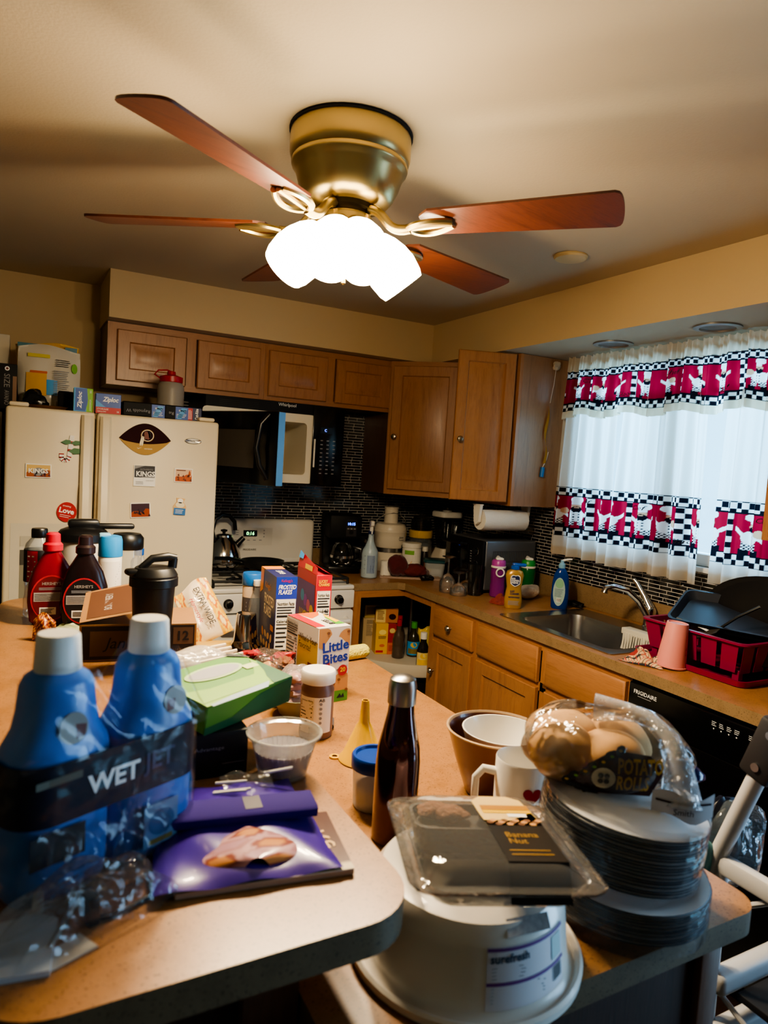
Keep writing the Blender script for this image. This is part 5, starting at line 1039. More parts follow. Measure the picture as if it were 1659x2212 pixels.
# shipping carton
KRAFT = mat('kraft board', '#8e683f', .7, var=.08, vs=40); KDARK = mat('dark brown print', '#55341f', .7); KBLK = mat('black board print', '#1d1512', .6)
o = thing('shipping_carton', 'kraft drink carton with brown top flap, black front print and number 12', 'box', (-2.252, -2.12, BT), -R(9))
m = MB().box(-.118, .138, -.085, .085, 0, .085, KRAFT, .001, 1); f = front(-.085); m.rect(f, -.113, .133, .004, .081, KBLK); f2 = front(-.085, .0012); m.rect(f2, -.095, .02, .012, .07, mat('brown panel', '#5b4430', .6)); m.text('Jane', .026, off(front(-.085, .0018), -.035, .038), INK, shear=.3)
m.rect(f2, .085, .13, .036, .076, mat('brown panel', '#7a5c40', .6)); m.text('12', .022, off(front(-.085, .0018), .108, .056), INK, bold=.03); m.text('NATURAL', .008, off(front(-.085, .0018), .108, .022), mat('brown panel', '#7a5c40', .6), w=.045); m.build('carton', o)
m = MB(); A = [(-.118, -.085, .09), (.02, -.085, .115), (.015, .085, .155), (-.118, .085, .125)]; m.quad(*A, KRAFT); n_ = (Vector(A[1])-Vector(A[0])).cross(Vector(A[3])-Vector(A[0])).normalized()
def flp(u, v): a, b, c, d = map(Vector, A); p = a.lerp(b, u).lerp(d.lerp(c, u), v)+n_*.001; return tuple(p)
m.rect(flp, .1, .85, .06, .94, KDARK); m.text('BONALBERY', .10, lambda u, v: (lambda q: tuple(Vector(q)+n_*.0008))(flp(.42-v*1.3, .5+u*.95)), mat('pale print', '#c9b08c', .6), w=.55); m.quad((-.118, -.085, .085), (-.118, -.085, .09), (-.118, .085, .125), (-.118, .085, .085), KRAFT); m.build('flap', o)
# black shaker tumbler
o = thing('protein_shaker', 'matt black shaker tumbler with handle lid standing among the cartons', 'tumbler', onb(325, 1442), R(8))
SHB = mat('satin black', '#060607', .4); MB().lathe([(.034, 0), (.037, .006), (.046, .185), (.052, .188), (.052, .206), (.047, .21)], SHB, 32).build('body', o)
MB().lathe([(.05, .205), (.051, .212), (.045, .222), (.04, .228)], SHB, 32).box(-.062, -.03, -.016, .016, .212, .226, SHB, .006).tube([(-.03, 0, .226), (-.005, 0, .247), (.03, 0, .25), (.048, 0, .246)], [.008, .009, .01, .009], SHB, 10).tube([(.04, 0, .225), (.042, 0, .246)], .010, SHB, 10).build('lid', o)
o = thing('nut_bag', 'small red and amber bag of nuts in front of the syrup bottles', 'bag', onb(96, 1382), R(4)); NUTS = vcol('nut print', .35)
rn = random.Random(8)
pouch(.052, .058, .024, NUTS, lambda u, v: lin(('#7a2412', '#c07a22', '#5a1a10', '#d8952e', '#8a3a14')[int((math.sin(u*37+v*11)+math.sin(v*43-u*19)+2.2)*1.2) % 5]), seed=8, nu=24, nv=24).build('pouch', o)
o = tag(heap(.07, .05, .014, mat('pale green film', '#9aa27a', .4), 3, 'wrapper', onb(150, 1358)), 'pale green crumpled wrapper in front of the chocolate syrup bottle', 'wrapper')
# ---- twin pack of floor cleaner, near left
BLIQ = mat('blue cleaner bottle', '#3d76c4', .3, coat=.2, sub=.12); WRAP = film('shrink wrap', '#cfe0f2', .012, .35, .1, .5, 18); CAPW = mat('white ribbed cap', '#dcdad2', .4); NVL = mat('navy label', '#070920', .5, spec=.3)
o = thing('cleaner_twin_pack', 'shrink-wrapped pair of blue floor cleaner bottles with white caps', 'cleaning bottles', (-2.418, -3.0, BT), R(25))
for i, x in enumerate((-.057, .057)):
    b = MB().loft([oval(w_, d_, z, 36) for w_, d_, z in ((.05, .034, 0), (.055, .04, .008), (.0565, .042, .03), (.0565, .042, .155), (.054, .041, .165), (.044, .037, .182), (.040, .035, .20), (.037, .033, .228), (.032, .030, .238), (.022, .022, .245), (.021, .021, .248))], BLIQ)
    f = lambda u, v: (u, -.0362+.0, v); b.disc(lambda u, v: (u, -.0375+.12*(v-.19), v), .0 if i == 0 else .014, .188, .016, .017, mat('badge grey', '#8f8d86', .4), 24); b.poly(lambda u, v: (u, -.0383+.12*(v-.185), v), [(.002, .176), (.012, .178), (.014, .19), (.002, .192)], SKIN)
    q = b.build('bottle', o, (x, 0, 0))
    MB().lathe([(.0235, .243), (.0245, .246), (.0225, .281), (.0205, .284), (.001, .284)], CAPW, 36, fn=lambda a, z: 1+.012*math.sin(a*2*PI*36)).build('cap', q)
def outline(k, z, e): # the two bottles side by side as one long rounded outline
    return [(x, y, z) for x, y in rrect(-.057-.0575*k-e, .057+.0575*k+e, -.042*k-e, .042*k+e, min(.04*k, .04), 9)]
m = MB().loft([outline(1, .09, .002), outline(1, .156, .002)], NVL, False, False); yf = -.0455
f = lambda u, v: (u, yf, v)
m.text('WET', .021, off(f, -.012, .122), INKW, bold=.03, al='c'); m.text('JET', .021, off(f, .046, .122), mat('dim navy print', '#24284e', .4), bold=.03)
m.rect(f, .028, .075, .018, .07, mat('pale blue panel', '#5e86a8', .4)); m.disc(lambda u, v: (u, yf-.0006, v), .052, .046, .018, .016, mat('mid blue print', '#2a5c86', .4)); m.rect(lambda u, v: (u, yf-.0006, v), .035, .068, .021, .027, mat('olive print', '#7a6a2a', .5))
m.rect(f, -.10, -.05, .135, .143, mat('grey panel', '#4b5348', .4)); m.rect(f, -.105, -.045, .05, .085, INK)
m.build('label', o)
m = MB(); rn = random.Random(2)
R_ = [outline(1, .0, .001), outline(1.0, .02, .004), outline(1.0, .075, .005), outline(1.0, .157, .004)]
m.loft(R_, WRAP, False, False)
for i in range(6): pass
def tent(u, v):
    x = -.1145+.229*u; top = .252 if abs(abs(x)-.057) < .024 else .252-.042*math.cos(PI*x/.075)**2*(1 if abs(x) < .04 else 0)-(max(0, abs(x)-.081))*2.2
    z = .157+(top-.157)*v; y = -.049*(1-v)**.8-.026*v+.004*math.sin(19*u+9*v); return (x, y, z)
m.grid(tent, 40, 14, WRAP); m.grid(lambda u, v: (tent(u, v)[0], -tent(u, v)[1], tent(u, v)[2]), 40, 14, WRAP)
for s in range(5):
    x0_ = -.11+.03*s; m.grid(lambda u, v: (x0_+.05*u+.01*math.sin(9*v+s), -.05-.016*math.sin(PI*u)*(1-v)-.004*math.sin(13*u+7*v+s), .012+.07*v+.01*math.sin(6*u+s)), 12, 10, WRAP)
m.build('shrink_wrap', o)
# the loose things in front of the twin pack
CABLE = mat('black cable', '#09090a', .45)
p = [onb(*q) for q in ((402, 1866), (385, 1895), (340, 1930), (285, 1962), (240, 1982), (200, 1992))]
o = thing('black_cable', 'thin black cable curving on the bar in front of the blue bottles', 'cable', (0, 0, 0)); MB().tube([(x, y, z+.0028) for x, y, z in p], .0026, CABLE, 8).build('cord', o)
x, y, z = onb(193, 1990); MB().box(-.006, .006, -.012, .012, 0, .03, CABLE, .002).build('plug', o, (x, y, z), R(20))
PALEB = mat('pale blue white plastic', '#b9c6d4', .3)
o = thing('bag_hanger', 'white plastic hook tag lying at the near left corner of the bar', 'hook', (-2.497, -3.115, BT), R(-8))
MB().prism([(-.04, -.055), (.028, -.055), (.028, .02), (.008, .033), (-.01, .03), (-.04, .022)], 0, .006, PALEB).build('plate', o); MB().tube([(.008, .03, .006), (.006, .05, .02), (.012, .062, .04), (.026, .06, .052), (.034, .05, .05)], [.006, .005, .005, .0045, .004], PALEB, 10).build('hook', o)
o = tag(MB().prism([(0, 0), (.05, .004), (.044, .034), (.002, .024)], 0, .0012, mat('cream card', '#b5b0a6', .6)).build('paper_tag', None, onb(100, 2105), R(18)), 'small cream paper tag by the edge of the bar', 'tag')
a_, b_ = Vector(onb(103, 2060)), Vector(onb(172, 1945)); o = tag(MB().tube([a_+Vector((0, 0, .0035)), b_+Vector((0, 0, .006))], .003, mat('grey straw', '#8f8d88', .4), 10).build('drinking_straw'), 'thin grey straw lying between the hook tag and the black cable', 'straw')
m = MB(); rn = random.Random(6)
for k in range(2): m.grid(lambda u, v: (-.085+.17*u+.01*math.sin(8*v+k), -.03+.05*v+.02*k-.03, .006+(.045+.012*k)*math.sin(PI*v)**.8*math.sin(PI*u)**.5+.005*math.sin(14*u+9*v+2*k)), 26, 18, film('crumpled cellophane', '#dbe6f2', .025, .5, .07, .9, 30))
tag(m.build('plastic_bag', None, (-2.45, -3.085, BT), R(20)), 'crumpled clear plastic bag bunched in front of the blue bottles', 'plastic bag')
# purple pack on a flat carton
GLOSS = vcol('glossy printed carton', .25, coat=.5)
o = thing('snack_carton', 'flat glossy carton with brown end and cream script under the purple pack', 'box', (-2.245, -3.07, BT), R(-9))
def cart(u, v):
    return lin('#4a1d16') if u > .80 and v > .12 else (lin('#cbb995') if u > .62 else lin('#8a7a72'))
m = MB(); m.box(-.10, .105, -.055, .08, 0, .008, mat('carton white', '#9a8f84', .4), .001, 1); m.grid(lambda u, v: (-.10+.205*u, -.055+.135*v, .0084), 40, 24, GLOSS, cart); m.text('Ke', .036, lambda u, v: (.078+.6*u-.5*v, .005-.9*u+.35*v, .0092) if False else (.080-v*.75+u*.15, .012-u*.75-v*.1, .0092), mat('cream gold script', '#c79a4a', .4), shear=.3); m.build('carton', o)
PURP = mat('purple film', '#3a1f86', .3, coat=.4); PURPD = mat('deep purple', '#2a1470', .75, spec=.2); MEAT = vcol('meat print', .2, coat=.6)
o = thing('meat_pack', 'purple lunch meat pack with folded header and clear window', 'food pack', (-2.245, -3.0, BT+.009), R(-8))
m = MB(); m.grid(lambda u, v: (-.115+.215*u*(1-.12*v)+.01*v, -.125+.235*v, .001+.016*math.sin(PI*u)**.5*math.sin(PI*v)**.5+.002*math.sin(15*u+11*v)), 30, 30, PURP)
m.build('pouch', o)
def mt(u, v): return lin(('#b58a96', '#a87a80', '#c49a9c', '#8a4a40', '#c98a52')[int((math.sin(u*9+v*4)+math.sin(v*13-u*6)+2)*1.25) % 5])
m = MB(); 
for cx, cy, rx, ry in ((.0, -.075, .068, .035),): m.grid(lambda u, v: (cx+rx*(2*u-1)*math.sqrt(max(0, 1-(2*v-1)**2*.95)), cy+ry*(2*v-1), .0195-.012*((2*u-1)**2)), 26, 16, MEAT, mt)
m.build('window', o)
m = MB().loft([[(x, y, z) for x in (-.125, .092)][0:0] or [(-.125, -.022+dy, z), (.092, -.03+dy, z), (.092, .012+dy, z), (-.125, .02+dy, z)] for z, dy in ((.016, 0), (.028, -.004), (.031, .0))], PURPD)
m.rect(lambda u, v: (u, -.030, v) if False else (u, v, .0316), .0, .022, -.02, .012, mat('near black purple', '#120a2c', .4)); m.build('header', o)
m = MB(); rn = random.Random(4)
for i in range(6): 
    x0_, y0_ = -.03+.1*rn.random(), .035+.06*rn.random(); m.tube([(x0_-.02, y0_, .027), (x0_+.022, y0_-.012+.02*rn.random(), .029)], .0018, mat('white bendy straw', '#d8d2c6', .3), 8)
m.grid(lambda u, v: (-.02+.07*u, .03+.06*v, .028+.004*math.sin(9*u+5*v)), 10, 10, film('crumpled cellophane', '#dbe6f2', .025, .5, .07, .9, 30)); m.build('sachet', o)
# ---- black carton, green box, straws, cup
o = thing('black_carton', 'low black carton under the green box near the middle of the bar', 'box', (-2.25, -2.73, BT), 0); m = MB().box(-.11, .06, -.11, .11, 0, .07, mat('matt black board', '#070708', .5), .002); m.text('Advantage', .006, off(front(-.11), .0, .045), GREY, w=.045); m.rect(off(front(-.11), -.032, .045), -.004, .004, -.002, .002, GREY); m.rect(front(-.11), .02, .055, .02, .021, mat('dim print', '#8d8a86', .6)); m.build('carton', o)
GB1 = mat('apple green board', '#4d8a24', .5); GB2 = mat('light green print', '#7fae3a', .5); GB3 = mat('dark green print', '#0f5a32', .45)
o = thing('tissue_box', 'green face mask box with oval window lying on the black carton', 'box', (-2.210, -2.745, BT+.0795), (R(7), R(0), R(30)))
w_, d_, h_ = .195, .13, .045
m = MB().box(-w_/2, w_/2, -d_/2, d_/2, 0, h_, GB1, .002, 1); f = flat(h_); m.rect(f, -w_/2, w_/2, -d_/2, -.02, GB2); m.poly(flat(h_, .0012), [(-w_/2, -.01), (-.02, -.028), (.05, -.02), (.08, .01), (.09, .03), (w_/2, .01), (w_/2, -.055), (-w_/2, -.055)], GB2); m.poly(flat(h_, .0014), [(.05, -d_/2), (.06, -.04), (.075, -.02), (.09, .01), (w_/2, .02), (w_/2, -d_/2)], GB3)
m.disc(flat(h_, .0016), .0, .022, .062, .022, mat('pale oval rim', '#a9c48a', .5), 28); m.disc(flat(h_, .002), .0, .022, .055, .017, mat('grey oval window', '#9b9a9c', .6), 28); m.rect(flat(h_, .0016), .055, .085, .0, .016, mat('pale tag', '#c2cf8e', .5)); m.poly(flat(h_, .0018), [(.06, .065), (.10, .035), (.09, .055), (.075, .068)], INK)
m.poly(front(-d_/2), [(-w_/2, 0), (w_/2, 0), (w_/2, h_), (.02, h_*.8), (-.04, h_*.3), (-w_/2, h_*.25)], GB3); m.rect(lambda u, v: (w_/2+.0006, u, v), -d_/2, d_/2, 0, h_, GB3); m.poly(flat(h_, .0016), [(-.09, -.07), (.03, -.07), (.05, -.055), (-.04, -.058), (-.09, -.064)], mat('pale blue edge', '#8fa6b5', .5)); m.build('carton', o)
o = thing('straw_bag', 'clear bag of cream striped drinking straws behind the green box', 'bag', (-2.225, -2.55, BT), R(12)); m = MB(); STR = mat('cream straw', '#d9c5a4', .5)
for i in range(14): m.tube([(-.09+.002*i, -.055+.008*i, .07+.012*(i % 3)), (.1, -.05+.0078*i, .085+.01*(i % 3))], .0035, STR if i % 3 else mat('red stripe straw', '#b06a58', .5), 8)
m.build('straws', o); MB().grid(lambda u, v: (-.105+.22*u, -.07+.13*v, .002+.118*math.sin(PI*v)**.4*math.sin(PI*u)**.25+.004*math.sin(15*u+8*v)), 26, 18, film('milky bag film', '#e6dfd2', .38, .6, .15, .6, 30)).build('bag', o)
CUPF = film('cloudy deli plastic', '#e6e2d4', .28, .7, .08); LINER = mat('pleated paper liner', '#dcd8da', .7)
o = thing('deli_cup', 'clear deli tub holding a stack of white pleated paper liners', 'cup', (-2.140, -2.862, BT))
MB().lathe([(.034, 0), (.037, .002), (.052, .062), (.058, .064), (.059, .068), (.055, .0685), (.051, .062), (.036, .005), (.001, .004)], CUPF, 40, cap0=False).build('tub', o)
MB().lathe([(.032, .006), (.034, .008), (.045, .042), (.043, .042), (.031, .012), (.001, .012)], LINER, 96, fn=lambda a, z: 1+.03*math.sin(a*2*PI*32)).build('paper_liner', o)
# ================================================================== on the lower worktop
o = thing('spice_jar', 'brown seasoning jar with ribbed white lid and label', 'jar', oni(681, 1585), -R(48)); JB = mat('cinnamon brown', '#7a5a48', .4)
m = MB().lathe([(.037, 0), (.039, .004), (.039, .112), (.033, .124), (.033, .128)], JB, 32); f = around(.039); f2 = around(.039, e=.0012); m.rect(f, -.03, .055, .016, .1, PAPER, 10); facts(m, around(.039, e=.0011), around(.039, e=.0016), -.028, .01, .02, .096, PAPER, rows=6); m.rect(f2, -.028, .01, .018, .022, MAR)
for i in range(6): m.disc(f2, .026, .03+.011*i, .0035, .0035, GREY, 10)
m.text('AB', .008, off(f2, .028, .094), INK); m.build('body', o); MB().lathe([(.036, .126), (.0405, .128), (.0405, .152), (.038, .156), (.001, .156)], WHITE, 40, fn=lambda a, z: 1+.01*math.sin(a*2*PI*40)).build('lid', o)
x, y, z = oni(715, 1568); o = thing('battery', 'single battery lying on its side right of the seasoning jar', 'battery', (x, y, z+.0072), (PI/2, 0, R(-25))); MB().lathe([(.001, -.024), (.007, -.024), (.0072, -.02), (.0072, .02), (.007, .024), (.0025, .0245), (.0025, .027), (.001, .027)], mat('silver battery', '#8f9094', .3, .8), 18).build('cell', o); MB().lathe([(.0065, .0245), (.005, .0252), (.0035, .0252)], INK, 18, cap0=False, cap1=False).build('ring', o)
GLAZE = mat('sage glazed bowl', '#7d8066', .35, var=.3, vs=30); CRYST = film('crinkled cellophane', '#d9c9c4', .25, .8, .08, .9, 60)
x, y, z = oni(648, 1548); o = thing('candy_bowl', 'sage green bowl of wrapped sweets behind the seasoning jar', 'bowl', (x-.005, y+.02, z)); MB().lathe([(.035, 0), (.04, .004), (.058, .045), (.06, .05), (.057, .05), (.05, .03), (.036, .01), (.001, .008)], GLAZE, 32).build('bowl', o)
m = MB(); rn = random.Random(11)
for i in range(12): a = i*2.1; m.blob((.03*math.cos(a)*(i % 3)/2, .03*math.sin(a)*(i % 3)/2, .035+.006*i), (.018, .015, .014), mat('pink wrapped sweet', '#b08a84', .3), 6, .15, i)
m.build('sweets', o); MB().blob((0, .005, .08), (.05, .045, .045), CRYST, 14, .14, 21).build('cellophane', o)
# gift basket of pine cones and dried fruit
o = thing('potpourri_basket', 'cellophane-wrapped basket of pine cones and dried fruit with red bow', 'basket', (-1.912, -2.10, IT))
MB().lathe([(.055, 0), (.062, .004), (.068, .04), (.066, .04), (.058, .006), (.001, .005)], mat('black wicker', '#17120f', .7, bump=.8, bs=90), 28).build('basket', o)
CONE = mat('pine cone', '#7a4a28', .7, var=.35, vs=50); PCN = mat('gold cone', '#a9783e', .55, var=.3, vs=50)
def cone(m, c, r, h, mm, tilt):
    T0 = m.T; m.T = Matrix.Translation(c) @ Matrix.Rotation(tilt, 4, 'X')
    for k in range(7):
        rr_ = r*math.sin(PI*(.18+.72*k/7)); nn = 9
        for j in range(nn): a = 2*PI*(j+.5*(k % 2))/nn; z = h*k/7; m.add([(rr_*.5*math.cos(a-.3), rr_*.5*math.sin(a-.3), z), (rr_*math.cos(a-.22), rr_*math.sin(a-.22), z+h*.07), (rr_*1.06*math.cos(a), rr_*1.06*math.sin(a), z+h*.10), (rr_*math.cos(a+.22), rr_*math.sin(a+.22), z+h*.07), (rr_*.5*math.cos(a+.3), rr_*.5*math.sin(a+.3), z), (rr_*.4*math.cos(a), rr_*.4*math.sin(a), z-h*.03)], [(0, 1, 2), (0, 2, 5), (2, 3, 4), (2, 4, 5)], mm)
    m.lathe([(r*.4, 0), (r*.55, h*.4), (r*.2, h*.95), (.001, h)], mm, 10); m.T = T0
for i, (c, r, h, mm, t) in enumerate((((.035, -.03, .05), .035, .07, CONE, .5), ((-.035, -.035, .045), .032, .06, PCN, .7), ((.0, -.055, .03), .028, .05, CONE, 1.0), ((-.01, .03, .05), .034, .07, CONE, 0), ((.055, .03, .05), .03, .06, PCN, -.3))):
    m = MB(); cone(m, c, r, h, mm, t); m.build('pine_cone', o)
for i, (c, r, cc) in enumerate((((.02, -.06, .045), .016, '#16121c'), ((.045, -.055, .04), .014, '#1c1622'), ((.0, -.02, .075), .024, '#b0824c'), ((-.05, -.01, .055), .02, '#9a6a38'), ((-.02, -.06, .04), .016, '#a5443c'), ((.06, -.02, .05), .015, '#c9a58a'))): MB().blob(c, r, mat('dried fruit %d' % i, cc, .6), 8, .1, i).build('dried_fruit', o)
m = MB().blob((-.04, .0, .115), (.035, .02, .012), mat('red ribbon', '#8e1c22', .45), 10, .25, 3).blob((.045, -.01, .105), (.035, .02, .013), mat('red ribbon', '#8e1c22', .45), 10, .25, 5); m.build('bow', o)
MB().blob((0, -.01, .07), (.07, .07, .06), film('basket cellophane', '#d8d0c4', .06, .9, .06, .9, 45), 18, .08, 9).build('cellophane', o)
# shaker
o = thing('cocktail_shaker', 'upturned steel cup resting on a dark mirrored mixing tin', 'cocktail shaker', oni(527, 1442)); MB().lathe([(.034, 0), (.036, .004), (.042, .06), (.044, .066), (.001, .066)], mat('dark mirror steel', '#3a2c20', .12, .9), 32).build('tin', o)
MB().lathe([(.046, .066), (.045, .072), (.038, .084), (.036, .09), (.029, .165), (.027, .169), (.001, .17)], KST, 36).build('cup', o)
# cereal and snack cartons
def carton(name, label, loc, rz, w, d, h, m_, grp='breakfast cartons on the island'):
    o = thing(name, label, 'box', loc, rz, grp); return o, MB().box(-w/2, w/2, -d/2, d/2, 0, h, m_, .0012, 1)
def lft(w, e=.0006): return lambda u, v: (-w/2-e, -u, v)
CB = mat('dark blue cereal carton', '#2a2c58', .4); CBB = mat('royal blue print', '#16349a', .4); ORG = mat('orange carton flap', '#e08a2a', .45); CRMT = mat('pale tiger cream', '#dcb98a', .5)
W_, D_2, H_ = .062, .19, .30
o, m = carton('cereal_box', 'tall dark blue frosted flakes cereal box, nutrition side forward', (-1.808, -1.885, IT), -R(5), W_, D_2, H_, CB)
f, f2 = front(-D_2/2), front(-D_2/2, .0012); facts(m, f, f2, -W_/2+.002, W_/2-.002, .01, .235, LBL); m.rect(f, -W_/2, W_/2, .235, H_, CBB); m.text('FROSTED\nFLAKES', .014, off(f2, .002, .263), INKW, bold=.02, shear=.2, w=.052); m.text("Kellogg's", .008, off(f2, 0, .288), REDP, w=.032)
g, g2 = lft(W_), lft(W_, .0012); m.text('FROSTED\nFLAKES', .032, off(g, .02, .20), CREAM, bold=.03, w=.115); m.text("Kellogg's", .018, off(g, .0, .255), ORG, shear=.3, w=.07); m.poly(g, [(-.095, .22), (-.06, .235), (-.055, .3), (-.095, .3)], ORG)
for i in range(16): m.disc(g, -.055+.034*(i % 4)+.012*((i//4) % 2), .02+.03*(i//4), .015, .010, (CRMT, ORG)[i % 5 == 2], 10, rot=i*.7)
m.rect(g2, .05, .085, .135, .152, ORG)
t_ = flat(H_); m.rect(t_, -W_/2, W_/2, .04, .095, ORG); m.text('FLAKES', .02, off(flat(H_, .0012), 0, -.02, PI/2), INKW, w=.06); m.build('carton', o)
W_, D_2, H_ = .052, .19, .285; CR = mat('red cereal carton', '#a8182a', .4); PURPR = mat('plum print', '#5a3a6a', .5)
o, m = carton('cereal_box', 'red marshmallow cereal box with its top flap open', (-1.652, -1.79, IT), -R(3), W_, D_2, H_, CR)
f, f2 = front(-D_2/2), front(-D_2/2, .0012); facts(m, f, f2, -W_/2+.004, W_/2-.004, .01, .235, LBL); m.text('LUCKY\nCHARMS', .010, off(f, 0, .26), YEL, bold=.03, w=.036)
g, g2 = lft(W_), lft(W_, .0012); m.rect(g, -.09, .085, .0, .25, PURPR); m.text('LUCKY\nCHARMS', .035, off(g2, .01, .12), mat('rainbow gold', '#c9a03a', .45), bold=.03, w=.13)
for i, c in enumerate(('#3a7a9a', '#7a3a8a', '#b0506a', '#c9a03a')): m.disc(g2, -.03+.03*i, .2-.012*i, .018, .02, mat('charm %d' % i, c, .5), 14)
m.build('carton', o); m = MB(); m.quad((-W_/2, -.095, H_), (-W_/2, .095, H_), (-W_/2+.012, .10, H_+.05), (-W_/2+.004, -.09, H_+.022), CR).quad((W_/2, -.095, H_), (W_/2, .095, H_), (.0, .095, H_+.024), (.0, -.09, H_+.012), CR).quad((-W_/2+.002, .05, H_+.03), (-W_/2+.002, .095, H_+.03), (-W_/2+.010, .1, H_+.052), (-W_/2+.006, .05, H_+.045), SKYP); m.rect(lambda u, v: (-W_/2-.0008+.10*(v-H_), -u, v), -.02, .05, H_+.004, H_+.02, YEL); m.build('flap', o)
W_, D_2, H_ = .10, .172, .204; LBW = mat('white muffin carton', '#d9d2c8', .4); MUF = mat('muffin print', '#c08a50', .5); MUFD = mat('muffin brown', '#7a4a24', .5); LBY = mat('mustard carton side', '#c9a544', .45)
o, m = carton('muffin_box', 'white and yellow mini muffin box beside the seasoning jar', (-1.772, -2.122, IT), R(8), W_, D_2, H_, LBW)
f, f2, f3 = front(-D_2/2), front(-D_2/2, .0012), front(-D_2/2, .0018)
for cx, cy, rr_ in ((-.038, .18, .03), (.04, .17, .028), (.03, .045, .034), (-.035, .055, .028)): m.poly(f, [(min(.049, max(-.049, cx+rr_*math.cos(2*PI*i/18))), min(.203, max(.01, cy+rr_*math.sin(2*PI*i/18)))) for i in range(18)], MUF)
m.rect(f2, -.05, .05, 0, .03, GREEN); m.poly(f2, [(-.03, .16), (-.045, .12), (-.035, .09), (.0, .085), (.045, .10), (.048, .15), (.02, .175), (-.01, .185)], LBW)
m.text('Little\nBites', .030, off(f3, .006, .138, R(4)), CBB, bold=.03, w=.082); m.poly(f3, [(-.048, .082), (-.012, .09), (-.012, .112), (-.048, .104)], REDP); m.text('CHOCOLATE\nCHIP', .005, off(front(-D_2/2, .0024), -.03, .098, R(9)), INKW, w=.028); m.disc(f3, .03, .085, .015, .015, REDP); m.text('20', .012, off(front(-D_2/2, .0024), .03, .087), YEL, bold=.03)
m.disc(f3, -.005, .055, .014, .013, MUFD); m.poly(f3, [(.015, .01), (.025, .022), (.03, .014), (.036, .022), (.04, .01)], INK)
for i in range(5): m.disc(f3, (-.04, .043, .02, .045, -.02)[i], (.07, .19, .06, .03, .19)[i], .005, .004, MUFD, 8)
g, g2 = lft(W_), lft(W_, .0012); m.rect(g, -D_2/2, D_2/2, 0, H_, LBY); m.rect(g2, -D_2/2, D_2/2, .165, H_, LBW); facts(m, g2, lft(W_, .0018), -D_2/2+.002, -.02, .03, .198, LBW); m.text("What's Your\nFavorite?", .02, off(lft(W_, .002), .034, .155), INK, w=.095)
for i in range(7): m.disc(lft(W_, .002), -.01+.03*(i % 3)+.012*(i//3), .03+.022*(i//3), .017, .012, (MUF, MUFD)[i % 2], 12)
m.rect(lft(W_, .0022), .04, .08, .09, .105, SKIN)
t_ = flat(H_); m.rect(t_, -W_/2, W_/2, -D_2/2, D_2/2, LBW); t2 = flat(H_, .0012); m.rect(t2, -W_/2, -.02, -.07, .086, REDP); m.poly(t2, [(-.01, .02), (.03, .05), (.048, .086), (-.02, .086)], mat('orange print', '#d0641c', .4)); m.poly(t2, [(.02, -.06), (.048, -.06), (.048, .03), (.03, .02)], GREEN); m.poly(flat(H_, .0014), [(.03, -.04), (.048, -.03), (.048, .06), (.036, .03)], YEL); m.text('BITES', .018, off(flat(H_, .0016), .012, -.03, PI/2), INK, bold=.03, w=.05); m.build('carton', o)
o = thing('seasoning_canister', 'tall printed canister with blue lid behind the blue cereal box', 'canister', (at(545, 1300, 'y', -1.71).x, -1.71, IT)); m = MB().lathe([(.03, 0), (.033, .004), (.033, .225), (.031, .23)], mat('beige canister', '#b09a82', .5), 28); m.rect(around(.033), -.05, .05, .06, .19, mat('dark label', '#3d3a40', .5), 10); m.bars(around(.033, e=.0012), -.03, .03, .07, .18, 9, GREY, .3); m.build('body', o); MB().lathe([(.034, .228), (.0355, .23), (.0355, .262), (.033, .267), (.001, .267)], mat('bright blue lid', '#1c5fa8', .35), 28).build('lid', o)
o = thing('water_bottle', 'small clear water bottle between the canister and the blue cereal box', 'bottle', (at(556, 1330, 'y', -1.745).x-.006, -1.755, IT)); MB().lathe([(.026, 0), (.029, .004), (.029, .16), (.024, .19), (.012, .22), (.012, .235)], CLEAR, 24).build('body', o); MB().lathe([(.014, .232), (.015, .234), (.015, .25), (.001, .251)], WHITE, 16).build('cap', o)
# noodles and sweetener
NOOD = vcol('noodle bag print', .25, coat=.5)
def nd(u, v):
    if abs(u-.5) < .24: return lin('#dccbb0')
    return lin(('#d9a32a', '#e2c052', '#c8702a', '#e6d29a')[int((math.sin(v*17+u*5)+math.sin(u*31)+2)*.99) % 4])
x, y, z = oni(470, 1432); o = thing('noodle_bag', 'yellow and cream extra wide noodle bag slumped against the cartons', 'bag', (x+.0, y+.05, z+.062), (R(-28), R(-24), R(-2))); pouch(.125, .19, .06, NOOD, nd, seed=13, nu=40, nv=40).build('pouch', o)
m = MB(); nf = lambda u, v: (u, -.036*(math.sin(PI*(u/.125+.5))**.6)*(max(.01, math.sin(PI*min(1, v/.19*1.02)))**.55)*(1.25-.6*v/.19)-.011, v)
m.text('EXTRA WIDE', .020, off(nf, .014, .105, PI/2+PI), INK, w=.13); m.text('Homestyle', .013, off(nf, -.016, .10, -PI/2), REDP, shear=.3, w=.085); m.build('print', o)
x, y, z = oni(478, 1432); o = thing('sweetener_bag', 'black and yellow sweetener bag lying under the noodle bag', 'bag', (x, y, z), R(-14)); SPL = mat('sweetener yellow', '#c9a352', .4)
m = MB().box(-.085, .075, -.03, .06, 0, .058, SPL, .012); m.text('Splenda', .026, off(front(-.03), .0, .035), INK, bold=.03, shear=.2, w=.115); m.poly(front(-.0302), [(-.085, .05), (-.04, .0), (-.085, .0)], INK); m.build('pouch', o)
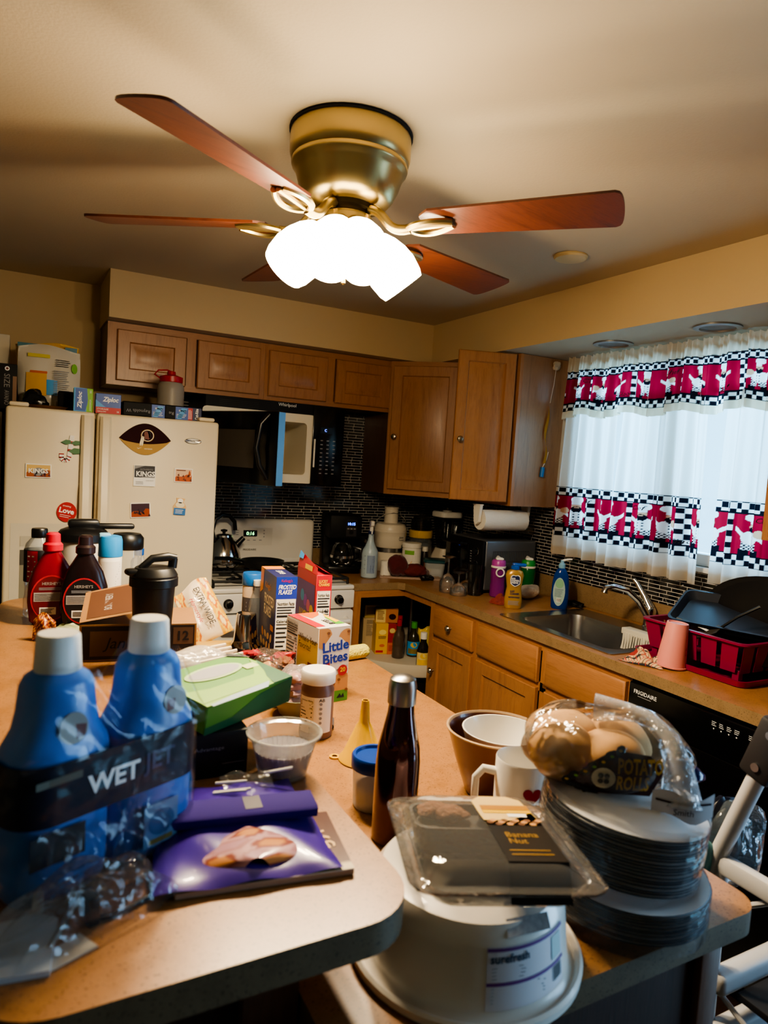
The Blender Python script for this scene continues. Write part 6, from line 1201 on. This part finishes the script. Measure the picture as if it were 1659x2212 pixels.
o = tag(MB().tube([(-.05, 0, .023), (.045, .004, .023)], [.023, .023], mat('yellow microfibre', '#d3c75a', .95, bump=.7, bs=140), 20).blob((.045, .004, .023), .023, mat('yellow microfibre', '#d3c75a', .95), 10, .03, 1).build('cleaning_mitt', None, (-1.535, -1.865, IT), R(8)), 'rolled yellow microfibre cloth at the far corner of the island', 'cloth')
# funnel, tub, flask
o = thing('funnel', 'yellow plastic funnel standing upside down with hanging tab', 'funnel', oni(782, 1640), R(150)); YF_ = mat('funnel yellow', '#d9a90c', .35, coat=.2)
MB().lathe([(.05, 0), (.052, .002), (.05, .006), (.044, .012), (.018, .075), (.012, .085), (.008, .132), (.0065, .132), (.0095, .086), (.016, .075), (.042, .012)], YF_, 36, cap0=False, cap1=False).build('cone', o); MB().lathe([(.006, 0), (.012, 0), (.012, .003), (.006, .003)], YF_, 16, (.06, 0), cap0=False, cap1=False).build('tab', o)
o = thing('food_tub', 'small clear food tub with blue screw lid next to the dark red flask', 'container', oni(806, 1738)); MB().lathe([(.036, 0), (.039, .003), (.043, .075), (.041, .08)], FROST, 32, cap1=False).build('tub', o); MB().lathe([(.044, .074), (.0465, .076), (.0465, .096), (.044, .1), (.039, .0995), (.037, .094), (.001, .094)], mat('royal blue lid', '#123c8e', .3), 36).build('lid', o); MB().lathe([(.034, .004), (.036, .04), (.001, .045)], mat('white contents', '#cfd0da', .6), 20).build('contents', o)
FLASK = mat('dark red lacquer', '#3a0610', .12, .75, coat=.8); o = thing('drinking_flask', 'dark red metal flask with brushed steel cap', 'bottle', (-1.925, -2.849, IT))
MB().lathe([(.034, 0), (.0385, .004), (.0385, .14), (.036, .165), (.029, .195), (.0235, .222), (.0215, .238)], FLASK, 40).build('body', o); MB().lathe([(.0215, .238), (.0245, .24), (.0245, .27), (.022, .282), (.014, .287), (.001, .288)], mat('brushed cap', '#8f8d8a', .3, 1), 32).build('cap', o)
# bowls and mug
CHW = mat('white glazed china', '#dedad2', .15); BRG = mat('brown glazed stoneware', '#5e3018', .3, coat=.4, var=.25, vs=8)
o = thing('mixing_bowl', 'large brown stoneware bowl with tan rim on the island', 'bowl', (-1.655, -2.775, IT)); MB().lathe([(.052, 0), (.056, .005), (.08, .07), (.095, .118), (.1, .128)], BRG, 44, cap1=False).lathe([(.1, .128), (.101, .131), (.097, .132), (.094, .128)], mat('tan rim glaze', '#a58a6a', .3), 44, cap0=False, cap1=False).lathe([(.094, .128), (.09, .115), (.06, .02), (.001, .012)], BRG, 44, cap0=False).build('bowl', o)
o = thing('serving_bowl', 'white china bowl nested inside the brown one', 'bowl', (-1.649, -2.785, IT+.026)); MB().lathe([(.035, 0), (.04, .003), (.066, .06), (.079, .103), (.08, .106), (.077, .106), (.064, .06), (.038, .008), (.001, .007)], CHW, 44).build('bowl', o)
o = thing('mug', 'tall white mug with a red heart and lettering', 'mug', (-1.708, -2.921, IT), -R(28)); m = MB().lathe([(.044, 0), (.048, .004), (.049, .138), (.0475, .141), (.0455, .138), (.0445, .012), (.001, .010)], CHW, 44)
f = around(.0488, -R(80), .0008); HR = mat('heart red', '#8a1020', .4); P = []
for i in range(28): t = 2*PI*i/28; P.append((.00105*16*math.sin(t)**3, .092+.00105*(13*math.cos(t)-5*math.cos(2*t)-2*math.cos(3*t)-math.cos(4*t))))
m.poly(f, P, HR); m.text('Best.', .014, off(f, .003, .062), INK, bold=.03, w=.042); m.text('tea.', .013, off(f, .010, .044), HR, bold=.03, w=.03); m.build('body', o)
MB().tube([(-.046, 0, .112), (-.07, 0, .116), (-.083, 0, .10), (-.083, 0, .06), (-.07, 0, .035), (-.046, 0, .03)], [.008, .0075, .007, .007, .0075, .008], CHW, 12).build('handle', o)
# cake cover and clamshell
CAKE = mat('white cake cover', '#d3cdc4', .3, sub=.1, coat=.2); o = thing('cake_cover', 'white plastic cake cover with store label standing at the island edge', 'cake cover', (-1.964, -3.118, IT), R(0))
MB().lathe([(.150, 0), (.156, .002), (.157, .012), (.153, .015), (.148, .012), (.146, .008), (.139, .012), (.136, .018), (.129, .083), (.126, .098), (.117, .110), (.1, .113), (.001, .114)], CAKE, 64, cap0=False).build('cover', o)
m = MB(); ra = lambda v: .1365-(v-.018)*.1185
fl = lambda e: (lambda u, v: ((ra(v)+e)*math.cos(-R(88)+u/.133), (ra(v)+e)*math.sin(-R(88)+u/.133), v))
VIO = mat('violet rule', '#6a3a7a', .5); L0 = mat('pale label paper', '#c9c4c8', .5); n_ = 12
m.rect(fl(.0008), -.062, .062, .018, .09, L0, n_)
for a in (.085, .046): m.rect(fl(.0014), -.062, .062, a, a+.004, VIO, n_)
m.text('surefresh', .010, off(fl(.0016), -.032, .077), mat('green violet print', '#2f3f52', .5), bold=.03, w=.052); m.bars(fl(.0016), -.056, -.005, .052, .068, 4, GREY, .25); m.bars(fl(.0016), -.056, .03, .025, .045, 5, GREY, .3)
m.rect(fl(.0016), .034, .056, .054, .082, mat('pale teal print', '#9fb5b5', .5), 3)
for i in range(8): m.rect(fl(.0018), .036+.0026*i, .0375+.0026*i+.0006*(i % 2), .028, .045, INK)
m.build('label', o)
CLAM = film('clamshell plastic', '#e9e6e0', .07, .85, .06, .15, 30); TRAYB = mat('black muffin tray', '#120d0b', .5); CRUMB = mat('nut crumb', '#6e4526', .8, var=.5, vs=120, bump=.6, bs=120)
o = thing('muffin_clamshell', 'clear muffin clamshell with banana nut label resting on the cake cover', 'food pack', (-1.960, -3.146, IT+.1185), (R(-4), R(1), R(-22)))
def cr(w, d, z, r=.03): return [(x, y, z) for x, y in rrect(-w, w, -d, d, r, 5)]
MB().loft([cr(.085, .095, .0005), cr(.088, .10, .003), cr(.1, .115, .028), cr(.118, .128, .030), cr(.12, .13, .033)], CLAM, True, False).build('base', o, (0, 0, .008))
MB().loft([cr(.118, .128, .0335), cr(.104, .116, .035), cr(.095, .106, .046), cr(.085, .096, .051), cr(.08, .09, .052)], CLAM, False, True).build('lid', o, (0, 0, .008))
m = MB().loft([cr(.08, .034, .004, .02), cr(.088, .04, .040, .02), cr(.084, .036, .040, .02), cr(.078, .03, .028, .02)], TRAYB)
m.build('tray', o, (-.004, .055, .008)) 
for i, (x, y) in enumerate(((-.035, .065), (.03, .07), (-.055, .075), (.06, .06))): MB().blob((x, y, .046), (.026, .02, .010), CRUMB, 10, .1, i).build('crumbs', o)
m = MB(); lf = lambda e: (lambda u, v: (.036+u, v, .061+e) if v > -.09 else (.036+u, -.093-.45*(-.09-v), .061+e-max(0, (-.09-v))*.9))
LBK = mat('black gold label', '#0d0908', .35); BAN = mat('banana cream print', '#d6b878', .4)
m.poly(lf(.0), [(-.04, .075), (-.025, .09), (.015, .09), (.032, .078), (.038, .03), (.04, .0), (-.035, .0), (-.038, .03)], BAN); m.rect(lf(0), -.035, .04, -.09, .0, LBK, 2); m.rect(lf(0), -.035, .04, -.135, -.09, LBK, 2); m.rect(lf(.0006), -.032, .036, .045, .06, mat('amber band', '#a8741c', .4)); m.rect(lf(.0006), -.032, .036, .036, .044, YEL); m.rect(lf(.0008), .0, .026, .024, .033, INKW)
for i in range(14): m.disc(lf(.0008), -.03+.0052*i, .008+.006*math.sin(i*2.1), .005, .004, (CRUMB, MUF)[i % 2], 8)
GLD = mat('gold lettering', '#a8823a', .4, .5); m.text('Banana\nNut', .015, off(lf(.0006), .002, -.035), GLD, w=.042); m.bars(lf(.0006), -.026, .03, -.082, -.062, 2, GLD, .2, .1); m.build('label', o)
o = tag(MB().prism([(-.03, 0), (.028, .004), (.03, .022), (-.026, .02)], 0, .0012, mat('torn grey label', '#9a9a9c', .6, var=.6, vs=140)).build('torn_label', None, (-1.965, -3.2475, IT+.0985), (R(40), 0, R(-12))), 'scrap of torn grey label on the rim of the cake cover', 'label')
# plates
FOAM = mat('white foam plate', '#d8d8d8', .5, sub=.08); WRP = film('plate wrap', '#cfdcee', .05, .8, .07, .5, 30); EDG = mat('shaded plate rim', '#3a4049', .6, var=.6, vs=60)  # EDG: shadow between the stacked rims put into a dark edge colour
def plate_mesh(r): return [(r*.60, .0), (r*.66, .001), (r*.86, .016), (r*.99, .018), (r, .0165), (r*.99, .0155), (r*.87, .0135), (r*.68, -.001), (r*.6, -.002), (.001, -.002)]
def pack(label, loc, rot, r, n, pitch, flip, deco=False):
    o = thing('plate_pack', label, 'plates', loc, rot, 'wrapped foam plate packs')
    prof = plate_mesh(r); 
    if flip: prof = [(a, .018-b) for a, b in prof]
    first = None
    for k in range(n):
        if first is None: first = MB().lathe([(.001, prof[0][1])]+prof, [FOAM]*3+[FOAM, EDG, EDG, FOAM], 48, cap0=False).build('plate', o, (0, 0, .003)); q = first
        else: q = first.copy(); COL.objects.link(q); q.location = (.0012*math.sin(k*2.3), .0012*math.cos(k*1.7), .003+pitch*k)
    H = .003+pitch*(n-1)+.019
    m = MB().lathe([(r*1.0, -.0), (r*1.012, .004), (r*1.014, H*.5), (r*1.012, H-.003)], WRP, 48, cap0=False, cap1=False, fn=lambda a, z: 1+.006*math.sin(a*50+z*60))
    m.grid(lambda u, v: (r*1.03*math.cos(-.6+.9*u)+.0, r*1.03*math.sin(-.6+.9*u), H*(.1+.8*v)+.004*math.sin(9*u)), 14, 8, WRP); m.build('wrap', o); return o, H
p1, H1 = pack('lower wrapped stack of white foam plates on the island corner', (-1.690, -3.143, IT), 0, .119, 11, .0042, False)
p2, H2 = pack('upper wrapped stack of upturned foam plates under the bread bag', (-1.700, -3.130, IT+H1+.013), (R(1.5), R(6), 0), .1195, 18, .0046, True)
m = MB(); zt = IT+H1
for i in range(6): a = R(-62+3.2*i); m.add([(p1.location.x+(.098+.003*(i % 2)+dx)*math.cos(a+da), p1.location.y+(.098+dx)*math.sin(a+da), zt+.0012) for dx, da in ((-.006, -.015), (.0, -.015), (.0, .015), (-.006, .015))], [(0, 1, 2, 3)], NAVY if i < 4 else RED)
# bread
BUN = mat('golden bun crust', '#c2945c', .8, var=.18, vs=14, sub=.1); BAGF = film('bread bag film', '#e9e4dc', .05, .85, .07, .7, 26)
top = IT+H1+.008+H2; BX, BY = -1.700, -3.085
o = thing('bread_bag', 'clear bag of golden potato rolls with twisted top, lying on the plates', 'bread', (BX, BY, top), R(-34))
for i, (x, y, z) in enumerate(((-.058, -.014, .046), (.012, -.022, .044), (-.045, .032, .05), (.03, .03, .048))): MB().blob((x, y, z), (.056, .05, .043), BUN, 16, .03, i).build('bread_roll', o)
m = MB()
def bag(u, v):
    a = 2*PI*u; t = PI*(.06+.88*v); k = 1+.05*math.sin(5*a+6*v)+.03*math.sin(11*a-9*v); return (.128*k*math.sin(t)**.7*math.cos(a)*(1+.1*math.cos(a))-.005, .093*k*math.sin(t)**.75*math.sin(a), .052-.056*math.cos(t)*(.95 if v < .5 else 1.12+.1*math.sin(3*a)))
m.grid(bag, 60, 28, BAGF); m.build('bag', o)
m = MB(); PRB = mat('maroon bag print', '#4a1f1c', .4); bf = lambda e: (lambda u, v: (u, -(.084+e)*math.sqrt(max(.02, 1-(u/.15)**2-((v-.05)/.085)**2)), v))
m.poly(bf(.0), [(-.06+.0, .028), (-.03, .012), (.06, .012), (.075, .05), (.055, .075), (.0, .08), (-.03, .06)], PRB); m.disc(bf(.003), -.012, .04, .017, .016, CREAM, 18)
for k in range(4): m.disc(bf(.004), -.012+.006*math.cos(PI/4+k*PI/2), .04+.006*math.sin(PI/4+k*PI/2), .004, .004, INK, 8)
m.text('POTATO\nROLLS', .024, off(bf(.004), .040, .048), mat('bread yellow', '#d9a83a', .4), bold=.03, w=.066)
for k in range(7): m.disc(bf(.003), -.062+.012*k-.004*(k % 2), .030+.0085*k, .0085, .006, INK, 8, rot=.8); m.disc(bf(.0035), -.062+.012*k, .030+.0085*k, .003, .002, LIME if k % 2 else YEL, 6)
for k in range(4): m.disc(bf(.003), -.058+.012*k, .024-.004*k, .009, .005, INK, 8, rot=-.5)
m.build('print', o)
m = MB(); TW = film('twisted film', '#e6eaf0', .3, .6, .12, .9, 60)
P = [(.04, -.0, .112), (.065, -.02, .110), (.088, -.045, .092), (.096, -.068, .062), (.098, -.08, .03), (.098, -.088, .010)]
m.tube([(-.01, .015, .11)]+P, [.022, .014, .012, .015, .02, .026, .030], TW, 12); m.build('twist', o)
m = MB(); m.grid(lambda u, v: (.055+.085*u, -.094-.012*math.sin(PI*u), .0+.034*v+.006*math.sin(7*u)), 10, 4, mat('white printed film', '#d2cdd0', .35)); m.rect(lambda u, v: (.055+.085*u, -.095-.0125*math.sin(PI*u), v), .05, .95, .022, .025, MAR, 8); m.text('Smith', .009, lambda u, v: (.095+u, -.1085, .012+v), MAR); m.build('tail', o)
m = MB(); m.blob((.125, .01, .02), (.035, .03, .02), mat('dark blue film', '#101a4a', .2), 10, .12, 6); m.build('blue_end', o)
# ================================================================== step stool at the right
POWD = mat('white powder coat', '#c4c4c6', .35); GREYP = mat('dark grey bracket', '#2a2a2e', .5); TREAD = mat('dark ribbed tread', '#14151a', .6)
o = thing('step_stool', 'white folding step stool with dark grey brackets right of the island', 'step stool', (-1.30, -3.04, 0))
for k, xx in enumerate((0, .42)):
    MB().tube([(xx, -.01, .005), (xx, -.005, .845)], .012, POWD, 14).build('leg', o)
    MB().tube([(xx, .02, .80), (xx, -.07, 1.075), (xx, -.14, 1.29)], .0165, POWD, 16).build('rail', o)
    MB().box(xx-.012, xx+.012, -.42, .0, .815, .852, POWD, .006).build('side_bar', o)
    MB().tube([(xx, -.41, .83), (xx, -.45, .005)], .012, POWD, 14).build('leg', o)
    MB().box(-.02, .02, -.03, .03, -.06, .06, GREYP, .008).cyl((-.023, 0, .035), (.023, 0, .035), .008, STEEL).cyl((-.023, .0, -.035), (.023, .0, -.035), .008, STEEL).build('bracket', o, (xx, -.072, 1.085), (R(18), 0, 0))
    MB().tube([(xx, -.11, .82), (xx-.005, -.03, .76), (xx-.012, -.015, .64)], .0055, POWD, 8).build('wire_brace', o)
    MB().tube([(xx-.004, -.0, .60), (xx+.02, -.10, .53), (xx+.02, -.2, .47)], .0055, POWD, 8).build('wire_brace', o)
for z, y in ((.605, -.02), (.505, -.03)):
    MB().box(-.015, .435, y-.02, y+.02, z-.024, z+.022, POWD, .014, 3).build('cross_bar', o)
MB().box(.014, .406, -.40, -.05, .585, .60, TREAD, .003).build('tread', o)
MB().tube([(0, -.14, 1.29), (0, -.15, 1.32), (.42, -.15, 1.32), (.42, -.14, 1.29)], .0165, POWD, 14).build('handle', o)
o = thing('plastic_bag', 'clear plastic bag with dark contents hanging from the white step stool', 'plastic bag', (-1.275, -3.03, .83), R(-25))
MB().blob((0.02, 0, .03), (.06, .035, .085), film('clear bag film', '#bcd0e0', .10, .85, .07, .8, 40), 16, .12, 5).build('bag', o); MB().blob((-.05, -.005, -.0), (.026, .02, .045), mat('teal wrapper', '#4b8a94', .3), 10, .08, 2).build('wrapper', o); MB().blob((.0, .02, .04), (.045, .012, .075), mat('dark wrapper', '#15182a', .4), 10, .15, 7).build('dark_wrapper', o)
# ================================================================== camera and light
cd = bpy.data.cameras.new('camera'); cam = bpy.data.objects.new('camera', cd); COL.objects.link(cam)
cam.matrix_world = Matrix(((_r.x, _u.x, -_f.x, CAM.x), (_r.y, _u.y, -_f.y, CAM.y), (_r.z, _u.z, -_f.z, CAM.z), (0, 0, 0, 1)))
cd.sensor_fit = 'HORIZONTAL'; cd.sensor_width = 36; cd.lens = 36*FPX/1659; cd.clip_start = .02
cd.dof.use_dof = True; cd.dof.focus_distance = 2.3; cd.dof.aperture_fstop = 6.3
sc.camera = cam
wd_ = bpy.data.worlds.new('daylight'); sc.world = wd_; wd_.use_nodes = True
bg = wd_.node_tree.nodes['Background']; bg.inputs[0].default_value = (.28, .68, 1, 1); bg.inputs[1].default_value = 2.2
def lamp(name, typ, loc, power, col, rot=None, **kw):
    l = bpy.data.lights.new(name, typ); l.energy = power; l.color = col
    for k, v in kw.items(): setattr(l, k, v)
    o = bpy.data.objects.new(name, l); COL.objects.link(o); o.location = loc
    if rot: o.rotation_euler = rot
    return o
lamp('window_daylight', 'AREA', (.5, (WY0+WY1)/2, 1.75), 40, (.24, .62, 1), (0, R(78), 0), shape='RECTANGLE', size=1.1, size_y=1.1)
lamp('patio_daylight', 'AREA', (.5, (PY0+PY1)/2, 1.2), 55, (.42, .68, 1), (0, R(88), 0), shape='RECTANGLE', size=1.8, size_y=1.4)
for px_, py_, pz_ in BULBS:
    lamp('bulb', 'POINT', (px_, py_, pz_), 7, (1, .77, .48), shadow_soft_size=.035)
    lamp('bulb_down', 'SPOT', (px_, py_, pz_), 15, (1, .80, .54), shadow_soft_size=.045, spot_size=R(165), spot_blend=.6)
sc.view_settings.view_transform = 'AgX'; sc.view_settings.look = 'AgX - Medium High Contrast'; sc.view_settings.exposure = .78
sc.cycles.use_adaptive_sampling = True; sc.cycles.adaptive_threshold = .025
sc.cycles.max_bounces = 10; sc.cycles.diffuse_bounces = 4; sc.cycles.glossy_bounces = 4; sc.cycles.transparent_max_bounces = 24; sc.cycles.transmission_bounces = 6
sc.cycles.caustics_reflective = False; sc.cycles.caustics_refractive = False; sc.cycles.sample_clamp_indirect = 6
